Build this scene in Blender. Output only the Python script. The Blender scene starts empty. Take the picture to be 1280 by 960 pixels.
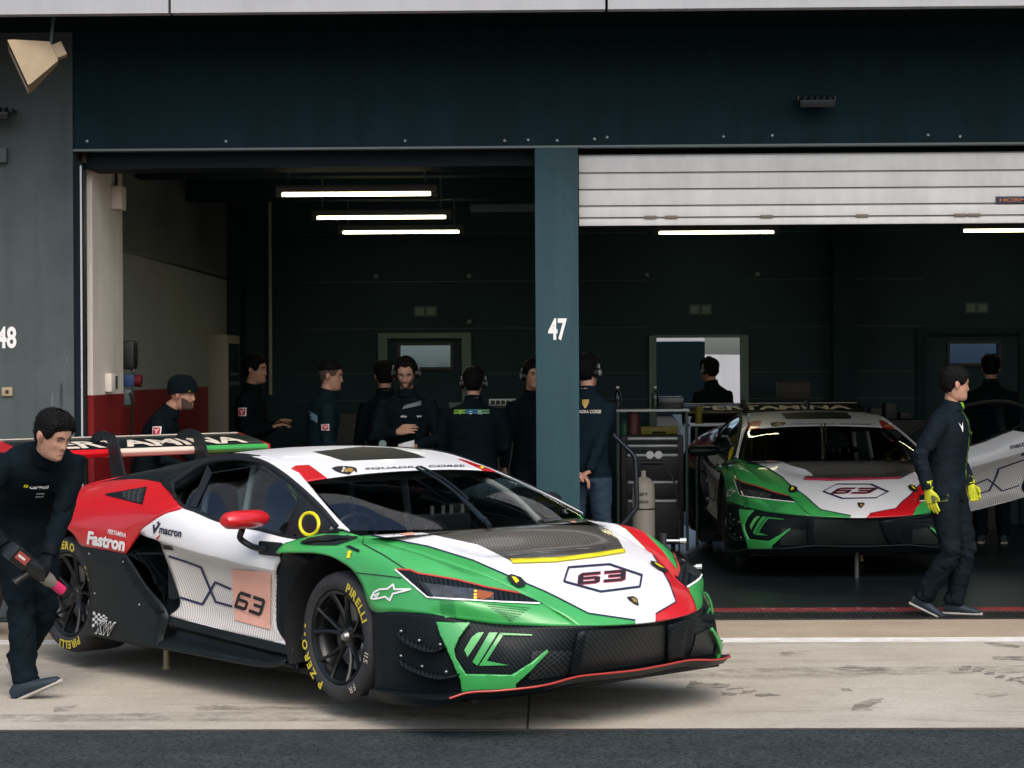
import bpy, bmesh, math, random
import numpy as np
from mathutils import Vector, Matrix, Euler, noise as mnoise
from mathutils.bvhtree import BVHTree
from mathutils.geometry import tessellate_polygon

R = math.radians
PI = math.pi
scene = bpy.context.scene
COL = scene.collection
random.seed(7)

# ------------------------------------------------------------------ camera
cam_data = bpy.data.cameras.new('camera')
cam = bpy.data.objects.new('camera', cam_data)
COL.objects.link(cam)
cam_data.sensor_fit = 'HORIZONTAL'
cam_data.sensor_width = 36.0
cam_data.lens = 36.0 * 2597.5 / 1280
cam_data.shift_y = -20 / 1280
cam_data.clip_start = 0.1
cam_data.clip_end = 3000
YAW, ROLL = 0.019, 0.0055
_r = Vector((math.cos(YAW), math.sin(YAW), 0))
_f = Vector((-math.sin(YAW), math.cos(YAW), 0))
_u = Vector((0, 0, 1))
_r2 = _r * math.cos(ROLL) - _u * math.sin(ROLL)
_u2 = _u * math.cos(ROLL) + _r * math.sin(ROLL)
cam.matrix_world = Matrix(((_r2.x, _u2.x, -_f.x, 0), (_r2.y, _u2.y, -_f.y, 0), (_r2.z, _u2.z, -_f.z, 1.78437), (0, 0, 0, 1)))
scene.camera = cam

# ------------------------------------------------------------------ world, sun, exposure
SUN_EL, SUN_AZ = R(50), R(166)          # azimuth clockwise from +Y (into the garage); the sun stands behind the camera, to its right
world = bpy.data.worlds.new('World')
scene.world = world
world.use_nodes = True
wn, wl = world.node_tree.nodes, world.node_tree.links
wn.clear()
sky = wn.new('ShaderNodeTexSky')
sky.sky_type = 'NISHITA'
sky.sun_disc = False
sky.sun_elevation = SUN_EL
sky.sun_rotation = SUN_AZ
sky.air_density = 1.0
sky.dust_density = 4.0
sky.ozone_density = 1.0
veil = wn.new('ShaderNodeHueSaturation')      # an overcast sky: paler than the clear one
veil.inputs['Saturation'].default_value = 1.0
bg = wn.new('ShaderNodeBackground')
bg.inputs['Strength'].default_value = 0.15
wo = wn.new('ShaderNodeOutputWorld')
wl.new(sky.outputs[0], veil.inputs['Color'])
wl.new(veil.outputs[0], bg.inputs['Color'])
wl.new(bg.outputs[0], wo.inputs[0])
sun_l = bpy.data.lights.new('sun', 'SUN')
sun_l.energy = 0.75
sun_l.angle = R(48)
sun_l.color = (1.0, 0.975, 0.94)
sun = bpy.data.objects.new('sun', sun_l)
COL.objects.link(sun)
_sd = Vector((math.sin(SUN_AZ) * math.cos(SUN_EL), math.cos(SUN_AZ) * math.cos(SUN_EL), math.sin(SUN_EL)))
sun.rotation_euler = (-_sd).to_track_quat('-Z', 'Y').to_euler()
sun.location = (5, -10, 20)
scene.view_settings.view_transform = 'Standard'
scene.view_settings.look = 'None'
scene.view_settings.gamma = 1.0
scene.view_settings.use_curve_mapping = False
scene.view_settings.exposure = 0.72
scene.render.engine = 'CYCLES'
scene.cycles.max_bounces = 6
scene.cycles.transparent_max_bounces = 8
scene.cycles.caustics_reflective = False
scene.cycles.caustics_refractive = False
scene.cycles.use_denoising = True
scene.cycles.sample_clamp_indirect = 4.0


# ------------------------------------------------------------------ materials
def mat(name, col, rough=0.6, metal=0.0, coat=0.0, noise=None, bump=None, spec=0.5, alpha=1.0, emit=None, trans=0.0):
    """noise=(scale, amount[, second colour]); bump=(scale, strength, distance)"""
    m = bpy.data.materials.new(name)
    m.use_nodes = True
    nt = m.node_tree
    b = nt.nodes['Principled BSDF']
    c4 = (col[0], col[1], col[2], 1)
    b.inputs['Base Color'].default_value = c4
    b.inputs['Roughness'].default_value = rough
    b.inputs['Metallic'].default_value = metal
    b.inputs['Specular IOR Level'].default_value = spec
    b.inputs['Coat Weight'].default_value = coat
    b.inputs['Coat Roughness'].default_value = 0.07
    b.inputs['Alpha'].default_value = alpha
    b.inputs['Transmission Weight'].default_value = trans
    if emit:
        b.inputs['Emission Color'].default_value = (*emit[0], 1)
        b.inputs['Emission Strength'].default_value = emit[1]
    if noise or bump:
        tc = nt.nodes.new('ShaderNodeTexCoord')
    if noise:
        n = nt.nodes.new('ShaderNodeTexNoise')
        n.inputs['Scale'].default_value = noise[0]
        n.inputs['Detail'].default_value = 6
        n.inputs['Roughness'].default_value = 0.65
        nt.links.new(tc.outputs['Object'], n.inputs['Vector'])
        rp = nt.nodes.new('ShaderNodeValToRGB')
        c2 = noise[2] if len(noise) > 2 else tuple(x * (1 - noise[1]) for x in col)
        rp.color_ramp.elements[0].position = 0.35
        rp.color_ramp.elements[1].position = 0.65
        rp.color_ramp.elements[0].color = (*c2, 1)
        rp.color_ramp.elements[1].color = c4
        nt.links.new(n.outputs['Fac'], rp.inputs[0])
        nt.links.new(rp.outputs[0], b.inputs['Base Color'])
    if bump:
        n2 = nt.nodes.new('ShaderNodeTexNoise')
        n2.inputs['Scale'].default_value = bump[0]
        n2.inputs['Detail'].default_value = 5
        nt.links.new(tc.outputs['Object'], n2.inputs['Vector'])
        bp = nt.nodes.new('ShaderNodeBump')
        bp.inputs['Strength'].default_value = bump[1]
        bp.inputs['Distance'].default_value = bump[2]
        nt.links.new(n2.outputs['Fac'], bp.inputs['Height'])
        nt.links.new(bp.outputs[0], b.inputs['Normal'])
    return m


def streaks(m, amount=.75, scale=(7, 7, .5)):
    """rain streaks and uneven paint: long noise multiplied into the wall's colour"""
    nt = m.node_tree; b = nt.nodes['Principled BSDF']; L = nt.links
    tc = nt.nodes.new('ShaderNodeTexCoord'); mp = nt.nodes.new('ShaderNodeMapping'); mp.inputs['Scale'].default_value = scale
    n = nt.nodes.new('ShaderNodeTexNoise'); n.inputs['Scale'].default_value = 1; n.inputs['Detail'].default_value = 7; n.inputs['Roughness'].default_value = .7
    r = nt.nodes.new('ShaderNodeValToRGB'); r.color_ramp.elements[0].position = .36; r.color_ramp.elements[1].position = .62
    r.color_ramp.elements[0].color = (amount, amount, amount, 1); r.color_ramp.elements[1].color = (1, 1, 1, 1)
    mx = nt.nodes.new('ShaderNodeMixRGB'); mx.blend_type = 'MULTIPLY'; mx.inputs[0].default_value = 1
    L.new(tc.outputs['Object'], mp.inputs[0]); L.new(mp.outputs[0], n.inputs['Vector']); L.new(n.outputs['Fac'], r.inputs[0])
    src = b.inputs['Base Color'].links
    if src: L.new(src[0].from_socket, mx.inputs[1])
    else: mx.inputs[1].default_value = b.inputs['Base Color'].default_value
    L.new(r.outputs[0], mx.inputs[2]); L.new(mx.outputs[0], b.inputs['Base Color'])
    return m


def stripes(name, c1, c2, period, direction, rough=0.4, coat=0.3, duty=0.5, soft=0.15, metal=0.0):
    """fine diagonal bands (carbon twill, woven wrap film) along an object-space direction"""
    m = mat(name, c1, rough, metal, coat)
    nt = m.node_tree
    b = nt.nodes['Principled BSDF']
    tc = nt.nodes.new('ShaderNodeTexCoord')
    dot = nt.nodes.new('ShaderNodeVectorMath'); dot.operation = 'DOT_PRODUCT'
    dot.inputs[1].default_value = Vector(direction).normalized() / period
    fr = nt.nodes.new('ShaderNodeMath'); fr.operation = 'FRACT'
    rp = nt.nodes.new('ShaderNodeValToRGB')
    rp.color_ramp.elements[0].color = (*c1, 1)
    rp.color_ramp.elements[1].color = (*c2, 1)
    rp.color_ramp.elements[0].position = duty - soft
    rp.color_ramp.elements[1].position = duty + soft
    nt.links.new(tc.outputs['Object'], dot.inputs[0])
    nt.links.new(dot.outputs['Value'], fr.inputs[0])
    nt.links.new(fr.outputs[0], rp.inputs[0])
    nt.links.new(rp.outputs[0], b.inputs['Base Color'])
    return m


def grid_mat(name, c_hole, c_wire, period, axes, wire=0.25, rough=0.5):
    """woven mesh: two crossing families of wires along object-space directions"""
    m = mat(name, c_hole, rough)
    nt = m.node_tree
    b = nt.nodes['Principled BSDF']
    tc = nt.nodes.new('ShaderNodeTexCoord')
    outs = []
    for d in axes:
        dot = nt.nodes.new('ShaderNodeVectorMath'); dot.operation = 'DOT_PRODUCT'
        dot.inputs[1].default_value = Vector(d).normalized() / period
        fr = nt.nodes.new('ShaderNodeMath'); fr.operation = 'FRACT'
        lt = nt.nodes.new('ShaderNodeMath'); lt.operation = 'LESS_THAN'; lt.inputs[1].default_value = wire
        nt.links.new(tc.outputs['Object'], dot.inputs[0])
        nt.links.new(dot.outputs['Value'], fr.inputs[0])
        nt.links.new(fr.outputs[0], lt.inputs[0])
        outs.append(lt)
    mx = nt.nodes.new('ShaderNodeMath'); mx.operation = 'MAXIMUM'
    nt.links.new(outs[0].outputs[0], mx.inputs[0]); nt.links.new(outs[1].outputs[0], mx.inputs[1])
    mix = nt.nodes.new('ShaderNodeMixRGB')
    mix.inputs[1].default_value = (*c_hole, 1); mix.inputs[2].default_value = (*c_wire, 1)
    nt.links.new(mx.outputs[0], mix.inputs[0])
    nt.links.new(mix.outputs[0], b.inputs['Base Color'])
    return m


def glass_mat(name, tint, clear=0.35, rough=0.02):
    m = bpy.data.materials.new(name)
    m.use_nodes = True
    nt = m.node_tree
    nt.nodes.clear()
    o = nt.nodes.new('ShaderNodeOutputMaterial')
    g = nt.nodes.new('ShaderNodeBsdfGlossy'); g.inputs['Roughness'].default_value = rough
    g.inputs['Color'].default_value = (0.9, 0.95, 1, 1)
    t = nt.nodes.new('ShaderNodeBsdfTransparent'); t.inputs['Color'].default_value = (*[c * clear for c in tint], 1)
    fr = nt.nodes.new('ShaderNodeFresnel'); fr.inputs['IOR'].default_value = 1.5
    mx = nt.nodes.new('ShaderNodeMixShader')
    nt.links.new(fr.outputs[0], mx.inputs[0]); nt.links.new(t.outputs[0], mx.inputs[1]); nt.links.new(g.outputs[0], mx.inputs[2])
    nt.links.new(mx.outputs[0], o.inputs[0])
    return m


# ------------------------------------------------------------------ object helpers
def tag(o, label=None, cat=None, group=None, kind=None):
    if label: o['label'] = label
    if cat: o['category'] = cat
    if group: o['group'] = group
    if kind: o['kind'] = kind
    return o


def empty(name, loc=(0, 0, 0), rz=0.0, parent=None):
    o = bpy.data.objects.new(name, None)
    COL.objects.link(o)
    o.location = loc
    o.rotation_euler = (0, 0, rz)
    o.empty_display_size = 0.1
    if parent: o.parent = parent
    return o


def copy_tree(o, parent=None):
    c = o.copy()
    COL.objects.link(c)
    if parent: c.parent = parent
    for ch in o.children:
        copy_tree(ch, c)
    return c


class MB:
    """collects shapes; build() links them as ONE mesh object"""
    def __init__(self):
        self.v, self.f, self.m = [], [], []

    def add(self, verts, faces, mi=0):
        n = len(self.v)
        self.v.extend([tuple(p) for p in verts])
        for f in faces:
            self.f.append([n + i for i in f]); self.m.append(mi)
        return self

    def box(self, lo, hi, mi=0, bev=0.0, M=None):
        lo, hi = Vector(lo), Vector(hi)
        lo, hi = Vector([min(a, b) for a, b in zip(lo, hi)]), Vector([max(a, b) for a, b in zip(lo, hi)])
        if bev <= 0:
            vs = [Vector((x, y, z)) for x in (lo.x, hi.x) for y in (lo.y, hi.y) for z in (lo.z, hi.z)]
            fs = [(0, 1, 3, 2), (4, 6, 7, 5), (0, 4, 5, 1), (2, 3, 7, 6), (0, 2, 6, 4), (1, 5, 7, 3)]
        else:
            bm = bmesh.new()
            bmesh.ops.create_cube(bm, size=1.0)
            for q in bm.verts:
                q.co = Vector([(lo[i] + hi[i]) / 2 + q.co[i] * (hi[i] - lo[i]) for i in range(3)])
            b = min(bev, 0.45 * min(hi[i] - lo[i] for i in range(3)))
            bmesh.ops.bevel(bm, geom=bm.edges[:], offset=b, segments=2, affect='EDGES', profile=0.6)
            bm.verts.index_update()
            vs = [q.co.copy() for q in bm.verts]; fs = [[q.index for q in f.verts] for f in bm.faces]
            bm.free()
        if M is not None: vs = [M @ p for p in vs]
        return self.add(vs, fs, mi)

    def tube(self, pts, rad, mi=0, n=10, caps=True, squash=None):
        """swept round tube; rad number or list; squash=(a,b) makes it elliptical"""
        pts = [Vector(p) for p in pts]
        rads = rad if isinstance(rad, (list, tuple)) else [rad] * len(pts)
        vs, fs = [], []
        prev = None
        for i, p in enumerate(pts):
            a = pts[max(i - 1, 0)]; b = pts[min(i + 1, len(pts) - 1)]
            t = (b - a).normalized()
            if prev is None:
                s = t.orthogonal().normalized()
                if abs(t.z) < 0.9: s = t.cross(Vector((0, 0, 1))).normalized()
            else:
                s = (prev - t * prev.dot(t)).normalized()
            prev = s
            q = t.cross(s)
            ka, kb = squash if squash else (1, 1)
            for k in range(n):
                an = 2 * PI * k / n
                vs.append(p + (s * math.cos(an) * ka + q * math.sin(an) * kb) * rads[i])
        for i in range(len(pts) - 1):
            for k in range(n):
                fs.append((i * n + k, i * n + (k + 1) % n, (i + 1) * n + (k + 1) % n, (i + 1) * n + k))
        if caps:
            fs.append(list(range(n))[::-1]); fs.append([(len(pts) - 1) * n + k for k in range(n)])
        return self.add(vs, fs, mi)

    def lathe(self, prof, M=None, mi=0, n=32, a0=0.0, a1=2 * PI):
        """profile (r, h) turned about the local Z axis"""
        full = abs(a1 - a0 - 2 * PI) < 1e-6
        cols = n if full else n + 1
        vs, fs = [], []
        for k in range(cols):
            an = a0 + (a1 - a0) * k / n
            for r, h in prof:
                vs.append(Vector((r * math.cos(an), r * math.sin(an), h)))
        L = len(prof)
        for k in range(n):
            k2 = (k + 1) % cols
            for j in range(L - 1):
                fs.append((k * L + j, k2 * L + j, k2 * L + j + 1, k * L + j + 1))
        if M is not None: vs = [M @ p for p in vs]
        return self.add(vs, fs, mi)

    def prism(self, poly, h0, h1, M=None, mi=0):
        """polygon in XY extruded from h0 to h1 along Z"""
        n = len(poly)
        vs = [Vector((x, y, h0)) for x, y in poly] + [Vector((x, y, h1)) for x, y in poly]
        fs = [[(i + 1) % n, i, n + i, n + (i + 1) % n] for i in range(n)]
        for t in tessellate_polygon([[Vector((x, y, 0)) for x, y in poly]]):
            fs.append([t[0], t[1], t[2]]); fs.append([n + t[2], n + t[1], n + t[0]])
        if M is not None: vs = [M @ p for p in vs]
        return self.add(vs, fs, mi)

    def sphere(self, c, r, mi=0, nu=20, nv=12, M=None):
        rr = r if isinstance(r, (list, tuple)) else (r, r, r)
        vs, fs = [], []
        for j in range(nv + 1):
            th = PI * j / nv
            for k in range(nu):
                ph = 2 * PI * k / nu
                p = Vector((rr[0] * math.sin(th) * math.cos(ph), rr[1] * math.sin(th) * math.sin(ph), rr[2] * math.cos(th)))
                vs.append((M @ p if M is not None else p) + Vector(c))
        for j in range(nv):
            for k in range(nu):
                fs.append((j * nu + k, (j + 1) * nu + k, (j + 1) * nu + (k + 1) % nu, j * nu + (k + 1) % nu))
        return self.add(vs, fs, mi)

    def grid(self, P, mi=0, flip=False):
        """P[i][j] array of points"""
        nu, nv = len(P), len(P[0])
        vs = [p for row in P for p in row]
        fs = []
        for i in range(nu - 1):
            for j in range(nv - 1):
                q = (i * nv + j, i * nv + j + 1, (i + 1) * nv + j + 1, (i + 1) * nv + j)
                fs.append(q[::-1] if flip else q)
        return self.add(vs, fs, mi)

    def build(self, name, mats, parent=None, smooth=True, angle=35, solid=0.0, recalc=True):
        me = bpy.data.meshes.new(name)
        me.from_pydata([tuple(p) for p in self.v], [], self.f)
        mats = mats if isinstance(mats, (list, tuple)) else [mats]
        for m in mats: me.materials.append(m)
        me.polygons.foreach_set('material_index', self.m)
        bm = bmesh.new(); bm.from_mesh(me)
        bmesh.ops.remove_doubles(bm, verts=bm.verts, dist=1e-5)
        bad = [f for f in bm.faces if f.calc_area() < 1e-12]
        if bad: bmesh.ops.delete(bm, geom=bad, context='FACES')
        if recalc: bmesh.ops.recalc_face_normals(bm, faces=bm.faces)
        if solid:
            bmesh.ops.solidify(bm, geom=bm.faces[:], thickness=solid)
        bm.to_mesh(me); bm.free()
        finish_mesh(me, smooth, angle)
        o = bpy.data.objects.new(name, me)
        COL.objects.link(o)
        if parent: o.parent = parent
        return o


def finish_mesh(me, smooth=True, angle=35):
    if smooth:
        me.polygons.foreach_set('use_smooth', [True] * len(me.polygons))
        me.set_sharp_from_angle(angle=R(angle))
    me.update()


def spline_rows(A, sub):
    """A: (n, m, 3) control points -> cubic Hermite through them along axis 0, sub pieces per span"""
    A = np.asarray(A, float)
    n = A.shape[0]
    d = np.sqrt(((A[1:] - A[:-1]) ** 2).sum(-1)).mean(1) + 1e-6
    T = np.zeros_like(A)
    sl = (A[1:] - A[:-1]) / d[:, None, None]
    T[0], T[-1] = sl[0], sl[-1]
    for i in range(1, n - 1):
        T[i] = (sl[i - 1] * d[i] + sl[i] * d[i - 1]) / (d[i - 1] + d[i])
    out = []
    for i in range(n - 1):
        for k in range(sub):
            t = k / sub
            h00 = 2 * t ** 3 - 3 * t ** 2 + 1; h10 = t ** 3 - 2 * t ** 2 + t
            h01 = -2 * t ** 3 + 3 * t ** 2; h11 = t ** 3 - t ** 2
            out.append(h00 * A[i] + h10 * d[i] * T[i] + h01 * A[i + 1] + h11 * d[i] * T[i + 1])
    out.append(A[-1])
    return np.array(out)


def surface(G, su=6, sv=6):
    """control grid G[i][j] -> dense point grid"""
    S = spline_rows(G, su)
    S = spline_rows(S.transpose(1, 0, 2), sv).transpose(1, 0, 2)
    return S


def curve_pts(P, sub=8):
    return [Vector(p[0]) for p in spline_rows(np.array(P, float)[:, None, :], sub)]


def mirror_y(G):
    G = np.array(G, float).copy(); G[..., 1] *= -1
    return G


_text_cache = {}
def text_outline(s, bold=0.0, shear=0.0):
    """text -> (verts2d, faces), height of a capital = 1, left edge at 0"""
    key = (s, bold, shear)
    if key in _text_cache: return _text_cache[key]
    cu = bpy.data.curves.new('lettering', 'FONT')
    cu.body = s; cu.size = 1.0; cu.offset = bold; cu.shear = shear; cu.resolution_u = 3
    o = bpy.data.objects.new('lettering', cu)
    COL.objects.link(o)
    dg = bpy.context.evaluated_depsgraph_get()
    me = bpy.data.meshes.new_from_object(o.evaluated_get(dg))
    vs = [(v.co.x, v.co.y) for v in me.vertices]
    fs = [list(p.vertices) for p in me.polygons]
    bpy.data.objects.remove(o); bpy.data.curves.remove(cu); bpy.data.meshes.remove(me)
    x0 = min(v[0] for v in vs); CAP = 0.73
    vs = [((x - x0) / CAP, y / CAP) for x, y in vs]
    _text_cache[key] = (vs, fs)
    return vs, fs


def text_mb(mb, s, O, U, V, mi=0, bold=0.0, lift=0.0, fit=None, shear=0.0):
    """flat text: O lower-left corner, U unit along the line, V cap-height vector; fit = total width"""
    vs, fs = text_outline(s, bold, shear)
    U, V, O = Vector(U), Vector(V), Vector(O)
    w = max(v[0] for v in vs)
    kx = (fit / w) if fit else V.length
    N = U.cross(V).normalized() * lift
    mb.add([O + U * (x * kx) + V * y + N for x, y in vs], fs, mi)
    return mb


def flat_text(name, s, O, U, V, m, parent=None, bold=0.0, fit=None, lift=0.004):
    mb = MB(); text_mb(mb, s, O, U, V, 0, bold, lift, fit)
    return mb.build(name, m, parent, smooth=False, recalc=False)


def bvh_of(objs):
    """one BVH over objects that share a parent space"""
    vs, fs = [], []
    for o in objs:
        n = len(vs)
        Mx = o.matrix_basis
        vs.extend([Mx @ v.co for v in o.data.vertices])
        fs.extend([[n + i for i in p.vertices] for p in o.data.polygons])
    return BVHTree.FromPolygons(vs, fs)


def drape(mb, verts, faces, direction, bvh, mi=0, step=0.02, lift=0.0025, back=3.0, flat=False):
    """lay a flat outline onto a surface: cut it into a fine grid and drop each vertex along `direction`"""
    d = Vector(direction).normalized()
    a = d.orthogonal().normalized(); b = d.cross(a)
    o = Vector(verts[0])
    bm = bmesh.new()
    vv = [bm.verts.new(((Vector(p) - o).dot(a), (Vector(p) - o).dot(b), 0)) for p in verts]
    for f in faces:
        try: bm.faces.new([vv[i] for i in f])
        except ValueError: pass
    bmesh.ops.triangulate(bm, faces=bm.faces[:])
    xs = [v.co.x for v in vv]; ys = [v.co.y for v in vv]
    for ax, lo, hi in ((0, min(xs), max(xs)), (1, min(ys), max(ys))):
        k = math.floor(lo / step) + 1
        while k * step < hi:
            co = Vector((0, 0, 0)); no = Vector((0, 0, 0)); co[ax] = k * step; no[ax] = 1
            bmesh.ops.bisect_plane(bm, geom=bm.verts[:] + bm.edges[:] + bm.faces[:], dist=1e-6, plane_co=co, plane_no=no)
            k += 1
    bm.verts.ensure_lookup_table(); bm.verts.index_update()
    out, ok = [], []
    for v in bm.verts:
        p = o + a * v.co.x + b * v.co.y
        hit, no, _, _ = bvh.ray_cast(p - d * back, d)
        ok.append(hit is not None)
        if hit is None: hit, no = p, -d
        if no.dot(d) > 0: no = -no
        out.append(hit + no * lift - d * lift * 0.5)
    fs = []
    for f in bm.faces:
        idx = [v.index for v in f.verts]
        if all(ok[i] for i in idx):
            ds = [out[i].dot(d) for i in idx]
            if max(ds) - min(ds) < 0.12: fs.append(idx)
    bm.free()
    mb.add(out, fs, mi)
    return mb


def poly_faces(pts, d):
    d = Vector(d).normalized(); a = d.orthogonal().normalized(); b = d.cross(a)
    return [list(t) for t in tessellate_polygon([[Vector((Vector(p).dot(a), Vector(p).dot(b), 0)) for p in pts]])]


def drape_poly(mb, pts, d, bvh, mi=0, step=0.02, lift=0.0025):
    return drape(mb, pts, poly_faces(pts, d), d, bvh, mi, step, lift)


def drape_line(mb, pts, width, d, bvh, mi=0, step=0.02, lift=0.004, closed=False):
    """a painted line: strip of given width along 3D points, laid on the surface"""
    d = Vector(d).normalized()
    P = [Vector(p) for p in pts]
    if closed: P = P + [P[0]]
    for i in range(len(P) - 1):
        t = (P[i + 1] - P[i]); L = t.length
        if L < 1e-6: continue
        t /= L
        s = t.cross(d).normalized() * width / 2
        e = t * width * 0.3
        q = [P[i] - s - e, P[i] + s - e, P[i + 1] + s + e, P[i + 1] - s + e]
        drape(mb, q, [(0, 1, 2, 3)], d, bvh, mi, step, lift + 0.00004 * (i % 7))
    return mb


def drape_text(mb, s, LL, LR, UL, d, bvh, mi=0, bold=0.0, step=0.02, lift=0.004, shear=0.0):
    """text whose baseline runs LL->LR and whose cap height is LL->UL"""
    LL, LR, UL = Vector(LL), Vector(LR), Vector(UL)
    vs, fs = text_outline(s, bold, shear)
    w = max(v[0] for v in vs)
    pts = [LL + (LR - LL) * (x / w) + (UL - LL) * y for x, y in vs]
    return drape(mb, pts, fs, d, bvh, mi, step, lift)
M = {}
M['white'] = mat('white satin paint', (0.78, 0.79, 0.80), 0.34, coat=0.4, noise=(3.0, 0.04))
M['green'] = mat('green satin paint', (0.045, 0.36, 0.085), 0.36, coat=0.5, noise=(4.0, 0.14))
M['green_light'] = mat('pale green wrap', (0.10, 0.42, 0.12), 0.38, coat=0.3)
M['green_dark'] = mat('dark green wrap', (0.018, 0.22, 0.05), 0.4, coat=0.3)
M['red'] = mat('red satin paint', (0.56, 0.008, 0.014), 0.36, coat=0.5, noise=(4.0, 0.10))
M['carbon'] = stripes('carbon twill', (0.002, 0.004, 0.005), (0.010, 0.015, 0.018), 0.016, (1, 0.6, 0.9), 0.5, 0.04)
M['carbon'].node_tree.nodes['Principled BSDF'].inputs['Specular IOR Level'].default_value = .13
M['carbon_plain'] = mat('satin black composite', (0.005, 0.010, 0.012), 0.48, spec=.3, coat=0.08, noise=(9, 0.4))
M['carbon_hood'] = stripes('glossy carbon cloth', (0.068, 0.066, 0.058), (0.108, 0.104, 0.090), 0.020, (0.5, 1, 0.0), 0.24, 0.7)  # base colour raised to stand in for sky reflected in the scoop
M['textured'] = stripes('white woven wrap', (0.36, 0.345, 0.32), (0.62, 0.60, 0.575), 0.017, (1, 0, 0.62), 0.42, 0.25)
M['black'] = mat('black plastic', (0.006, 0.008, 0.009), 0.5, noise=(12, 0.4))
M['hollow'] = mat('black hollow', (0.003, 0.003, 0.004), 0.9)
M['rubber'] = mat('tyre rubber', (0.016, 0.017, 0.019), 0.75, noise=(22, 0.3, (.028, .028, .029)), bump=(60, 0.15, 0.002))
M['rim'] = mat('black rim paint', (0.005, 0.006, 0.007), 0.35, spec=.35, coat=0.15)
M['steel'] = mat('machined steel', (0.35, 0.35, 0.34), 0.35, metal=0.9, noise=(20, 0.3))
M['alloy'] = mat('bare alloy', (0.5, 0.5, 0.5), 0.3, metal=0.9)
M['yellow'] = mat('yellow tape', (0.72, 0.62, 0.012), 0.5)
M['tyre_yellow'] = mat('yellow tyre lettering', (0.60, 0.48, 0.04), 0.6)
M['navy'] = mat('navy print', (0.010, 0.014, 0.05), 0.5)
M['ink'] = mat('black print', (0.012, 0.010, 0.014), 0.5)
M['crimson'] = mat('crimson print', (0.42, 0.02, 0.06), 0.5)
M['pink'] = mat('salmon vinyl', (0.72, 0.38, 0.29), 0.42, noise=(5, 0.12))
M['print_white'] = mat('white print', (0.78, 0.78, 0.77), 0.5)
M['cream'] = mat('cream paint', (0.62, 0.55, 0.46), 0.42)
M['orange'] = mat('amber lens', (0.30, 0.07, 0.008), 0.25, coat=0.6)
M['amber'] = mat('amber diode', (0.9, 0.5, 0.05), 0.3, emit=((1.0, 0.55, 0.05), 0.6))
M['edge_red'] = mat('red edge line', (0.42, 0.035, 0.025), 0.4)
M['gold'] = mat('gold print', (0.42, 0.28, 0.07), 0.4, metal=0.3)
M['lens'] = mat('lamp lens', (0.055, 0.06, 0.06), 0.12, coat=0.8, noise=(18, 0.55))
M['mesh'] = grid_mat('woven grille mesh', (0.0012, 0.002, 0.0025), (0.026, 0.032, 0.033), 0.020, ((0, 0.8, 1), (0, 0.8, -1)), 0.24)
M['mesh_side'] = grid_mat('side grille mesh', (0.003, 0.004, 0.004), (0.045, 0.05, 0.055), 0.03, ((0.8, 0, 1), (0.8, 0, -1)), 0.22)
M['glass'] = glass_mat('tinted window', (0.78, 0.92, 0.94), 0.80)
M['screen_glass'] = glass_mat('windscreen glass', (0.92, 0.97, 0.97), 0.85)
M['cabin'] = mat('dark cabin', (0.035, 0.042, 0.045), 0.8)
M['cage'] = mat('grey cage tube', (0.55, 0.55, 0.52), 0.45, coat=0.2)
M['seat'] = mat('seat cloth', (0.10, 0.11, 0.115), 0.85)
M['metal_peg'] = mat('grey peg', (.05, .055, .055), .5)
M['post'] = mat('dull brass rod', (0.42, 0.36, 0.22), 0.45, metal=0.3)


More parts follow.
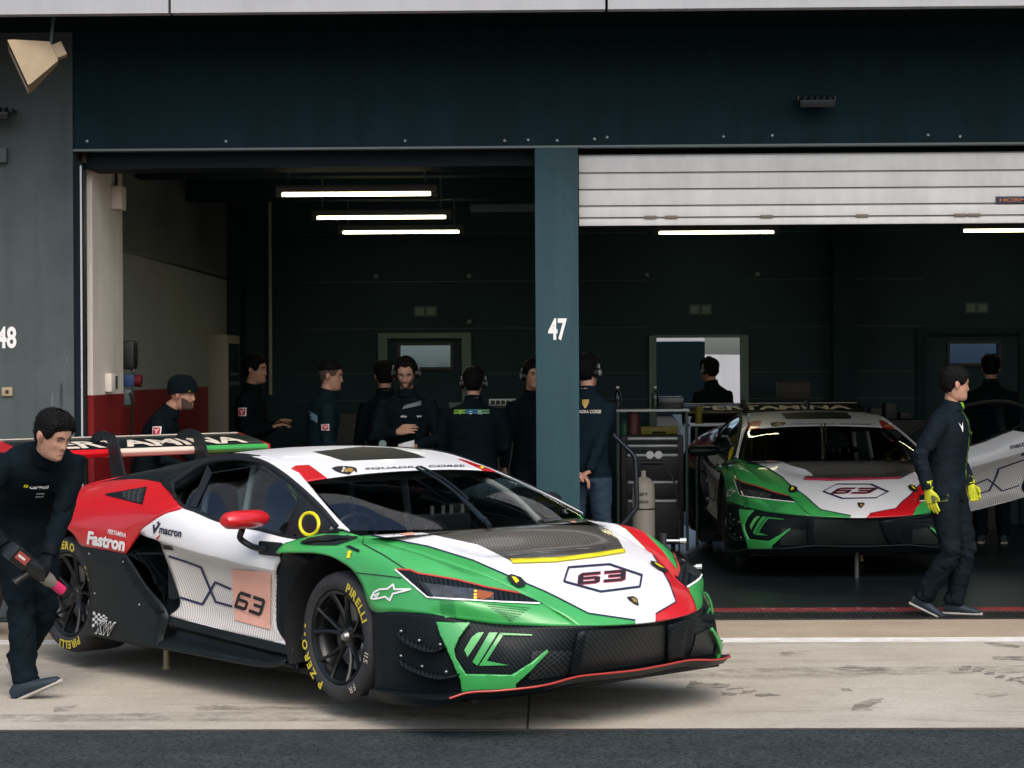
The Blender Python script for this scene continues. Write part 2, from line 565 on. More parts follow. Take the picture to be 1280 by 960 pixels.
# ================================================================== ground
def ground_mat(name, base, dark, scale, rough, streak=None, bump=0.2, spots=None, grain=.82):
    m = mat(name, base, rough, spec=.2)
    nt = m.node_tree; b = nt.nodes['Principled BSDF']; L = nt.links
    tc = nt.nodes.new('ShaderNodeTexCoord')
    n1 = nt.nodes.new('ShaderNodeTexNoise'); n1.inputs['Scale'].default_value = scale; n1.inputs['Detail'].default_value = 8; n1.inputs['Roughness'].default_value = .68
    L.new(tc.outputs['Object'], n1.inputs['Vector'])
    r1 = nt.nodes.new('ShaderNodeValToRGB'); r1.color_ramp.elements[0].position = .38; r1.color_ramp.elements[1].position = .62
    r1.color_ramp.elements[0].color = (*dark, 1); r1.color_ramp.elements[1].color = (*base, 1)
    L.new(n1.outputs['Fac'], r1.inputs[0])
    cur = r1.outputs[0]
    if streak:           # long stains along the pit lane
        mp = nt.nodes.new('ShaderNodeMapping'); mp.inputs['Scale'].default_value = streak[0]
        L.new(tc.outputs['Object'], mp.inputs['Vector'])
        n2 = nt.nodes.new('ShaderNodeTexNoise'); n2.inputs['Scale'].default_value = 1; n2.inputs['Detail'].default_value = 7; n2.inputs['Roughness'].default_value = .7
        n2.inputs['Distortion'].default_value = .6
        L.new(mp.outputs[0], n2.inputs['Vector'])
        r2 = nt.nodes.new('ShaderNodeValToRGB'); r2.color_ramp.elements[0].position = .52; r2.color_ramp.elements[1].position = .74
        r2.color_ramp.elements[0].color = (1, 1, 1, 1); r2.color_ramp.elements[1].color = (*streak[1], 1)
        L.new(n2.outputs['Fac'], r2.inputs[0])
        mx = nt.nodes.new('ShaderNodeMixRGB'); mx.blend_type = 'MULTIPLY'; mx.inputs[0].default_value = 1
        L.new(cur, mx.inputs[1]); L.new(r2.outputs[0], mx.inputs[2]); cur = mx.outputs[0]
    ng = nt.nodes.new('ShaderNodeTexNoise'); ng.inputs['Scale'].default_value = 38; ng.inputs['Detail'].default_value = 6; ng.inputs['Roughness'].default_value = .75
    L.new(tc.outputs['Object'], ng.inputs['Vector'])
    rg = nt.nodes.new('ShaderNodeValToRGB'); rg.color_ramp.elements[0].position = .32; rg.color_ramp.elements[1].position = .6
    rg.color_ramp.elements[0].color = (grain, grain, grain, 1); rg.color_ramp.elements[1].color = (1, 1, 1, 1)
    L.new(ng.outputs['Fac'], rg.inputs[0])
    mg = nt.nodes.new('ShaderNodeMixRGB'); mg.blend_type = 'MULTIPLY'; mg.inputs[0].default_value = 1
    L.new(cur, mg.inputs[1]); L.new(rg.outputs[0], mg.inputs[2]); cur = mg.outputs[0]
    if spots:            # fine grain of the aggregate
        v = nt.nodes.new('ShaderNodeTexVoronoi'); v.inputs['Scale'].default_value = spots[0]
        L.new(tc.outputs['Object'], v.inputs['Vector'])
        r3 = nt.nodes.new('ShaderNodeValToRGB'); r3.color_ramp.elements[0].color = (*[spots[1]] * 3, 1); r3.color_ramp.elements[1].color = (1, 1, 1, 1)
        r3.color_ramp.elements[0].position = .1; r3.color_ramp.elements[1].position = .6
        L.new(v.outputs['Color'], r3.inputs[0])
        mx = nt.nodes.new('ShaderNodeMixRGB'); mx.blend_type = 'MULTIPLY'; mx.inputs[0].default_value = 1
        L.new(cur, mx.inputs[1]); L.new(r3.outputs[0], mx.inputs[2]); cur = mx.outputs[0]
    L.new(cur, b.inputs['Base Color'])
    nb = nt.nodes.new('ShaderNodeTexNoise'); nb.inputs['Scale'].default_value = 70; nb.inputs['Detail'].default_value = 4
    L.new(tc.outputs['Object'], nb.inputs['Vector'])
    bp = nt.nodes.new('ShaderNodeBump'); bp.inputs['Strength'].default_value = bump; bp.inputs['Distance'].default_value = .01
    L.new(nb.outputs['Fac'], bp.inputs['Height']); L.new(bp.outputs[0], b.inputs['Normal'])
    return m


B = {}
B['asphalt'] = ground_mat('asphalt', (.052, .068, .070), (.036, .048, .052), 3.0, .85, ((.25, 1.6, 1), (.78, .8, .84)), 1.0, (85, .25), .55)
B['concrete'] = ground_mat('pit lane concrete', (.50, .465, .385), (.41, .375, .305), 1.3, .85, ((.45, 2.6, 1), (.60, .585, .57)), .3, (240, .80), .80)
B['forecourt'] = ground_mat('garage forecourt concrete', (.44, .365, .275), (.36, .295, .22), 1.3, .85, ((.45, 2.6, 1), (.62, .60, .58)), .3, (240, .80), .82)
B['epoxy'] = ground_mat('dark garage floor', (.012, .020, .024), (.007, .012, .015), 2.2, .34, ((.8, 1.4, 1), (.6, .62, .66)), .05)
B['earth'] = ground_mat('far ground', (.13, .12, .10), (.09, .09, .075), .4, .95)
B['line'] = mat('worn white line paint', (.78, .77, .74), .7, noise=(6, .25, (.58, .55, .50)), bump=(60, .2, .003))
B['red_line'] = mat('dull red floor paint', (.20, .022, .028), .6, noise=(5, .35))
B['line_text'] = mat('faded white floor lettering', (.24, .075, .08), .7)
B['stain'] = mat('dark tyre mark', (.37, .315, .25), .85, noise=(14, .3, (.42, .36, .285)))
B['oil'] = mat('oily stain', (.29, .25, .20), .75, noise=(5, .4, (.40, .34, .27)))
B['facade'] = mat('teal black cladding', (.0035, .0215, .031), .65, noise=(1.2, .16), spec=.13)
B['pier'] = mat('dark teal grey wall paint', (.078, .098, .100), .7, spec=.2, noise=(1.6, .22), bump=(40, .06, .004))
B['column'] = mat('teal grey column paint', (.024, .066, .080), .6, spec=.2, noise=(2.0, .14))
B['trim'] = mat('grey steel trim', (.10, .12, .125), .45, metal=.3)
B['frame'] = mat('dark blue door frame', (.003, .009, .013), .6, spec=.12)
B['rail'] = mat('bright door rail', (.45, .48, .49), .4, metal=.4)
B['white_clad'] = mat('white fascia cladding', (.36, .37, .385), .5, noise=(1.5, .05))
B['soffit'] = mat('dark soffit', (.002, .006, .008), .9, spec=.05)
B['shutter'] = mat('white shutter slat', (.72, .715, .70), .5, noise=(2.5, .09))
B['dirt'] = mat('grimy handle', (.16, .13, .10), .6)
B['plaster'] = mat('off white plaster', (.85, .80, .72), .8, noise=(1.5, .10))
B['plaster_shaded'] = mat('shaded plaster', (.26, .285, .285), .8, noise=(1.5, .10))  # darker copy of the pillar plaster: shade inside the bay put into colour
B['red_wall'] = mat('red wall paint', (.26, .006, .010), .5, noise=(2, .2))
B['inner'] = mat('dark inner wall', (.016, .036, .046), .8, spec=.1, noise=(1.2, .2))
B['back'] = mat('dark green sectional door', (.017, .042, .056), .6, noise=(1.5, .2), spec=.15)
B['groove'] = mat('panel groove', (.022, .050, .062), .5)
B['alu'] = mat('dull aluminium frame', (.10, .14, .145), .5, metal=.2)
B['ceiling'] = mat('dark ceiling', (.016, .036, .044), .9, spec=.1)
B['white_letter'] = mat('white number paint', (.74, .74, .72), .6)
B['tube'] = mat('lit fluorescent tube', (.9, .9, .8), .4, emit=((1.0, .93, .55), 8.0))
B['lamp_body'] = mat('grey lamp housing', (.09, .10, .095), .5)
B['pane'] = glass_mat('wicket window pane', (.80, .95, 1.0), .95, .05)
B['pane_blue'] = glass_mat('blue window pane', (.10, .42, .70), .95, .05)
B['beige'] = mat('beige painted steel', (.33, .255, .155), .6, noise=(6, .2))
B['metal_dark'] = mat('dark metal', (.020, .024, .027), .45, metal=.3)
B['locker'] = mat('beige grey locker steel', (.30, .275, .24), .5)


streaks(B['facade'], .72); streaks(B['pier'], .80, (5, 5, .4)); streaks(B['column'], .82, (9, 9, .5)); streaks(B['white_clad'], .88, (3, 3, .4)); streaks(B['shutter'], .86, (6, 6, 1.2)); streaks(B['plaster'], .85, (4, 4, .6)); streaks(B['red_wall'], .7, (6, 6, 2))


def sheet(name, x0, x1, y0, y1, z, m, kind='structure', nx=1):
    mb = MB()
    mb.grid([[(x0 + (x1 - x0) * i / nx, y, z) for y in (y0, y1)] for i in range(nx + 1)])
    o = mb.build(name, m, None, smooth=False)
    if o.data.polygons[0].normal.z < 0: o.data.flip_normals()
    if kind: o['kind'] = kind
    return o


sheet('ground', -400, 400, -300, 600, -.012, B['earth'])
sheet('pit_lane', -60, 60, -40, 10.25, -.004, B['asphalt'])
sheet('concrete_apron', -60, 60, 10.25, 13.58, 0.0, B['concrete'])
sheet('garage_forecourt', -60, 60, 13.58, 14.66, 0.0, B['forecourt'])
sheet('garage_floor', -9, 12, 15.09, 23.42, 0.004, B['epoxy'])
ln = sheet('white_line', -60, 60, 13.47, 13.70, .0012, B['line'])
sheet('drain_bed', -60, 60, 14.66, 15.09, -.001, B['metal_dark'])
sheet('red_threshold_line', -60, 60, 15.09, 15.335, .008, B['red_line'])
# lettering on the red line is read from inside the garage
t = flat_text('floor_lettering', 'PIT LANE', (2.50, 15.30, .012), (-1, 0, 0), (0, -.15, 0), B['line_text'], None, .01, 1.05, 0)
t['kind'] = 'structure'
# drain grating
mb = MB()
for i in range(330):
    x = -3.8 + i * .033
    mb.box((x, 14.675, -.0005), (x + .016, 15.075, .006), 0, 0, Matrix.Shear('XZ', 4, (0, 0)) if False else None)
mb.box((-4, 14.66, 0), (8, 14.676, .009)); mb.box((-4, 15.074, 0), (8, 15.089, .009))
g = mb.build('drain_grating', B['metal_dark'], None, smooth=False)
tag(g, 'long slotted steel drain grating along the garage threshold', 'drain grating')
# expansion joint and asphalt edge
jm = mat('joint filler', (.05, .045, .04), .9)
for x in (-.135, -5.2, 5.4):
    sheet('expansion_joint', x, x + .012, 10.26, 14.65, .0010, jm)
mb = MB()
for k in range(260):
    x = -6 + k * .047; w = random.uniform(.003, .016)
    mb.box((x, 10.245 - w, -.003), (x + .05, 10.262 + w * .4, .0025))
e = mb.build('apron_edge', jm, None, smooth=False); e['kind'] = 'structure'


def blotch(name, pts, m, z=.0008):
    """a stain with a frayed outline lying on the concrete"""
    out = []
    for k in range(len(pts)):
        (x0, y0), (x1, y1) = pts[k], pts[(k + 1) % len(pts)]
        for t in (0, .25, .5, .75):
            out.append((x0 + (x1 - x0) * t + random.uniform(-.014, .014), y0 + (y1 - y0) * t + random.uniform(-.022, .022)))
    mb = MB(); mb.v = [(x, y, z) for x, y in out]
    mb.f = [list(t) for t in tessellate_polygon([[Vector((x, y, 0)) for x, y in out]])]; mb.m = [0] * len(mb.f)
    o = mb.build(name, m, None, smooth=False); o['kind'] = 'structure'
    if o.data.polygons[0].normal.z < 0: o.data.flip_normals()
    return o


def fade_mat(name, col, scale, lo, hi):
    """patchy stain: noise lets the concrete show through"""
    m = mat(name, col, .85, spec=.2)
    nt = m.node_tree; b = nt.nodes['Principled BSDF']
    tc = nt.nodes.new('ShaderNodeTexCoord'); n = nt.nodes.new('ShaderNodeTexNoise'); n.inputs['Scale'].default_value = scale; n.inputs['Detail'].default_value = 8; n.inputs['Roughness'].default_value = .75
    r = nt.nodes.new('ShaderNodeMapRange'); r.inputs['From Min'].default_value = lo; r.inputs['From Max'].default_value = hi
    nt.links.new(tc.outputs['Object'], n.inputs['Vector']); nt.links.new(n.outputs['Fac'], r.inputs['Value']); nt.links.new(r.outputs[0], b.inputs['Alpha'])
    return m


B['stain'] = fade_mat('dark tyre mark', (.13, .12, .10), 9, .36, .78)
B['oil'] = fade_mat('oily stain', (.17, .15, .125), 7, .38, .85)
B['skid'] = fade_mat('rubbered lane', (.20, .18, .15), 5, .42, .95)
SMEAR = [[(1.54, 10.8), (1.6, 11.01), (1.69, 11.16), (1.77, 11.19), (1.72, 11.03), (1.65, 10.88), (1.66, 10.8), (1.61, 10.78)], [(0.77, 11.83), (0.85, 11.77), (1.0, 11.68), (0.96, 11.54), (0.84, 11.54), (0.75, 11.57)], [(0.98, 11.57), (1.09, 11.62), (1.05, 11.51), (0.96, 11.48)], [(1.05, 11.45), (1.13, 11.51), (1.09, 11.36), (1.02, 11.34)], [(1.1, 11.34), (1.18, 11.39), (1.23, 11.28), (1.11, 11.23)], [(0.93, 11.4), (1.01, 11.39), (0.97, 11.28), (0.91, 11.31)], [(2.42, 12.41), (2.49, 12.4), (2.43, 12.21), (2.38, 12.18)], [(2.49, 12.34), (2.55, 12.3), (2.49, 12.11), (2.43, 12.15)], [(2.52, 12.14), (2.58, 12.17), (2.53, 12.02), (2.48, 12.02)], [(2.55, 12.02), (2.62, 12.05), (2.56, 11.89), (2.52, 11.89)], [(2.61, 11.92), (2.69, 11.95), (2.63, 11.77), (2.56, 11.8)], [(2.62, 11.77), (2.68, 11.8), (2.67, 11.65), (2.61, 11.65)], [(2.68, 12.78), (2.8, 12.81), (2.91, 12.77), (2.84, 12.6), (2.68, 12.64)]]
STAIN = [[(1.4, 12.95), (1.47, 13.05), (1.56, 12.94), (1.5, 12.84), (1.42, 12.84)], [(2.77, 13.44), (2.85, 13.44), (2.98, 13.25), (2.92, 13.17), (2.79, 13.25)], [(1.59, 11.5), (1.64, 11.55), (1.64, 11.44), (1.6, 11.44)], [(1.63, 12.29), (1.75, 12.42), (1.94, 12.35), (2.01, 12.22), (1.72, 12.16)], [(-1.9, 10.95), (-1.83, 11.01), (-1.7, 10.98), (-1.3, 10.95), (-1.29, 10.87), (-1.64, 10.87), (-1.85, 10.83)], [(-2.93, 12.51), (-2.84, 12.64), (-2.67, 12.54), (-2.78, 12.37)], [(-2.68, 10.97), (-2.54, 11.02), (-2.52, 10.84), (-2.6, 10.81)], [(2.27, 11.32), (2.39, 11.37), (2.51, 11.31), (2.36, 11.21)]]
for p_ in SMEAR: blotch('tyre_mark', p_, B['stain'])
for p_ in STAIN: blotch('floor_stain', p_, B['oil'])
blotch('rubber_streak', [(.3, 12.15), (1.5, 12.35), (3.4, 12.42), (3.4, 12.15), (1.6, 12.02), (.3, 11.9)], B['skid'], .0004)
blotch('rubber_streak', [(-3.4, 10.72), (-1.6, 10.78), (.2, 10.75), (.2, 10.55), (-1.6, 10.50), (-3.4, 10.52)], B['skid'], .0004)

# ================================================================== pit building
FY = 15.0
pit = empty('pit_building', (0, FY, 0))
tag(pit, 'long dark teal pit garage building with white roof edge and two open bays', 'garage building')


def bpart(name, mb, m, smooth=False, label=None, parent=pit):
    for i, v in enumerate(mb.v): mb.v[i] = (v[0], v[1] - FY, v[2])
    o = mb.build(name, m, parent, smooth=smooth)
    if label: o['label'] = label
    return o


def bb(name, lo, hi, m, bev=0.0, label=None):
    mb = MB(); mb.box(lo, hi, 0, bev); return bpart(name, mb, m, bev > 0, label)


bb('upper_wall', (-3.462, FY + .02, 3.385), (12, FY + .20, 4.6), B['facade'])
bb('end_wall', (-12, FY, 0), (-3.462, FY + .30, 4.6), B['pier'], label='grey teal wall pier numbered 48')
bb('column', (-.113, FY - .005, 0), (.199, FY + .30, 3.372), B['column'], .006, 'teal grey column numbered 47 between the two bays')
bb('lintel_trim', (-3.46, FY - .005, 3.372), (12, FY + .10, 3.388), B['trim'])
bb('canopy_soffit', (-12, 13.98, 4.235), (12, FY + .02, 4.29), B['soffit'])
for i, (x0, x1) in enumerate(((-12, -2.555), (-2.537, .372), (.39, 3.6), (3.62, 12))):
    bb('white_fascia', (x0, 13.88, 4.176), (x1, 13.98, 5.0), B['white_clad'])
bb('fascia_backing', (-12, 13.981, 4.291), (12, 14.0, 5.0), B['soffit'])
for x in (-3.36, -2.35, -1.05, -.33, -.16, .05, .32, .41, 1.25, 1.60, 2.72, 2.95):
    mb = MB(); mb.sphere((x, FY + .018, 3.425 + random.uniform(0, .03)), .011, 0, 8, 6)
    bpart('bolt', mb, B['rail'], True)
# left bay frame
bb('door_frame', (-3.462, FY + .02, 0), (-3.398, FY + .16, 3.30), B['frame'])
bb('door_rail', (-3.412, FY + .008, 0), (-3.400, FY + .02, 3.27), B['rail'])
bb('door_head', (-3.40, FY + .16, 3.26), (-.113, FY + .55, 3.90), B['frame'])
bb('door_head', (.199, FY + .20, 3.32), (12, FY + .55, 3.90), B['frame'])
bb('door_track', (-3.398, FY + .05, 0), (-3.392, FY + .12, 3.24), B['metal_dark'])
# white sectional shutter of the right bay, mostly rolled up
mb = MB()
zs = [3.325, 3.192, 3.072, 2.952, 2.866, 2.804]
for a, b_ in zip(zs[:-1], zs[1:]):
    mb.box((.206, FY + .10, b_ + .010), (6.5, FY + .14, a - .004), 0, .004)
    mb.box((.206, FY + .112, a - .016), (6.5, FY + .13, a + .006), 1)
sh = bpart('roller_shutter', mb, [B['shutter'], mat('shutter joint', (.26, .265, .26), .6)], True)
for x in (.68, .83, 1.52, 2.21, 2.92, 3.02):
    mb = MB(); mb.box((x, FY + .085, 2.862), (x + .09, FY + .10, 2.884), 0, .004)
    bpart('shutter_handle', mb, B['dirt'], True, parent=sh)
mb = MB(); mb.box((3.22, FY + .088, 2.955), (3.62, FY + .0985, 3.005)); o = bpart('shutter_plate', mb, M['navy'], parent=sh)
mb = MB(); text_mb(mb, 'HORMANN', (3.245, FY + .085, 2.965), (1, 0, 0), (0, 0, .030), 0, .03, .002, .34)
o = bpart('plate_lettering', mb, M['orange'], parent=sh)
# painted bay numbers
def stencil(s, x, z, h, w):
    mb = MB(); text_mb(mb, s, (x, FY - .0065, z), (1, 0, 0), (0, 0, h), 0, .03, .0, w)
    return bpart('bay_number', mb, B['white_letter'])
stencil('47', -.022, 1.992, .152, .135)
stencil('48', -4.022, 1.955, .152, .145)
# scuffs on the end wall
scf = mat('pale scuff', (.085, .11, .12), .8); scd = mat('dark scuff', (.022, .033, .040), .8)
for i, (x, z, w, h, m_) in enumerate(((-3.62, 1.56, .016, .14, scf), (-3.555, 1.60, .03, .20, scd), (-3.60, 1.42, .06, .02, scd), (-3.72, 1.38, .018, .05, scd), (-3.51, 1.86, .012, .05, scf), (-3.80, 1.05, .05, .015, scd), (-3.68, .62, .09, .02, scd))):
    mb = MB(); mb.add([(x + w * (math.cos(a) * random.uniform(.35, .6)), FY - .002, z + h * math.sin(a) * random.uniform(.4, .6)) for a in [2 * PI * k / 12 for k in range(12)]], [list(range(12))])
    bpart('wall_scuff', mb, m_)
# interior
bb('pillar', (-3.75, FY + .31, 1.60), (-3.392, 16.40, 3.9), B['plaster'])
bb('pillar_base', (-3.75, FY + .31, 0), (-3.388, 16.404, 1.60), B['red_wall'])
bb('side_wall', (-3.75, 16.41, 1.61), (-3.60, 23.5, 3.9), B['plaster_shaded'])
bb('side_wall_base', (-3.75, 16.41, 0), (-3.597, 23.5, 1.61), B['red_wall'])
bb('wall_seam', (-3.60, 16.42, 2.78), (-3.592, 23.4, 2.80), B['metal_dark'])
bb('upper_wall_shade', (-3.60, 16.42, 2.80), (-3.594, 23.4, 3.9), mat('dark shaded plaster', (.11, .135, .14), .8, noise=(1.5, .15)))  # thin sheet over the light plaster: canopy shade painted into its colour
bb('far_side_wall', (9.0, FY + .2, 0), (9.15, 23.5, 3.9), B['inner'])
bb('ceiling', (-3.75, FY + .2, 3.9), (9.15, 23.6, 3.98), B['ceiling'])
bb('roof_slab', (-12, FY + .3, 4.6), (12, 24, 4.7), B['soffit'])
# back wall with openings: [x0, x1, z0, z1]
holes = [(-1.71, -1.14, 1.80, 2.045), (1.185, 2.13, 0.0, 2.115), (4.475, 5.02, 1.81, 2.03)]
xs = [-3.75, 9.15]
for h in holes: xs += [h[0], h[1]]
xs = sorted(xs)
mb = MB()
for x0, x1 in zip(xs[:-1], xs[1:]):
    hh = [h for h in holes if h[0] <= x0 + 1e-6 and h[1] >= x1 - 1e-6]
    if not hh: mb.box((x0, 23.45, 0), (x1, 23.55, 3.95))
    else:
        h = hh[0]
        if h[2] > 0: mb.box((x0, 23.45, 0), (x1, 23.55, h[2]))
        mb.box((x0, 23.45, h[3]), (x1, 23.55, 3.95))
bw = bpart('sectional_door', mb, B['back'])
for z in (1.42, 1.72, 2.23, 2.76, 3.3):
    for x0, x1 in ((-2.85, -1.97), (-.89, 1.08), (2.23, 3.13), (3.4, 4.2), (5.3, 9)):
        mb = MB(); mb.box((x0, 23.438, z), (x1, 23.449, z + .010)); bpart('panel_groove', mb, B['groove'], parent=bw)
    mb = MB(); mb.box((-1.97, 23.438, z), (-.89, 23.449, z + .010)) if z > 2.2 else mb.box((1.08, 23.438, 2.9), (1.10, 23.449, 2.91)); bpart('panel_groove', mb, B['groove'], parent=bw)
for x0, x1, z1 in ((-1.955, -.905, 2.185), (4.1, 5.35, 2.20)):
    mb = MB()
    mb.box((x0, 23.40, 0), (x0 + .105, 23.437, z1)); mb.box((x1 - .105, 23.40, 0), (x1, 23.437, z1)); mb.box((x0 + .106, 23.40, z1 - .06), (x1 - .106, 23.437, z1))
    bpart('wicket_frame', mb, B['alu'] if x0 < 0 else B['inner'])
mb = MB(); mb.box((1.10, 23.40, 0), (1.18, 23.56, 2.14)); mb.box((2.135, 23.40, 0), (2.215, 23.56, 2.14)); mb.box((1.181, 23.40, 2.116), (2.134, 23.437, 2.145)); bpart('wicket_frame', mb, B['alu'])
for x0, x1, z0, z1 in (holes[0], holes[2]):
    mb = MB(); mb.box((x0, 23.49, z0), (x1, 23.50, z1)); pn = bpart('window_pane', mb, B['pane'] if x0 < 0 else B['pane_blue'])
    mb = MB(); e = .03
    mb.box((x0 - e, 23.42, z0 - e), (x1 + e, 23.449, z0)); mb.box((x0 - e, 23.42, z1), (x1 + e, 23.449, z1 + e)); mb.box((x0 - e, 23.42, z0), (x0, 23.449, z1)); mb.box((x1, 23.42, z0), (x1 + e, 23.449, z1))
    bpart('window_gasket', mb, M['black'])
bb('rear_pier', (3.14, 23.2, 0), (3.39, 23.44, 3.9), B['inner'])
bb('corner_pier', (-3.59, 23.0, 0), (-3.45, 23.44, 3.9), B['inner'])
for x, z in ((-2.0, 2.80), (-.95, 2.80), (-.95, 2.28), (2.3, 2.8), (1.05, 2.8)):
    mb = MB(); mb.box((x, 23.40, z), (x + .05, 23.437, z + .05), 0, .01); bpart('door_hinge', mb, B['alu'], True)
for x in (-1.55, 1.55, 4.65):
    mb = MB(); mb.box((x, 23.43, 2.37), (x + .26, 23.437, 2.49)); sg = bpart('exit_sign', mb, B['groove'])
    mb = MB(); mb.box((x + .02, 23.424, 2.39), (x + .11, 23.4295, 2.47)); mb.box((x + .15, 23.424, 2.39), (x + .24, 23.4295, 2.47)); bpart('sign_symbol', mb, B['alu'], parent=sg)
bb('ceiling_beam', (-3.6, 17.9, 3.45), (9, 18.15, 3.9), B['inner'])
bb('ceiling_beam', (-3.6, 20.4, 3.45), (9, 20.65, 3.9), B['inner'])
bb('cable_tray', (-.75, 19.36, 3.24), (3.6, 19.46, 3.31), B['alu'])

# ------------------------------------------------------------------ fittings on and in the building
def fluorescent(x, y, label, L=1.3, z=3.2):
    t = empty('tube_lamp', (x, y, z)); tag(t, label, 'ceiling lamp', 'tube lamps under the garage ceiling')
    mb = MB(); mb.box((-L / 2, -.07, .012), (L / 2, .07, .07), 0, .012); mb.build('lamp_housing', B['lamp_body'], t)
    mb = MB(); mb.box((-L / 2 + .05, -.045, -.014), (L / 2 - .05, .045, .010), 0, .010); mb.build('lamp_tube', B['tube'], t)
    for s in (-1, 1):
        mb = MB(); mb.box((s * (L / 2 - .048), -.05, -.024), (s * (L / 2 + .004), .05, .011), 0, .008); mb.build('lamp_end_cap', B['lamp_body'], t)
    mb = MB(); mb.tube([(.5 * L * .85, 0, .07), (.5 * L * .85, 0, .69)], .009, 0, 6); mb.build('hanger_rod', B['alu'], t)
    mb = MB(); mb.tube([(-.5 * L * .85, 0, .07), (-.5 * L * .85, 0, .69)], .009, 0, 6); mb.build('hanger_rod', B['alu'], t)
    return t
fluorescent(-1.57, 16.8, 'lit tube lamp in the left bay, largest and highest of the row of three')
fluorescent(-1.58, 19.4, 'lit tube lamp in the left bay, middle of the row of three')
fluorescent(-1.55, 21.5, 'lit tube lamp in the left bay, smallest and lowest of the row of three')
fluorescent(1.74, 21.9, 'lit tube lamp in the right bay just under the middle of the white shutter')
fluorescent(4.93, 21.9, 'lit tube lamp in the right bay cut off by the right picture edge')

# horn loudspeaker
sp = empty('wall_loudspeaker', (-3.49, 14.10, 3.905)); tag(sp, 'beige box horn loudspeaker tilted down under the roof edge', 'loudspeaker')
_d = Vector((-.88, -.26, -.40)).normalized(); _x = Vector((.41, 0, -.91)); _x = (_x - _d * _x.dot(_d)).normalized(); _z = _x.cross(-_d)
Mx = Matrix(((_x.x, -_d.x, _z.x, 0), (_x.y, -_d.y, _z.y, 0), (_x.z, -_d.z, _z.z, 0), (0, 0, 0, 1))) @ Matrix.Scale(.84, 4)
def fr(cx, w, h, y): return [(cx - w, y, -h), (cx + w, y, -h), (cx + w, y, h), (cx - w, y, h)]
mb = MB()
A_, B_, C_ = fr(0, .20, .155, -.17), fr(0, .19, .145, -.13), fr(0, .085, .07, .14)
vs = [Mx @ Vector(p) for p in A_ + B_ + C_]
mb.add(vs, [(0, 1, 5, 4), (1, 2, 6, 5), (2, 3, 7, 6), (3, 0, 4, 7), (4, 5, 9, 8), (5, 6, 10, 9), (6, 7, 11, 10), (7, 4, 8, 11), (8, 9, 10, 11)])
ho = mb.build('horn', B['beige'], sp, angle=20)
mb = MB(); mb.add([Mx @ Vector(p) for p in fr(0, .185, .14, -.155)], [(0, 1, 2, 3)]); mb.build('mouth_grille', M['black'], sp)
mb = MB(); mb.box((-.06, .14, -.05), (.06, .23, .05), 0, .01, Mx); mb.build('driver_box', B['beige'], sp)
mb = MB(); mb.box((-.03, .05, -.17), (.03, .12, -.10), 0, .006, Mx); mb.tube([(.06, .10, .05), (.08, .12, .32)], .012, 0, 8); mb.build('bracket', B['alu'], sp)

def flood(x, z, label):
    t = empty('floodlight', (x, FY + .02, z)); tag(t, label, 'floodlight', 'floodlights on the dark facade')
    mb = MB(); mb.box((-.125, -.24, -.02), (.125, -.10, .035), 0, .012, Matrix.Rotation(R(14), 4, 'X')); mb.build('lamp_body', B['metal_dark'], t)
    mb = MB()
    for k in range(5): mb.box((-.09 + k * .045 - .008, -.22, .034), (-.09 + k * .045 + .008, -.12, .055), 0, 0, Matrix.Rotation(R(14), 4, 'X'))
    mb.build('cooling_fin', B['metal_dark'], t)
    mb = MB(); mb.box((-.135, -.18, -.02), (-.126, -.002, .01)); mb.box((.126, -.18, -.02), (.135, -.002, .01)); mb.build('yoke', B['metal_dark'], t)
    mb = MB(); mb.add([Matrix.Rotation(R(14), 4, 'X') @ Vector(p) for p in ((-.11, -.23, -.022), (.11, -.23, -.022), (.11, -.11, -.022), (-.11, -.11, -.022))], [(0, 1, 2, 3)]); mb.build('lamp_glass', M['lens'], t)
    return t
flood(1.90, 3.70, 'small dark floodlight on the facade above the white shutter')
flood(-4.00, 3.66, 'small dark floodlight on the end wall below the beige loudspeaker')
mb = MB(); mb.box((-4.10, FY - .06, 3.29), (-3.93, FY - .002, 3.40), 0, .01)
o = mb.build('junction_box', B['pier'], None); tag(o, 'grey square junction box on the end wall below the floodlight', 'junction box')
mb = MB(); mb.box((-3.985, FY - .018, 1.60), (-3.905, FY - .002, 1.665), 0, .006); mb.tube([(-3.945, FY - .02, 1.632), (-3.945, FY - .004, 1.632)], .014, 1, 10)
o = mb.build('key_switch', [B['beige'], M['black']], None); tag(o, 'small cream key switch plate on the end wall under number 48', 'switch')
# wall-mounted things in the left bay
def wallbox(name, lo, hi, m, label, cat, extra=None):
    mb = MB(); mb.box(lo, hi, 0, .008)
    ms = [m]
    if extra: extra(mb); ms.append(M['black'])
    o = mb.build(name, ms, None); tag(o, label, cat); return o
wallbox('isolator_box', (-3.391, 15.98, 3.03), (-3.31, 16.16, 3.21), B['plaster'], 'grey isolator box with conduit high on the white pillar', 'electrical box', lambda mb: mb.tube([(-3.37, 16.07, 3.21), (-3.37, 16.07, 3.88)], .012, 1, 8))
wallbox('door_control', (-3.391, 15.72, 1.62), (-3.34, 15.90, 1.76), B['plaster'], 'pale door control box on white pillar above red paint', 'electrical box', lambda mb: mb.box((-3.345, 15.86, 1.64), (-3.33, 15.895, 1.74), 1))
hr = empty('hose_reel', (-3.46, 16.62, 1.90)); tag(hr, 'black hose reel on left wall above the blue socket', 'hose reel')
mb = MB(); mb.box((-.13, -.09, -.11), (.13, .09, .12), 0, .03); mb.build('reel_case', M['black'], hr)
mb = MB(); mb.tube([(.10, -.02, -.10), (.11, -.03, -.135)], .016, 0, 8); mb.build('hose_end', B['alu'], hr)
sk = empty('wall_socket', (-3.44, 16.62, 1.70)); tag(sk, 'blue and red power sockets on the left wall under hose reel', 'socket')
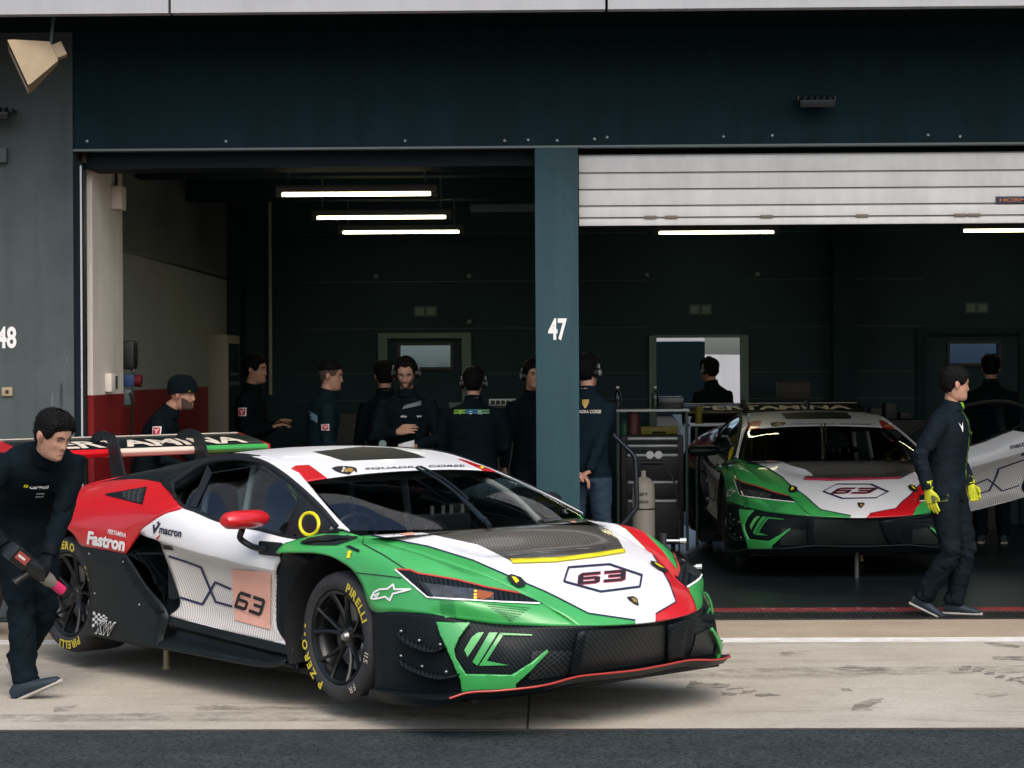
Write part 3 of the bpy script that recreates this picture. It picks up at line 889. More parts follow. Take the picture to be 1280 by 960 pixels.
mb = MB(); mb.box((-.15, -.06, -.05), (.10, .06, .05), 0, .012); mb.build('blue_socket', mat('blue plastic', (.012, .05, .17), .5), sk)
mb = MB(); mb.tube([(.10, 0, 0), (.15, 0, -.005)], [.045, .052], 0, 12); mb.build('red_socket', mat('red plastic', (.16, .008, .015), .5), sk)
mb = MB(); mb.box((-3.6, 16.55, 1.50), (-3.36, 16.68, 1.635), 0, .02); mb.tube([(-3.37, 16.54, 1.60), (-3.34, 16.52, 1.55), (-3.35, 16.52, 1.45), (-3.36, 16.54, .9)], .010, 1, 8)
o = mb.build('plug_box', [B['alu'], M['black']], None); tag(o, 'grey plug box with hanging cable below the blue and red sockets', 'plug box')
lk = empty('locker', (-3.49, 22.12, 0)); tag(lk, 'tall beige steel locker in the left bay corner behind the beanie man', 'locker')
mb = MB(); mb.box((-.108, -.42, .05), (.10, .42, 2.15), 0, .008); mb.build('locker_body', B['locker'], lk)
mb = MB(); mb.box((.101, -.36, .9), (.106, .36, 2.06)); mb.build('locker_door', B['inner'], lk)
mb = MB(); mb.box((.107, -.30, 1.62), (.112, .28, 1.66)); mb.box((.107, -.30, 1.72), (.112, .22, 1.75)); mb.build('locker_shelf', B['alu'], lk)
mb = MB(); mb.tube([(-3.17, 23.38, 1.5), (-3.17, 23.38, 3.88)], .022, 0, 10); o = mb.build('drain_pipe', mat('pale pipe', (.33, .32, .29), .6), None); tag(o, 'pale vertical pipe on the back wall beside the corner locker', 'pipe')

# race transporter and yard seen through the open wicket door
sheet('rear_yard', -80, 80, 23.6, 120, -.003, B['asphalt'])
tr = empty('race_transporter', (-1.5, 40, 0)); tag(tr, 'white topped dark lorry trailer outside beyond the open back door', 'lorry')
mb = MB(); mb.box((.9, -1.2, .9), (4.36, 1.2, 2.25)); mb.build('trailer_body', B['soffit'], tr)
mb = MB(); mb.box((.9, -1.22, 2.255), (4.36, 1.22, 3.0), 0, .03); mb.build('trailer_roof', B['white_clad'], tr)
for x in (1.6, 3.4):
    mb = MB(); mb.lathe([(.2, -.15), (.5, -.15), (.52, -.1), (.52, .1), (.5, .15), (.2, .15)], Matrix.Translation((x, -1.0, .51)) @ Matrix.Rotation(PI / 2, 4, 'X'), 0, 24); mb.build('wheel', M['rubber'], tr)
vn = empty('parked_van', (6.9, 62, 0)); tag(vn, 'pale van parked far outside beyond the open back door', 'van')
mb = MB(); mb.prism([(-2.4, .35), (2.5, .35), (2.5, 1.15), (1.9, 1.35), (1.3, 2.1), (-2.4, 2.15)], -.9, .9, Matrix.Rotation(PI / 2, 4, 'X')); mb.build('body', B['white_clad'], vn, smooth=False)
mb = MB(); mb.prism([(1.75, 1.38), (1.25, 2.0), (-.2, 2.0), (-.2, 1.38)], .901, .91, Matrix.Rotation(PI / 2, 4, 'X')); mb.build('window', M['black'], vn, smooth=False)
for x in (-1.5, 1.6):
    mb = MB(); mb.lathe([(.0, -.1), (.33, -.1), (.33, .1), (0, .1)], Matrix.Translation((x, -.9, .34)) @ Matrix.Rotation(PI / 2, 4, 'X'), 0, 20); mb.build('wheel', M['rubber'], vn)
# livery and trim outlines: points on the car (x forward, y left, z up, metres) and the direction each is pressed onto the bodywork
P = {
 'hood_green': ([(-0.084,-0.8,0.865),(0.004,-0.78,0.852),(0.353,-0.66,0.804),(0.627,-0.6,0.748),(0.815,-0.55,0.686),(0.995,-0.46,0.612),(1.038,-0.42,0.584),(1.165,-0.32,0.503),(1.239,-0.07,0.455),(1.23,-0.05,0.393),(1.154,-0.5,0.388),(0.92,-0.6,0.493),(0.559,-0.7,0.671),(0.178,-0.8,0.773),(-0.087,-0.85,0.835)], (-0.7398,0.665,-0.1021)),
 'hood_red': ([(0.257,0.72,0.894),(0.306,0.7,0.876),(0.523,0.64,0.833),(0.777,0.52,0.749),(0.915,0.46,0.663),(1.037,0.4,0.588),(1.157,0.32,0.507),(1.221,0.1,0.471),(1.238,0.08,0.402),(1.295,0.2,0.376),(1.151,0.6,0.411),(0.95,0.7,0.597),(0.777,0.7,0.714),(0.505,0.8,0.823),(0.291,0.8,0.901)], (-0.6844,0.7228,-0.0958)),
 'red_left': ([(0.333,0.6,0.909),(0.382,0.6,0.885),(0.529,0.6,0.835),(0.671,0.6,0.738),(0.765,0.6,0.643),(0.84,0.6,0.559),(0.897,0.6,0.463),(0.925,0.6,0.371),(1.022,0.6,0.408),(1.017,0.6,0.462),(0.989,0.6,0.544),(0.956,0.6,0.588),(0.87,0.6,0.667),(0.801,0.6,0.731),(0.666,0.6,0.826),(0.523,0.6,0.883),(0.426,0.6,0.926)], (-0.6849,0.7227,-0.0927)),
 'white_left': ([(0.24,0.6,0.926),(0.333,0.6,0.909),(0.382,0.6,0.885),(0.529,0.6,0.835),(0.671,0.6,0.738),(0.765,0.6,0.643),(0.84,0.6,0.559),(0.897,0.6,0.463),(0.897,0.6,0.368),(0.012,0.6,0.315),(-0.382,0.6,0.649)], (-0.6971,0.711,-0.0919)),
 'hood_carbon': ([(0.214,-0.66,0.886),(0.221,-0.62,0.871),(0.571,-0.52,0.816),(0.712,-0.42,0.738),(0.721,-0.41,0.728),(0.706,-0.1,0.714),(0.726,0.15,0.721),(0.708,0.415,0.728),(0.581,0.5,0.789),(0.32,0.65,0.848),(0.202,0.7,0.902),(0.016,0.0,0.929),(0.142,-0.6,0.924)], (-0.7297,0.6789,-0.0819)),
 'yellow': ([(0.703,-0.415,0.739),(0.706,-0.1,0.724),(0.726,0.15,0.732),(0.701,0.41,0.739),(0.71,0.41,0.723),(0.728,0.15,0.714),(0.706,-0.1,0.706),(0.727,-0.415,0.722)], (-0.7136,0.6946,-0.0911)),
 'hex': ([(0.904,-0.2,0.701),(0.898,0.1,0.696),(0.954,0.28,0.631),(0.995,0.22,0.579),(0.936,0.0,0.567),(0.946,-0.27,0.638)], (-0.7018,0.7052,-0.1007)),
 'num_hood': ([(0.921,-0.15,0.612),(0.963,0.15,0.614),(0.928,-0.15,0.667)], (-0.7052,0.7017,-0.1015)),
 'pin': ([(0.805,-0.532,0.668),(0.84,-0.532,0.681),(0.908,-0.532,0.671),(0.948,-0.532,0.646),(0.941,-0.532,0.63),(0.887,-0.532,0.62),(0.84,-0.532,0.638)], (-0.7307,0.675,-0.1026)),
 'pin_mark': ([(0.84,-0.532,0.668),(0.874,-0.532,0.665),(0.897,-0.532,0.649),(0.874,-0.532,0.636),(0.857,-0.532,0.651)], (-0.7313,0.6744,-0.1021)),
 'shield': ([(1.115,0.0,0.551),(1.161,0.0,0.559),(1.191,0.0,0.549),(1.202,0.0,0.515),(1.174,0.0,0.519),(1.141,0.0,0.533)], (-0.6911,0.7141,-0.1116)),
 'shield_in': ([(1.148,0.0,0.548),(1.18,0.0,0.545),(1.19,-0.0,0.526),(1.165,-0.0,0.529)], (-0.6907,0.7144,-0.1117)),
 'lamp': ([(0.476,-0.97,0.715),(0.579,-0.96,0.719),(0.601,-0.93,0.702),(0.719,-0.78,0.667),(0.805,-0.66,0.627),(0.946,-0.56,0.599),(1.058,-0.52,0.557),(0.914,-0.66,0.564),(0.741,-0.8,0.576),(0.673,-0.93,0.592)], (-0.748,0.6553,-0.1051)),
 'lens': ([(0.646,-0.93,0.658),(0.743,-0.85,0.644),(0.829,-0.78,0.633),(0.871,-0.68,0.612),(0.876,-0.68,0.57),(0.808,-0.8,0.583),(0.707,-0.92,0.596)], (-0.7479,0.6551,-0.1072)),
 'lens_bar': ([(0.6,-0.93,0.666),(0.646,-0.93,0.662),(0.718,-0.93,0.598),(0.69,-0.93,0.595)], (-0.759,0.6424,-0.1056)),
 'lamp_top': ([(0.488,-0.97,0.717),(0.579,-0.96,0.719),(0.601,-0.93,0.702),(0.719,-0.78,0.667),(0.805,-0.66,0.627),(0.946,-0.56,0.599)], (-0.7525,0.6508,-0.1009)),
 'lamp_low': ([(0.476,-0.97,0.715),(0.578,-0.95,0.651),(0.673,-0.93,0.592),(0.741,-0.8,0.576),(0.914,-0.66,0.564),(1.058,-0.52,0.556)], (-0.7496,0.6531,-0.1074)),
 'indicator': ([(0.773,-0.72,0.611),(0.817,-0.72,0.618),(0.921,-0.72,0.611),(0.899,-0.72,0.588),(0.838,-0.72,0.574),(0.783,-0.72,0.579)], (-0.7412,0.6624,-0.1087)),
 'indicator_spots': ([(0.809,-0.74,0.615),(0.809,-0.74,0.599),(0.809,-0.74,0.585)], (-0.7435,0.6599,-0.1083)),
 'star': ([(0.305,-0.985,0.563),(0.329,-0.985,0.594),(0.371,-0.985,0.612),(0.435,-0.985,0.619),(0.48,-0.985,0.645),(0.488,-0.985,0.621),(0.614,-0.985,0.63),(0.476,-0.985,0.598),(0.452,-0.985,0.563),(0.417,-0.985,0.579),(0.364,-0.985,0.567),(0.329,-0.985,0.561)], (-0.7711,0.6276,-0.1073)),
 'star_eye': ([(0.329,-0.985,0.579),(0.37,-0.985,0.594),(0.347,-0.985,0.571)], (-0.7739,0.6241,-0.1081)),
 'fender_vent': ([(-0.396,-0.9,0.791),(-0.325,-0.9,0.821),(-0.154,-0.9,0.848),(0.097,-0.9,0.851),(0.086,-0.9,0.842),(-0.085,-0.9,0.797),(-0.331,-0.9,0.784)], (-0.7901,0.6075,-0.0819)),
 'fender_vent2': ([(-0.367,-0.9,0.792),(-0.259,-0.9,0.81),(-0.166,-0.9,0.815),(-0.062,-0.9,0.831),(0.018,-0.9,0.84)], (-0.7905,0.607,-0.082)),
 'tab': ([(0.028,-0.93,0.798),(0.062,-0.93,0.806),(0.151,-0.93,0.787),(0.135,-0.93,0.777)], (-0.7824,0.6168,-0.0861)),
 'tab_arrow': ([(0.064,-0.95,0.744),(0.076,-0.95,0.773),(0.064,-0.95,0.771),(0.095,-0.95,0.786),(0.111,-0.95,0.774),(0.1,-0.95,0.773),(0.095,-0.95,0.746)], (-0.7834,0.6152,-0.0885)),
 'seam1': ([(0.047,-0.83,0.845),(0.043,-0.83,0.808),(0.301,-0.9,0.771),(0.533,-0.95,0.718)], (-0.7748,0.6262,-0.0874)),
 'seam2': ([(0.192,-0.99,0.682),(0.373,-0.985,0.682),(0.523,-0.97,0.678)], (-0.7739,0.6256,-0.0987)),
 'seam3': ([(1.093,-0.5,0.545),(1.154,-0.47,0.515),(1.214,-0.44,0.462)], (-0.7138,0.6903,-0.1181)),
 'hatchA0': ([(0.705,-0.88,0.576),(0.81,-0.88,0.575)], (-0.7522,0.6494,-0.1113)),
 'hatchA1': ([(0.707,-0.88,0.564),(0.814,-0.88,0.564)], (-0.752,0.6495,-0.1124)),
 'hatchA2': ([(0.709,-0.88,0.553),(0.817,-0.88,0.553)], (-0.7518,0.6495,-0.1135)),
 'hatchA3': ([(0.711,-0.88,0.541),(0.82,-0.88,0.541)], (-0.7516,0.6496,-0.1147)),
 'hatchA4': ([(0.713,-0.88,0.53),(0.823,-0.88,0.53)], (-0.7514,0.6496,-0.1158)),
 'hatchA5': ([(0.715,-0.88,0.518),(0.827,-0.88,0.519)], (-0.7512,0.6497,-0.1169)),
 'hatchA6': ([(0.718,-0.88,0.507),(0.83,-0.88,0.507)], (-0.751,0.6497,-0.1181)),
 'hatchB0': ([(0.849,-0.72,0.56),(1.181,-0.72,0.563)], (-0.7329,0.6708,-0.1136)),
 'hatchB1': ([(0.877,-0.72,0.55),(1.16,-0.72,0.552)], (-0.7327,0.6709,-0.1147)),
 'hatchB2': ([(0.904,-0.72,0.541),(1.139,-0.72,0.54)], (-0.7325,0.6709,-0.1157)),
 'hatchB3': ([(0.931,-0.72,0.531),(1.118,-0.72,0.528)], (-0.7323,0.6709,-0.1168)),
 'hatchB4': ([(0.958,-0.72,0.522),(1.097,-0.72,0.516)], (-0.732,0.671,-0.1178)),
 'hatchB5': ([(0.985,-0.72,0.513),(1.075,-0.72,0.504)], (-0.7318,0.671,-0.1189)),
 'hatchB6': ([(1.011,-0.72,0.503),(1.054,-0.72,0.492)], (-0.7316,0.6711,-0.12)),
 'hatchB7': ([(1.038,-0.72,0.494),(1.033,-0.72,0.481)], (-0.7314,0.6711,-0.121)),
 'frame': ([(0.716,-0.9,0.47),(0.775,-0.85,0.464),(0.84,-0.8,0.463),(0.796,-0.83,0.393),(0.783,-0.85,0.339),(0.796,-0.85,0.3),(0.856,-0.84,0.231),(1.019,-0.7,0.23),(1.083,-0.64,0.285),(1.13,-0.6,0.334),(1.127,-0.57,0.346),(1.131,-0.57,0.335),(1.123,-0.62,0.298),(1.118,-0.68,0.256),(1.078,-0.73,0.201),(1.089,-0.74,0.177),(0.85,-0.86,0.153),(0.845,-0.86,0.197),(0.797,-0.87,0.288),(0.743,-0.9,0.416)], (-0.7364,0.6624,-0.1378)),
 'leaf': ([(0.817,-0.82,0.339),(0.873,-0.82,0.406),(0.916,-0.82,0.431),(0.96,-0.82,0.436),(0.841,-0.82,0.307)], (-0.7423,0.6573,-0.1305)),
 'blade1': ([(0.931,-0.76,0.426),(0.992,-0.76,0.432),(0.846,-0.76,0.261),(0.809,-0.76,0.274)], (-0.7384,0.661,-0.1335)),
 'blade2': ([(0.984,-0.74,0.424),(1.006,-0.74,0.417),(0.891,-0.74,0.286),(1.047,-0.74,0.28),(0.836,-0.74,0.257)], (-0.7347,0.6647,-0.1355)),
 'blade_top': ([(0.918,-0.68,0.416),(1.148,-0.68,0.43),(1.148,-0.68,0.424),(0.94,-0.68,0.407)], (-0.7287,0.6729,-0.1274)),
 'mesh': ([(1.178,-0.36,0.423),(1.27,0.12,0.418),(1.265,0.12,0.237),(1.136,-0.36,0.211)], (-0.6927,0.7088,-0.1333)),
 'post_a': ([(1.168,-0.4,0.419),(1.178,-0.36,0.428),(1.139,-0.36,0.211),(1.118,-0.42,0.209)], (-0.7082,0.6929,-0.1357)),
 'post_b': ([(1.27,0.12,0.421),(1.229,0.32,0.431),(1.188,0.32,0.221),(1.265,0.12,0.237)], (-0.6754,0.7259,-0.13)),
 'brow': ([(1.056,-0.62,0.44),(1.184,-0.36,0.443),(1.177,-0.36,0.372),(1.187,-0.42,0.336),(1.138,-0.58,0.344),(1.124,-0.62,0.368)], (-0.7144,0.6876,-0.1302)),
 'lowmesh': ([(1.062,-0.6,0.335),(1.218,-0.45,0.339),(1.149,-0.45,0.216),(1.054,-0.62,0.196)], (-0.7162,0.6835,-0.1411)),
 'dive1': ([(0.515,-0.99,0.417),(0.555,-0.99,0.4),(0.612,-0.98,0.379),(0.674,-0.975,0.364),(0.746,-0.96,0.351),(0.801,-0.95,0.354),(0.823,-0.94,0.368)], (-0.7582,0.6389,-0.1305)),
 'dive2': ([(0.514,-0.99,0.297),(0.554,-0.99,0.279),(0.611,-0.98,0.258),(0.689,-0.97,0.24),(0.761,-0.955,0.227),(0.833,-0.94,0.225),(0.892,-0.92,0.239)], (-0.7559,0.639,-0.1426)),
 'textured': ([(-1.877,-0.93,0.753),(-1.441,-0.93,0.7),(-1.127,-0.93,0.673),(-0.848,-0.93,0.647),(-0.571,-0.93,0.638),(-0.523,-0.93,0.442),(-0.44,-0.93,0.281),(-0.683,-0.93,0.245),(-1.193,-0.93,0.29),(-1.599,-0.93,0.309),(-1.727,-0.93,0.665)], (-0.8184,0.5654,-0.1032)),
 'line1': ([(-1.647,-0.92,0.653),(-1.434,-0.92,0.629),(-1.284,-0.92,0.607),(-1.144,-0.92,0.425),(-0.986,-0.92,0.412)], (-0.8243,0.5575,-0.0988)),
 'line2': ([(-1.548,-0.91,0.424),(-1.287,-0.91,0.399),(-1.161,-0.91,0.532),(-1.011,-0.91,0.505)], (-0.822,0.5595,-0.1057)),
 'pink': ([(-0.989,-0.92,0.617),(-0.625,-0.92,0.625),(-0.632,-0.92,0.315),(-0.962,-0.92,0.338)], (-0.8095,0.577,-0.1084)),
 'num_door': ([(-0.984,-0.91,0.407),(-0.732,-0.91,0.377),(-0.933,-0.91,0.503)], (-0.8112,0.574,-0.1116)),
 'macron': ([(-1.66,-0.95,0.78),(-1.436,-0.95,0.767),(-1.646,-0.95,0.826)], (-0.8344,0.5458,-0.0765)),
 'mark1': ([(-1.724,-0.95,0.82),(-1.705,-0.95,0.826),(-1.699,-0.95,0.803),(-1.653,-0.95,0.836),(-1.638,-0.95,0.835),(-1.716,-0.95,0.768)], (-0.8373,0.5418,-0.074)),
 'mark2': ([(-1.681,-0.95,0.84),(-1.656,-0.95,0.847),(-1.66,-0.95,0.832),(-1.676,-0.95,0.827)], (-0.8369,0.5426,-0.0723)),
 'dash': ([(-1.695,-0.95,0.746),(-1.651,-0.95,0.77),(-1.644,-0.95,0.765),(-1.68,-0.95,0.74)], (-0.8364,0.5424,-0.079)),
 'handle': ([(-1.741,-0.94,0.722),(-1.544,-0.94,0.711),(-1.523,-0.94,0.689),(-1.619,-0.94,0.688)], (-0.8342,0.5451,-0.0837)),
 'fastron': ([(-2.357,-1.0,0.682),(-1.946,-1.0,0.664),(-2.337,-1.0,0.757)], (-0.8507,0.5194,-0.0806)),
 'pertamina': ([(-2.125,-1.0,0.753),(-1.929,-1.0,0.74),(-2.115,-1.0,0.78)], (-0.8476,0.5251,-0.0769)),
 'vent': ([(-2.294,-0.92,0.968),(-2.232,-0.92,0.98),(-1.828,-0.92,1.034),(-1.879,-0.92,0.928),(-2.055,-0.92,0.945),(-2.218,-0.92,0.96)], (-0.8463,0.5295,-0.0595)),
 'vent_in': ([(-2.115,-0.92,0.988),(-1.847,-0.92,1.026),(-1.895,-0.92,0.934),(-2.055,-0.92,0.947)], (-0.8438,0.5333,-0.0595)),
 'taillight': ([(-2.667,-0.97,0.844),(-2.655,-0.97,0.88),(-2.619,-0.97,0.89),(-2.638,-0.97,0.849)], (-0.8597,0.5066,-0.0654)),
 'kw': ([(-2.269,-1.0,0.163),(-2.07,-1.0,0.163),(-2.233,-1.0,0.241)], (-0.8468,0.518,-0.1213)),
 'check': ([(-2.296,-1.0,0.187),(-2.137,-1.0,0.247),(-2.289,-1.0,0.285)], (-0.8483,0.5165,-0.1169)),
 'check_q': ([(-2.291,-1.0,0.284),(-2.13,-1.0,0.271),(-2.137,-1.0,0.234),(-2.303,-1.0,0.19)], (-0.8478,0.5174,-0.1167)),
 'bolts': ([(-2.337,-1.0,0.621),(-2.276,-1.0,0.391),(-1.964,-1.0,0.598),(-1.892,-1.0,0.535),(-1.794,-1.0,0.363)], (-0.8459,0.5244,-0.0975)),
 'win_front': ([(-0.143,-0.85,0.874),(-0.276,-0.85,0.968),(-0.455,-0.85,1.067),(-0.464,-0.85,1.061),(-0.597,-0.85,0.821),(-0.506,-0.85,0.807)], (-0.797,0.5999,-0.0699)),
 'win_bpillar': ([(-1.39,-0.8,1.17),(-1.35,-0.8,1.124),(-1.502,-0.8,0.924),(-1.564,-0.8,0.925)], (-0.8264,0.5602,-0.0562)),
 'win_quarter': ([(-1.721,-0.82,1.05),(-1.504,-0.82,1.133),(-1.416,-0.82,1.143),(-1.531,-0.82,0.926),(-1.556,-0.82,0.932),(-1.67,-0.82,1.005)], (-0.8302,0.5547,-0.0562)),
 'ring_c': ([(-0.354,-0.87,0.892),(-0.441,-0.87,0.888),(-0.353,-0.87,0.955)], (-0.797,0.5997,-0.0721)),
 'win_main_line': ([(-1.35,-0.8,1.124),(-0.933,-0.8,1.176),(-0.831,-0.8,1.153),(-0.632,-0.8,1.071),(-0.534,-0.8,1.005),(-0.665,-0.8,0.814),(-0.898,-0.8,0.831),(-1.305,-0.8,0.86),(-1.502,-0.8,0.924)], (-0.8123,0.5799,-0.0617)),
 'red_r': ([(-0.862,-0.61,1.16),(-0.886,-0.56,1.173),(-0.872,-0.48,1.174),(-0.611,-0.55,1.11),(-0.611,-0.69,1.098)], (-0.798,0.6006,-0.049)),
 'red_l': ([(-0.868,0.61,1.171),(-0.735,0.56,1.178),(-0.643,0.58,1.151),(-0.61,0.69,1.099),(-0.578,0.58,1.104)], (-0.7464,0.6639,-0.0465)),
 'roof_black': ([(-1.33,-0.1,1.223),(-1.25,0.2,1.246),(-1.031,0.25,1.244),(-0.886,0.3,1.214),(-0.788,0.3,1.189),(-0.794,0.0,1.19),(-0.79,-0.3,1.191),(-1.092,-0.2,1.213)], (-0.7795,0.6251,-0.0409)),
 'badge': ([(-0.811,-0.37,1.151),(-0.768,-0.37,1.162),(-0.701,-0.37,1.167),(-0.625,-0.37,1.165),(-0.587,-0.37,1.158),(-0.582,-0.37,1.138),(-0.609,-0.37,1.125),(-0.659,-0.37,1.121),(-0.726,-0.37,1.127),(-0.777,-0.37,1.137)], (-0.7866,0.6155,-0.0486)),
 'badge_in': ([(-0.717,-0.36,1.151),(-0.693,-0.36,1.146),(-0.676,-0.36,1.155),(-0.638,-0.36,1.155),(-0.626,-0.36,1.143),(-0.647,-0.36,1.131),(-0.67,-0.36,1.134),(-0.694,-0.36,1.128),(-0.71,-0.36,1.137)], (-0.7859,0.6164,-0.0488)),
 'squadra': ([(-0.602,-0.3,1.147),(-0.432,-0.02,1.154),(-0.597,-0.3,1.157)], (-0.7751,0.6301,-0.0479)),
 'corse': ([(-0.415,0.0,1.155),(-0.505,0.35,1.143),(-0.412,0.0,1.166)], (-0.7579,0.6507,-0.0472)),
 'flag_l': ([(-0.698,0.6,1.138),(-0.64,0.6,1.145),(-0.583,0.6,1.125),(-0.641,0.6,1.117)], (-0.7449,0.6655,-0.0474)),
 'sticker1': ([(0.073,-0.7,0.855),(0.107,-0.7,0.868),(0.149,-0.7,0.863),(0.137,-0.7,0.848),(0.094,-0.7,0.846)], (-0.7717,0.6311,-0.0791)),
 'sticker2': ([(0.125,-0.68,0.868),(0.173,-0.68,0.872),(0.269,-0.68,0.868),(0.281,-0.68,0.857),(0.221,-0.68,0.85),(0.149,-0.68,0.855)], (-0.7673,0.6364,-0.079)),
}
# ================================================================== the race car
def orient(o, axis_z=0.55, up=False):
    """make the faces of an open panel look outwards from the car's axis"""
    me = o.data
    s = 0
    for p in me.polygons:
        c = p.center
        w = Vector((0, 0, 1)) if up else Vector((0, c.y, (c.z - axis_z) * 0.8))
        s += p.normal.dot(w) * p.area
    if s < 0: me.flip_normals()
    return o


def panel(name, G, m, parent, su=6, sv=6, thick=0.012, up=False, angle=40):
    mb = MB(); mb.grid(surface(G, su, sv))
    o = mb.build(name, m, parent, angle=angle, recalc=False)
    orient(o, up=up)
    if thick:
        md = o.modifiers.new('thickness', 'SOLIDIFY'); md.thickness = thick; md.offset = -1
    return o


def paint(o, pts, d, m, facing=0.02):
    """cut a panel along an outline seen from direction d and give the inside another paint"""
    me = o.data
    d = Vector(d).normalized(); a = d.orthogonal().normalized(); b = d.cross(a)
    Q = [(Vector(p).dot(a), Vector(p).dot(b)) for p in pts]
    if m.name not in [x.name for x in me.materials]: me.materials.append(m)
    mi = [x.name for x in me.materials].index(m.name)
    bm = bmesh.new(); bm.from_mesh(me)
    n = len(Q)
    for i in range(n):
        p, q = Q[i], Q[(i + 1) % n]
        lo = (min(p[0], q[0]) - 0.004, min(p[1], q[1]) - 0.004); hi = (max(p[0], q[0]) + 0.004, max(p[1], q[1]) + 0.004)
        fs = []
        for f in bm.faces:
            us = [v.co.dot(a) for v in f.verts]; vs = [v.co.dot(b) for v in f.verts]
            if max(us) >= lo[0] and min(us) <= hi[0] and max(vs) >= lo[1] and min(vs) <= hi[1]: fs.append(f)
        if not fs: continue
        nrm = (a * -(q[1] - p[1]) + b * (q[0] - p[0])).normalized()
        co = a * p[0] + b * p[1]
        g = set(fs)
        for f in fs: g.update(f.edges); g.update(f.verts)
        bmesh.ops.bisect_plane(bm, geom=list(g), dist=1e-5, plane_co=co, plane_no=nrm)
    bm.normal_update()
    for f in bm.faces:
        c = f.calc_center_median(); x, y = c.dot(a), c.dot(b)
        if f.normal.dot(d) > -facing: continue
        ins = False
        j = n - 1
        for i in range(n):
            if (Q[i][1] > y) != (Q[j][1] > y) and x < (Q[j][0] - Q[i][0]) * (y - Q[i][1]) / (Q[j][1] - Q[i][1]) + Q[i][0]: ins = not ins
            j = i
        if ins: f.material_index = mi
    bm.to_mesh(me); bm.free()
    finish_mesh(me, True, 40)


def mir(pts):
    return [(p[0], -p[1], p[2]) for p in pts]


def mdir(d):
    return (d[0], -d[1], d[2])


SIX = [[(0.16, 1), (1, 1), (1, 0.8), (0.22, 0.8)], [(0.16, 1), (0.22, 0.8), (0.22, 0.2), (0, 0), (0, 0.8)],
       [(0.22, 0.6), (0.85, 0.6), (0.85, 0.42), (0.22, 0.42)], [(0, 0), (0.85, 0), (0.85, 0.2), (0.22, 0.2)], [(0.85, 0.6), (1, 0.5), (1, 0.12), (0.85, 0), (0.78, 0.2), (0.78, 0.42)]]
THREE = [[(0, 1), (0.85, 1), (0.78, 0.8), (0, 0.8)], [(0.2, 0.6), (0.8, 0.6), (0.8, 0.42), (0.2, 0.42)], [(0, 0), (0.85, 0), (0.78, 0.2), (0, 0.2)],
         [(0.85, 1), (1, 0.88), (1, 0.12), (0.85, 0), (0.78, 0.2), (0.78, 0.8)]]


def race_number(name, LL, LR, UL, d, bvh, parent, grow=0.012, slant=0.0):
    """the two digits 6 and 3 as block strokes with an outline behind them"""
    LL, LR, UL = Vector(LL), Vector(LR), Vector(UL)
    U, V = LR - LL, UL - LL
    mb = MB()
    for x0, strokes in ((0.0, SIX), (0.54, THREE)):
        for s in strokes:
            pts = [LL + U * (x0 + 0.45 * x) + V * y for x, y in s]
            c = sum((p for p in pts), Vector()) / len(pts)
            big = []
            for p in pts:
                r = p - c
                uu, vv = U.normalized(), V.normalized()
                big.append(p + uu * math.copysign(grow, r.dot(uu)) + vv * math.copysign(grow, r.dot(vv)))
            drape_poly(mb, big, d, bvh, 1, 0.03, 0.003)
            drape_poly(mb, pts, d, bvh, 0, 0.03, 0.0042)
    return mb.build(name, [M['ink'], M['crimson'] if parent.name.startswith('bonnet') else M['pink']], parent, smooth=False, recalc=False)


# control points of the right-hand bodywork, y measured outwards
G_HOOD_C = [(1.292, .446), (1.245, .485), (1.166, .533), (1.05, .597), (.97, .640), (.874, .679), (.78, .714), (.707, .737), (.60, .766), (.45, .802), (.30, .838), (.20, .858)]
G_SEAM = [(1.204, .43, .456), (1.15, .465, .502), (1.09, .497, .537), (1.02, .515, .567), (.96, .532, .588), (.88, .565, .625), (.80, .60, .660), (.74, .627, .682), (.62, .672, .716), (.45, .715, .757), (.25, .762, .802), (.0, .805, .848)]
G_FENDER = [
    [(1.204, .43, .456), (1.11, .57, .460), (.98, .72, .467), (.86, .845, .489), (.78, .91, .508)],
    [(1.05, .506, .555), (.975, .67, .563), (.895, .80, .574), (.785, .90, .583), (.64, .965, .516)],
    [(.925, .545, .602), (.845, .645, .632), (.745, .775, .655), (.60, .93, .65), (.48, .99, .512)],
    [(.78, .61, .668), (.715, .69, .69), (.62, .80, .727), (.46, .955, .69), (.325, 1.0, .505)],
    [(.62, .672, .716), (.55, .745, .742), (.46, .84, .785), (.32, .965, .748), (.243, 1.0, .63)],
    [(.45, .715, .757), (.40, .785, .778), (.33, .865, .812), (.22, .968, .778), (.172, 1.0, .693)],
    [(.28, .753, .794), (.24, .812, .806), (.18, .878, .824), (.11, .968, .796), (.087, 1.0, .728)],
    [(.12, .785, .824), (.09, .832, .828), (.04, .888, .830), (0, .968, .802), (-.028, 1.0, .757)],
    [(0, .81, .846), (-.04, .85, .842), (-.08, .895, .832), (-.12, .968, .80), (-.162, 1.0, .765)],
    [(-.11, .862, .866), (-.16, .878, .852), (-.21, .905, .834), (-.26, .965, .797), (-.327, 1.0, .757)],
    [(-.43, .888, .812), (-.44, .905, .806), (-.45, .928, .80), (-.46, .967, .785), (-.48, .998, .745)],
]
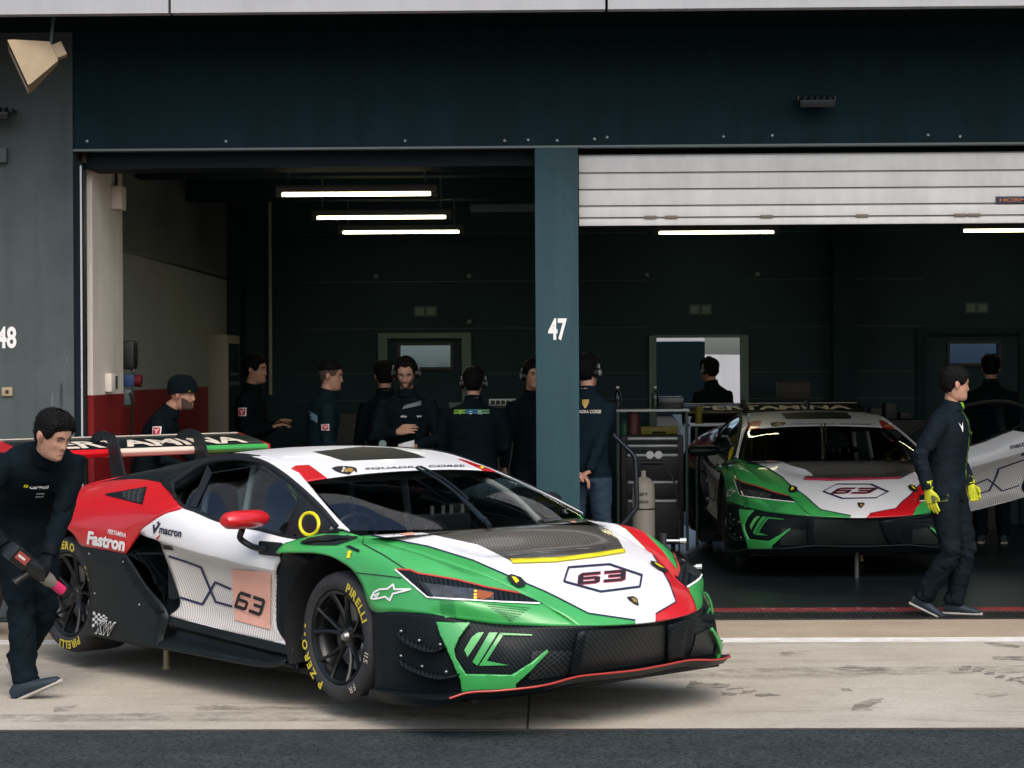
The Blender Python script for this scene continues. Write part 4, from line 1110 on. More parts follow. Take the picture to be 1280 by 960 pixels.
G_DOOR = [  # columns front to rear, rows belt to sill
    [(-.45, .885, .812), (-.47, .905, .785), (-.50, .915, .755), (-.55, .92, .69), (-.595, .915, .64), (-.62, .895, .55), (-.635, .89, .42), (-.60, .905, .32), (-.47, .935, .252)],
    [(-.776, .885, .837), (-.776, .915, .80), (-.78, .937, .75), (-.78, .948, .70), (-.78, .945, .655), (-.78, .905, .58), (-.776, .89, .45), (-.77, .90, .33), (-.76, .94, .268)],
    [(-1.0, .885, .851), (-1.0, .917, .815), (-1.0, .94, .765), (-1.0, .95, .715), (-1.0, .948, .67), (-1.0, .905, .59), (-1.0, .887, .455), (-.99, .90, .338), (-.97, .942, .276)],
    [(-1.19, .885, .87), (-1.2, .918, .83), (-1.2, .942, .78), (-1.2, .952, .73), (-1.2, .95, .685), (-1.19, .905, .60), (-1.19, .887, .46), (-1.17, .90, .347), (-1.15, .945, .288)],
    [(-1.40, .886, .912), (-1.42, .925, .865), (-1.45, .947, .812), (-1.47, .953, .757), (-1.45, .95, .71), (-1.42, .912, .625), (-1.40, .892, .475), (-1.37, .905, .36), (-1.38, .945, .302)],
    [(-1.50, .89, .93), (-1.62, .935, .888), (-1.74, .95, .835), (-1.854, .955, .767), (-1.687, .945, .732), (-1.647, .935, .671), (-1.56, .915, .50), (-1.495, .925, .374), (-1.57, .945, .314)],
]
G_QUARTER = [  # columns front to tail, rows deck to lower border
    [(-1.96, .745, 1.047), (-1.74, .815, .99), (-1.50, .89, .93), (-1.62, .935, .888), (-1.74, .95, .835), (-1.854, .955, .767), (-1.985, .975, .64)],
    [(-2.12, .745, 1.057), (-2.02, .825, 1.012), (-1.95, .89, .958), (-1.96, .937, .90), (-1.99, .962, .84), (-2.05, .982, .76), (-2.12, .99, .65)],
    [(-2.35, .745, 1.051), (-2.34, .83, 1.01), (-2.33, .905, .957), (-2.33, .952, .90), (-2.33, .982, .84), (-2.34, 1.0, .77), (-2.425, 1.0, .664)],
    [(-2.60, .745, 1.027), (-2.60, .83, .988), (-2.60, .905, .938), (-2.60, .953, .888), (-2.59, .982, .838), (-2.57, 1.0, .79), (-2.539, 1.0, .739)],
    [(-2.85, .745, .985), (-2.85, .83, .95), (-2.84, .90, .907), (-2.83, .946, .866), (-2.81, .972, .835), (-2.78, .992, .808), (-2.74, 1.0, .785)],
    [(-3.1, .735, .942), (-3.1, .82, .912), (-3.09, .885, .875), (-3.07, .925, .84), (-3.05, .955, .80), (-3.02, .98, .76), (-2.96, 1.0, .74)],
    [(-3.3, .70, .91), (-3.3, .785, .885), (-3.29, .845, .85), (-3.27, .885, .81), (-3.25, .915, .75), (-3.2, .95, .66), (-3.08, 1.0, .60)],
]
G_LOWER = [  # black panel ahead of the rear wheel, columns arch to intake
    [(-2.425, 1.0, .664), (-2.375, 1.0, .585), (-2.34, 1.0, .47), (-2.327, 1.0, .31), (-2.345, 1.0, .20), (-2.375, .995, .138)],
    [(-2.2, .995, .652), (-2.16, 1.0, .58), (-2.12, 1.0, .47), (-2.08, 1.0, .32), (-2.06, 1.0, .20), (-2.06, .99, .132)],
    [(-1.985, .975, .64), (-1.91, .972, .58), (-1.79, .965, .475), (-1.575, .952, .315), (-1.60, .965, .20), (-1.60, .985, .128)],
]
G_SKIRT = [[(x, .945, zt), (x, .952, zt - .045), (x, .915, zt - .075), (x, .925, zt - .11), (x, 1.0, zb + .03), (x, 1.005, zb + .012), (x, .97, zb)]
           for x, zt, zb in ((-1.60, .312, .128), (-1.2, .290, .122), (-.80, .268, .118), (-.62, .258, .121), (-.47, .252, .140), (-.40, .245, .158))]
G_BUMPER = [  # columns wheel arch to centreline, rows crease to splitter
    [(.323, .998, .503), (.332, 1.0, .38), (.34, 1.0, .25), (.345, 1.0, .135)],
    [(.55, .982, .512), (.57, .988, .39), (.58, .99, .26), (.585, .985, .143)],
    [(.764, .918, .508), (.80, .93, .38), (.81, .93, .26), (.81, .905, .15)],
    [(.87, .83, .485), (.925, .84, .39), (.945, .84, .27), (.935, .83, .162)],
    [(.98, .72, .465), (1.05, .73, .37), (1.07, .73, .27), (1.055, .72, .175)],
    [(1.11, .565, .458), (1.14, .56, .37), (1.14, .56, .28), (1.10, .56, .18)],
    [(1.204, .43, .454), (1.20, .43, .37), (1.17, .43, .28), (1.12, .43, .185)],
    [(1.25, .2, .447), (1.225, .2, .37), (1.185, .2, .28), (1.13, .2, .19)],
    [(1.285, 0, .443), (1.235, 0, .37), (1.19, 0, .28), (1.14, 0, .19)],
]
DLO_LOW = [(-.105, .872, .874), (-.28, .876, .842), (-.453, .882, .814), (-.776, .882, .839), (-1.0, .882, .853), (-1.19, .882, .872), (-1.40, .884, .914), (-1.50, .888, .932), (-1.64, .845, .965)]
DLO_UP = [(-.125, .866, .884), (-.33, .815, .972), (-.576, .76, 1.06), (-.831, .71, 1.139), (-1.023, .68, 1.186), (-1.224, .66, 1.205), (-1.437, .65, 1.199), (-1.62, .672, 1.165), (-1.79, .775, 1.048)]


def rim_of(R_out, width, mats):
    """wheel in its own frame: axle along +Y, outer face at y=0, hub at origin"""
    M2 = Matrix.Rotation(-PI / 2, 4, 'X')        # lathe Z -> +Y
    mb = MB()
    rr = R_out * 0.715
    mb.lathe([(rr, 0.0), (rr + .006, -.006), (rr + .006, -.018), (rr - .012, -.03), (rr - .03, -.06), (rr - .045, -.16), (rr - .02, -.26)], M2, 0, 48)
    mb.lathe([(rr - .002, 0.0), (rr - .018, -.008), (rr - .022, -.03)], M2, 0, 48)
    mb.lathe([(.0, -.055), (.05, -.055), (.062, -.065), (.07, -.11)], M2, 0, 28)
    for k in range(5):
        for s in (-1, 1):
            a = 2 * PI * k / 5 + PI / 2
            pts = []
            for t in (0, .25, .5, .75, 1.0):
                ang = a + s * (0.10 + 0.20 * t)
                r = .045 + (rr - .045 - .008) * t
                pts.append((r * math.cos(ang), -.068 + .055 * t ** 1.4, r * math.sin(ang)))
            mb.tube(pts, [.021, .017, .014, .013, .017], 0, 8, squash=(1.0, 0.75))
    return mb


def make_wheel(name, R_out, width, parent, loc, side, words, steer=0.0):
    """rim with tyre, disc, nut and painted sidewall words as children"""
    o = rim_of(R_out, width, None).build(name, M['rim'], parent)
    o.location = loc
    o.rotation_euler = (0, 0, (PI if side < 0 else 0) + steer)
    M2 = Matrix.Rotation(-PI / 2, 4, 'X')
    rr = R_out * 0.715
    t = MB()
    t.lathe([(rr + .003, -.012), (rr + .006, .002), (rr + .020, .010), (R_out - .055, .014), (R_out - .028, .006), (R_out - .010, -.014), (R_out - .001, -.045), (R_out, -.10),
             (R_out, -width + .08), (R_out - .004, -width + .035), (R_out - .03, -width), (rr, -width + .015)], M2, 0, 72)
    t.build('tyre', M['rubber'], o)
    b = MB()
    b.lathe([(.075, -.115), (.175, -.115), (.178, -.13), (.075, -.14)], M2, 0, 40)
    b.build('brake_disc', M['steel'], o)
    c = MB()
    c.box((.09, -.15, -.03), (.185, -.085, .10), 0, .012, Matrix.Rotation(R(150), 4, 'Y'))
    c.build('brake_caliper', M['alloy'], o)
    n = MB()
    n.lathe([(0, -.032), (.016, -.032), (.022, -.038), (.030, -.056)], M2, 0, 14)
    n.build('wheel_nut', M['steel'], o)
    if words:
        for txt, start_deg, h, bold, gap, mi in words:
            # start_deg: clockwise from twelve o'clock as seen from outside
            w = MB()
            rb = rr + (.026 if mi == 0 else .030)
            ang = R(start_deg)
            for chh in txt:
                if chh == ' ': ang += h * .5 / rb; continue
                vs, fs = text_outline(chh, bold)
                wd = max(v[0] for v in vs) * h * 1.02
                mid = ang + wd / 2 / rb
                # seen from outside (+Y towards the viewer after the wheel's turn): clockwise = towards -X for the viewer's right
                cr = Vector((-math.sin(mid), 0, math.cos(mid))); ct = Vector((-math.cos(mid), 0, -math.sin(mid)))
                pts = [cr * (rb + y * h) + ct * (x * h * 1.02 - wd / 2) + Vector((0, .0152, 0)) for x, y in vs]
                w.add(pts, fs, mi)
                ang += (wd + h * gap) / rb
            w.build('tyre_lettering', [M['tyre_yellow'], M['cream']], o, smooth=False, recalc=False)
    return o


def build_car():
    car = empty('race_car')
    out = {}
    # ---------------- bonnet
    G = []
    for (xc, zc), s in zip(G_HOOD_C, G_SEAM):
        row = []
        for v in (-1, -.75, -.5, -.25, 0, .25, .5, .75, 1):
            a = abs(v)
            x = xc + (s[0] - xc) * a ** 2.0
            y = s[1] * v
            z = zc + (s[2] - zc) * a ** 2.0
            if xc < .72:      # shallow trough of the radiator outlet
                dip = max(0, 1 - (abs(y) / (.44 + (.72 - xc) * .25)) ** 4) * math.exp(-((xc - .46) / .11) ** 2)
                z -= .055 * dip
            row.append((x, y, z))
        G.append(row)
    hood = panel('bonnet', G, M['white'], car, 6, 5, .010, up=True)
    for k, m in (('hood_green', 'green'), ('hood_red', 'red'), ('hood_carbon', 'carbon_hood')):
        paint(hood, *P[k], M[m])
    bh = bvh_of([hood])
    mb = MB(); drape_poly(mb, *P['yellow'], bh, 0, .03, .006)
    yo = mb.build('scoop_lip', M['yellow'], hood, recalc=False)
    md = yo.modifiers.new('thickness', 'SOLIDIFY'); md.thickness = .005
    mb = MB(); drape_line(mb, P['hex'][0], .010, P['hex'][1], bh, closed=True)
    mb.build('number_outline', M['navy'], hood, smooth=False, recalc=False)
    mb = MB()
    for k in ('hood_green', 'hood_red'):
        pts = P[k][0][1:9] if k == 'hood_green' else P[k][0][1:8]
        drape_line(mb, pts, .006, P[k][1], bh, lift=.0028)
    mb.build('pinstripe', M['navy'], hood, smooth=False, recalc=False)
    p, d = P['num_hood']
    race_number('race_number', p[0], p[1], p[2], d, bh, hood, .003)
    for f, g in ((list, tuple), (mir, mdir)):
        mb = MB()
        drape_poly(mb, f(P['pin'][0]), g(P['pin'][1]), bh, 0, .03, .010)
        drape_poly(mb, f(P['pin_mark'][0]), g(P['pin_mark'][1]), bh, 1, .03, .012)
        mb.build('bonnet_pin', [M['black'], M['yellow']], hood, recalc=False)
    mb = MB(); drape_poly(mb, *P['shield'], bh, 0, .03, .005); drape_poly(mb, *P['shield_in'], bh, 1, .03, .0065)
    mb.build('shield_badge', [M['ink'], M['gold']], hood, recalc=False)
    mb = MB()
    drape_poly(mb, *P['sticker1'], bh, 0, .03, .004); drape_poly(mb, *P['sticker2'], bh, 1, .03, .004)
    drape_poly(mb, mir(P['sticker2'][0]), mdir(P['sticker2'][1]), bh, 1, .03, .004)
    mb.build('round_sticker', [M['navy'], M['pink']], hood, recalc=False)

    # ---------------- wings of both sides
    for side in (-1, 1):
        f = (lambda q: q) if side < 0 else mir
        g = (lambda q: q) if side < 0 else mdir
        GG = lambda A: mirror_y(A) if side < 0 else np.array(A, float)
        fen = panel('front_fender', GG(G_FENDER), M['green'], car, 7, 6, .014)
        if side > 0:
            paint(fen, *P['white_left'], M['white']); paint(fen, *P['red_left'], M['red'])
        bf = bvh_of([fen])
        mb = MB()
        drape_poly(mb, f(P['lamp'][0]), g(P['lamp'][1]), bf, 0, .02, .003)
        lamp = mb.build('headlight', M['carbon'], car, recalc=False)
        bl = bvh_of([lamp])
        mb = MB(); drape_poly(mb, f(P['lens'][0]), g(P['lens'][1]), bl, 0, .02, .003)
        drape_poly(mb, f(P['lens_bar'][0]), g(P['lens_bar'][1]), bl, 1, .02, .0045)
        mb.build('lens', [M['lens'], M['black']], lamp, recalc=False)
        mb = MB(); drape_poly(mb, f(P['indicator'][0]), g(P['indicator'][1]), bl, 0 if side < 0 else 2, .02, .006)
        for q in P['indicator_spots'][0]:
            qq = Vector(f([q])[0]); hit = bl.ray_cast(qq - Vector(g(P['indicator'][1])) * 2, Vector(g(P['indicator'][1])))[0]
            if hit and side < 0: mb.sphere(hit - Vector(g(P['indicator'][1])) * .006, .009, 1, 10, 6)
        mb.build('indicator', [M['orange'], M['amber'], M['lens']], lamp, recalc=False)
        mb = MB()
        drape_line(mb, f(P['lamp_top'][0]), .008, g(P['lamp_top'][1]), bf, 1, lift=.0052)
        drape_line(mb, f(P['lamp_low'][0]), .007, g(P['lamp_low'][1]), bf, 0, lift=.0052)
        mb.build('lamp_outline', [M['print_white'], M['edge_red']], lamp, smooth=False, recalc=False)
        mb = MB()
        drape_line(mb, f(P['star'][0]), .009, g(P['star'][1]), bf, 0, closed=True)
        drape_line(mb, f(P['star_eye'][0]), .006, g(P['star_eye'][1]), bf, 0, closed=True)
        mb.build('star_logo', M['print_white'], fen, smooth=False, recalc=False)
        for hk in ('hatchA', 'hatchB'):
            mb = MB()
            for k in P:
                if k.startswith(hk): drape_line(mb, f(P[k][0]), .0045, g(P[k][1]), bf, 0, lift=.003)
            mb.build('hatched_wrap', M['green_dark'], fen, smooth=False, recalc=False)
        mb = MB()
        for k in ('seam1', 'seam2'): drape_line(mb, f(P[k][0]), .005, g(P[k][1]), bf, 0, lift=.003)
        mb.build('panel_gap', M['ink'], fen, smooth=False, recalc=False)
        mb = MB()
        drape_poly(mb, f(P['fender_vent'][0]), g(P['fender_vent'][1]), bf, 0, .02, .004)
        q = P['fender_vent2'][0]
        for i in range(4):
            drape_line(mb, f([q[i], q[i + 1]]), .014, g(P['fender_vent2'][1]), bf, 1, lift=.011)
        mb.build('fender_louvre', [M['black'], M['carbon_plain']], fen, recalc=False)
        mb = MB()
        drape_poly(mb, f(P['tab'][0]), g(P['tab'][1]), bf, 0, .03, .005); drape_poly(mb, f(P['tab_arrow'][0]), g(P['tab_arrow'][1]), bf, 1, .03, .005)
        mb.build('tow_mark', [M['carbon_plain'], M['yellow']], fen, recalc=False)
        # liner behind the front wheel
        A = [[(-.49, .965, .745), (-.56, .915, .69), (-.615, .893, .56), (-.632, .885, .42), (-.598, .90, .318), (-.46, .93, .25)],
             [(-.40, .965, .752), (-.45, .90, .66), (-.47, .875, .55), (-.47, .87, .42), (-.45, .875, .33), (-.42, .90, .27)],
             [(-.30, .90, .70), (-.36, .82, .62), (-.38, .78, .50), (-.38, .78, .40), (-.38, .78, .33), (-.38, .80, .27)]]
        panel('wheel_arch_vent', GG(A), M['carbon'], car, 4, 4, .006)
        # wheel wells
        for cx, rr, hz in ((0, .425, .345), (-2.66, .45, .355)):
            mb = MB()
            ring = []
            for k in range(25):
                an = R(-25) + R(230) * k / 24
                ring.append([(cx + rr * math.cos(an), side * y, hz + rr * math.sin(an)) for y in (.985 if cx == 0 else .99, .8, .6, .52)])
            mb.grid(ring)
            mb.add([(cx + rr * math.cos(R(a)), side * .52, hz + rr * math.sin(R(a))) for a in range(-30, 211, 12)], [list(range(21))])
            mb.build('wheel_well', M['hollow'], car, recalc=False)
        # ---------------- door
        HX, HY = -.45, side * .88
        D = GG(G_DOOR)
        door = panel('door', D, M['white'], car, 6, 5, .016)
        q, d = P['textured']
        paint(door, f(q), g(d), M['textured'])
        bd = bvh_of([door])
        mb = MB()
        for k in ('line1', 'line2'): drape_line(mb, f(P[k][0]), .012, g(P[k][1]), bd, 0)
        mb.build('angular_line', M['navy'], door, smooth=False, recalc=False)
        if side < 0:
            mb = MB(); drape_poly(mb, P['pink'][0], P['pink'][1], bd, 0, .03, .005)
            mb.build('number_panel', M['pink'], door, recalc=False)
            q, d = P['num_door']; race_number('race_number', q[0], q[1], q[2], d, bvh_of([bpy.data.objects[door.children[-1].name]]), door, .012)
        mb = MB(); q, d = P['macron']
        if side < 0: drape_text(mb, 'macron', q[0], q[1], q[2], d, bd, 0, .03)
        else:
            a, b, c = [Vector(v) for v in mir(q)]
            drape_text(mb, 'macron', b, a, b + (c - a), mdir(d), bd, 0, .03)
        drape_poly(mb, f(P['mark1'][0]), g(P['mark1'][1]), bd, 0, .03, .004); drape_poly(mb, f(P['mark2'][0]), g(P['mark2'][1]), bd, 0, .03, .004)
        drape_poly(mb, f(P['dash'][0]), g(P['dash'][1]), bd, 1, .03, .004)
        mb.build('door_lettering', [M['navy'], M['red']], door, smooth=False, recalc=False)
        mb = MB(); drape_poly(mb, f(P['handle'][0]), g(P['handle'][1]), bd, 0, .03, .005)
        mb.build('door_handle', M['carbon_plain'], door, recalc=False)
        # side window with its surround
        W = [[a, tuple((np.array(a) + np.array(b)) / 2 + np.array((0, .018, 0))), b] for a, b in zip(DLO_LOW, DLO_UP)]
        win = panel('side_window', GG(W), M['glass'], door, 6, 5, 0)
        bw = bvh_of([win])
        mb = MB()
        drape_poly(mb, f(P['win_front'][0]), g(P['win_front'][1]), bw, 0, .03, .004)
        drape_poly(mb, f(P['win_bpillar'][0]), g(P['win_bpillar'][1]), bw, 0, .03, .004)
        up = [tuple(v) for v in GG(DLO_UP)]; lo = [tuple(v) for v in GG(DLO_LOW)]
        for line, rad in ((up, .017), (lo, .010)):
            mb.tube(curve_pts(line, 5), rad, 0, 8)
        mb.tube([lo[-1], up[-1]], .016, 0, 8)
        mb.build('window_surround', M['black'], door, recalc=False)
        mb = MB(); drape_line(mb, f(P['win_main_line'][0]), .006, g(P['win_main_line'][1]), bw, 0, closed=True, lift=.005)
        mb.build('window_seal', M['carbon_plain'], door, smooth=False, recalc=False)
        if True:
            rc, rx, ru = [Vector(v) for v in f(P['ring_c'][0])]
            dd = Vector(g(P['ring_c'][1]))
            pts = []
            for k in range(28):
                an = 2 * PI * k / 28
                q = rc + (rx - rc) * math.cos(an) * .93 + (ru - rc) * math.sin(an) * .93
                h = bw.ray_cast(q - dd * 2, dd)[0]
                pts.append((h if h else q) - dd * .008)
            mb = MB(); mb.tube(pts + [pts[0]], .0105, 0, 8, caps=False)
            mb.build('filler_ring', M['yellow'], door)
        # mirror
        mc = Vector((-.655, side * 1.075, .912))
        mb = MB()
        prof = [(0, -.15), (.035, -.148), (.052, -.11), (.056, -.02), (.056, .06), (.050, .115), (.03, .143), (0, .148)]
        Mm = Matrix.Translation(mc) @ Matrix.Rotation(side * R(-8), 4, 'Z') @ Matrix.Rotation(-side * PI / 2, 4, 'X') @ Matrix.Diagonal((1.15, .88, 1, 1))
        mb.lathe(prof, Mm, 0, 24)
        arm = curve_pts([(mc.x - .05, side * 1.05, .86), (-.765, side * 1.02, .80), (-.73, side * .975, .76), (-.62, side * .945, .752)], 6)
        mb.tube(arm, .017, 1, 8, squash=(1, 1.3))
        mb.box((-.70, side * .93, .715), (-.50, side * .955, .79), 1, .012)
        mb.build('wing_mirror', [M['red'] if side < 0 else M['carbon_plain'], M['carbon_plain']], door)
        # move the door's origin to its hinge
        for o in [door] + list(door.children):
            o.data.transform(Matrix.Translation((-HX, -HY, 0)))
        door.location = (HX, HY, 0)
        out['door%d' % side] = door
        # ---------------- rear quarter, black lower panel, skirt, intake
        qtr = panel('rear_quarter', GG(G_QUARTER), M['red'], car, 6, 6, .014)
        bq = bvh_of([qtr])
        mb = MB(); drape_poly(mb, f(P['vent'][0]), g(P['vent'][1]), bq, 0, .03, .003); drape_poly(mb, f(P['vent_in'][0]), g(P['vent_in'][1]), bq, 1, .03, .005)
        mb.build('shoulder_vent', [M['carbon_plain'], M['mesh_side']], qtr, recalc=False)
        mb = MB()
        for key, s_, bold in (('fastron', 'Fastron', .045), ('pertamina', 'PERTAMINA', .02)):
            q, d = P[key]
            if side < 0: drape_text(mb, s_, q[0], q[1], q[2], d, bq, 0, bold)
            else:
                a, b, c = [Vector(v) for v in mir(q)]
                drape_text(mb, s_, b, a, b + (c - a), mdir(d), bq, 0, bold)
        mb.build('quarter_lettering', M['print_white'], qtr, smooth=False, recalc=False)
        mb = MB(); drape_poly(mb, f(P['taillight'][0]), g(P['taillight'][1]), bq, 0, .03, .006)
        mb.build('tail_marker', M['yellow'], qtr, recalc=False)
        low = panel('lower_quarter', GG(G_LOWER), M['carbon_plain'], car, 5, 5, .014)
        blw = bvh_of([low])
        mb = MB()
        for q in P['bolts'][0]:
            h, n, _, _ = blw.ray_cast(Vector(f([q])[0]) - Vector(g(P['bolts'][1])) * 2, Vector(g(P['bolts'][1])))
            if h: mb.sphere(h, .007, 0, 8, 6)
        if mb.v: mb.build('bolt', M['steel'], low)
        if side < 0:
            mb = MB(); q, d = P['kw']; drape_text(mb, 'KW', q[0], q[1], q[2], d, blw, 0, .07, lift=.005, shear=.2)
            q2 = [Vector(v) for v in q]; e_ = (q2[1] - q2[0]) * .025 + (q2[2] - q2[0]) * .03
            drape_text(mb, 'KW', q2[0] + e_, q2[1] - (q2[1] - q2[0]) * .025 + (q2[2] - q2[0]) * .03, q2[2] + (q2[1] - q2[0]) * .025 - (q2[2] - q2[0]) * .03, d, blw, 1, .01, lift=.0075, shear=.2)
            a, b, c, e = [Vector(v) for v in P['check_q'][0]]
            for i in range(6):
                for j in range(5):
                    if (i + j) % 2: continue
                    L = lambda u, v: (a * (1 - u) + b * u) * (1 - v) + (e * (1 - u) + c * u) * v
                    drape_poly(mb, [L(i / 6, j / 5), L((i + 1) / 6, j / 5), L((i + 1) / 6, (j + 1) / 5), L(i / 6, (j + 1) / 5)], P['check_q'][1], blw, 0, .05, .0035)
            mb.build('chequered_logo', [M['print_white'], M['ink']], low, smooth=False, recalc=False)
        strip = [[(-1.975, .979, .628), (-1.90, .976, .57), (-1.78, .97, .466), (-1.60, .958, .335)], [(-2.02, .985, .60), (-1.955, .986, .545), (-1.84, .98, .445), (-1.66, .97, .32)]]
        panel('intake_strip', GG(strip), M['carbon'], low, 4, 5, .006)
        panel('side_skirt', GG(G_SKIRT), M['carbon_plain'], car, 6, 4, .006, angle=25)
        inn = [[(-1.854, .95, .767), (-1.687, .94, .732), (-1.647, .93, .671), (-1.56, .91, .50), (-1.495, .92, .374), (-1.575, .945, .312)],
               [(-1.93, .85, .73), (-1.80, .83, .70), (-1.76, .82, .63), (-1.70, .80, .50), (-1.66, .82, .39), (-1.68, .88, .33)],
               [(-2.0, .78, .70), (-1.95, .74, .66), (-1.93, .72, .60), (-1.90, .70, .50), (-1.86, .74, .42), (-1.83, .84, .38)],
               [(-1.985, .972, .64), (-1.96, .90, .60), (-1.93, .86, .56), (-1.86, .86, .48), (-1.75, .88, .42), (-1.575, .952, .315)]]
        panel('side_intake', GG(inn), M['carbon'], car, 4, 4, 0)
        mb = MB(); mb.tube([(-1.90, side * .945, .645), (-1.66, side * .925, .66)], .012, 0, 8, squash=(1, .5))
        mb.build('intake_slat', M['carbon_plain'], car)
        # sail panel
        T = [(-1.18, .585, 1.222), (-1.442, .565, 1.226), (-1.765, .55, 1.192), (-2.01, .55, 1.157), (-2.349, .55, 1.097), (-2.62, .55, 1.036)]
        B = [(-1.224, .66, 1.205), (-1.437, .65, 1.199), (-1.66, .685, 1.145), (-1.95, .742, 1.052), (-2.33, .742, 1.054), (-2.6, .742, 1.03)]
        panel('sail_panel', GG([[t, tuple((np.array(t) + np.array(b)) / 2 + np.array((0, .012, .012))), b] for t, b in zip(T, B)]), M['carbon_plain'], car, 6, 4, .01)
        B2 = [(-1.62, .672, 1.165), (-1.79, .775, 1.048), (-1.64, .845, .965), (-1.52, .886, .934)]
        T2 = [(-1.68, .685, 1.145), (-1.95, .745, 1.052), (-1.76, .81, .995), (-1.53, .884, .936)]
        panel('window_pillar', GG([B2, T2]), M['carbon_plain'], car, 4, 4, .008)
        # A pillar
        ao = [(-.118, .868, .880), (-.325, .817, .972), (-.576, .762, 1.061), (-.831, .712, 1.14), (-.95, .692, 1.17)]
        ai = [(-.045, .845, .874), (-.20, .808, .934), (-.40, .757, 1.015), (-.61, .695, 1.099), (-.72, .655, 1.135)]
        panel('windscreen_pillar', GG([[a, tuple((np.array(a) + np.array(b)) / 2 + np.array((.004, .004, .006))), b] for a, b in zip(ao, ai)]), M['white'], car, 6, 3, .01)
        # dive planes
        mb = MB()
        for key in ('dive1', 'dive2'):
            q = f(P[key][0])
            ins = curve_pts([(x, y - side * .012, z) for x, y, z in q], 3)
            outl = curve_pts([(x + .006, y + side * .05 * min(1, .25 + i / 3), z - .012) for i, (x, y, z) in enumerate(q)], 3)
            mb.grid([ins, outl])
        dv = mb.build('dive_plane', M['carbon'], car, recalc=False)
        md = dv.modifiers.new('thickness', 'SOLIDIFY'); md.thickness = .006
        mb = MB()
        for key in ('dive1', 'dive2'):
            q = f(P[key][0])
            for i in (1, 3, 5): mb.sphere((q[i][0], q[i][1] + side * .012, q[i][2] + .022), .009, 0, 8, 6)
        mb.build('bolt', M['steel'], dv)

    # ---------------- front bumper, grille, splitter
    Gb = [r for r in G_BUMPER[:-1]]
    G_BUMPER_X = [r + [(r[-1][0] - .02, r[-1][1] * .99, r[-1][2] - .05)] for r in G_BUMPER]
    full = [[(x, -y, z) for x, y, z in r] for r in G_BUMPER_X] + [[(x, y, z) for x, y, z in r] for r in G_BUMPER_X[-2::-1]]
    bump = panel('front_bumper', full, M['carbon'], car, 5, 6, .01)
    me = bump.data
    if sum(p.normal.x * p.area for p in me.polygons) < 0: me.flip_normals()
    bb = bvh_of([bump])
    mb = MB(); drape_poly(mb, *P['mesh'], bb, 0, .03, .004)
    for ff, gg in ((lambda q: q, lambda q: q), (mir, mdir)):
        drape_poly(mb, ff(P['lowmesh'][0]), gg(P['lowmesh'][1]), bb, 0, .03, .004)
    mb.build('grille', M['mesh'], car, recalc=False)
    for k in ('post_a', 'post_b'):
        mb = MB(); drape_poly(mb, *P[k], bb, 0, .03, .016)
        o = mb.build('grille_post', M['carbon'], car, recalc=False)
        md = o.modifiers.new('thickness', 'SOLIDIFY'); md.thickness = .014; md.offset = 0
    for ff, gg in ((lambda q: q, lambda q: q), (mir, mdir)):
        mb = MB(); drape_poly(mb, ff(P['frame'][0]), gg(P['frame'][1]), bb, 0, .011, .016)
        fo = mb.build('bumper_frame', M['green'], car, recalc=False)
        md = fo.modifiers.new('thickness', 'SOLIDIFY'); md.thickness = .016; md.offset = -1 if ff is mir else 1
        md.offset = 0
        mb = MB()
        for i, k in enumerate(('leaf', 'blade1', 'blade2', 'blade_top')): drape_poly(mb, ff(P[k][0]), gg(P[k][1]), bb, 1 if k == 'leaf' else 0, .03, .0035 + .0004 * i)
        mb.build('duct_blade', [M['green'], M['green_light']], car, recalc=False)
    lead = [(.33, 1.02, .115), (.60, 1.03, .114), (.80, 1.03, .120), (.90, 1.015, .130), (.955, .945, .157), (1.06, .83, .168), (1.16, .62, .182), (1.172, .4, .203), (1.185, .2, .200), (1.19, 0, .196)]
    inner = [(.33, .88, .135), (.55, .88, .14), (.72, .84, .148), (.80, .80, .155), (.85, .76, .165), (.92, .68, .172), (1.0, .52, .18), (1.05, .38, .188), (1.08, .2, .19), (1.09, 0, .19)]
    le = lead + [(x, -y, z) for x, y, z in lead[-2::-1]]; ie = inner + [(x, -y, z) for x, y, z in inner[-2::-1]]
    LE = curve_pts(le, 5); IE = curve_pts(ie, 5)
    mb = MB()
    low = [Vector((p.x - .03, p.y * .985, p.z - .035)) for p in LE]; lowi = [Vector((p.x - .25, p.y * .9, p.z - .075)) for p in LE]
    mb.grid([IE, LE, low, lowi])
    mb.build('splitter', M['carbon_plain'], car, angle=30)
    mb = MB(); k0 = [i for i, p in enumerate(LE) if p.y < -.86][0] if False else 0
    mb.tube([p + Vector((.004, 0, 0)) for p in LE if abs(p.y) < 1.019 and p.x > .9], .0055, 0, 6)
    mb.build('splitter_edge', M['edge_red'], car)

    # ---------------- glasshouse
    base = [(.215, 0, .862), (.195, .25, .864), (.14, .5, .868), (.06, .70, .871), (-.045, .845, .874)]
    top = [(-.56, 0, 1.135), (-.565, .2, 1.133), (-.575, .38, 1.126), (-.59, .55, 1.114), (-.61, .695, 1.099)]
    mids = []
    rows = []
    for t in (0, .2, .4, .6, .8, 1.0):
        half = [tuple(np.array(b) * (1 - t) + np.array(a) * t + np.array((0, 0, .03 * math.sin(PI * t) + 0))) if True else None for b, a in zip(base, top)]
        rows.append([(x, -y, z) for x, y, z in half[::-1]] + half[1:])
    # the pillar edge stays straight
    for r, t in zip(rows, (0, .2, .4, .6, .8, 1.0)):
        for idx in (0, -1):
            x, y, z = r[idx]; r[idx] = (x, y, z - .03 * math.sin(PI * t) + .008 * math.sin(PI * t))
    panel('windscreen', rows, M['screen_glass'], car, 4, 5, 0, up=True)
    roofc = [(-.56, 1.137), (-.72, 1.175), (-.90, 1.212), (-1.10, 1.240), (-1.30, 1.250), (-1.50, 1.246), (-1.72, 1.222)]
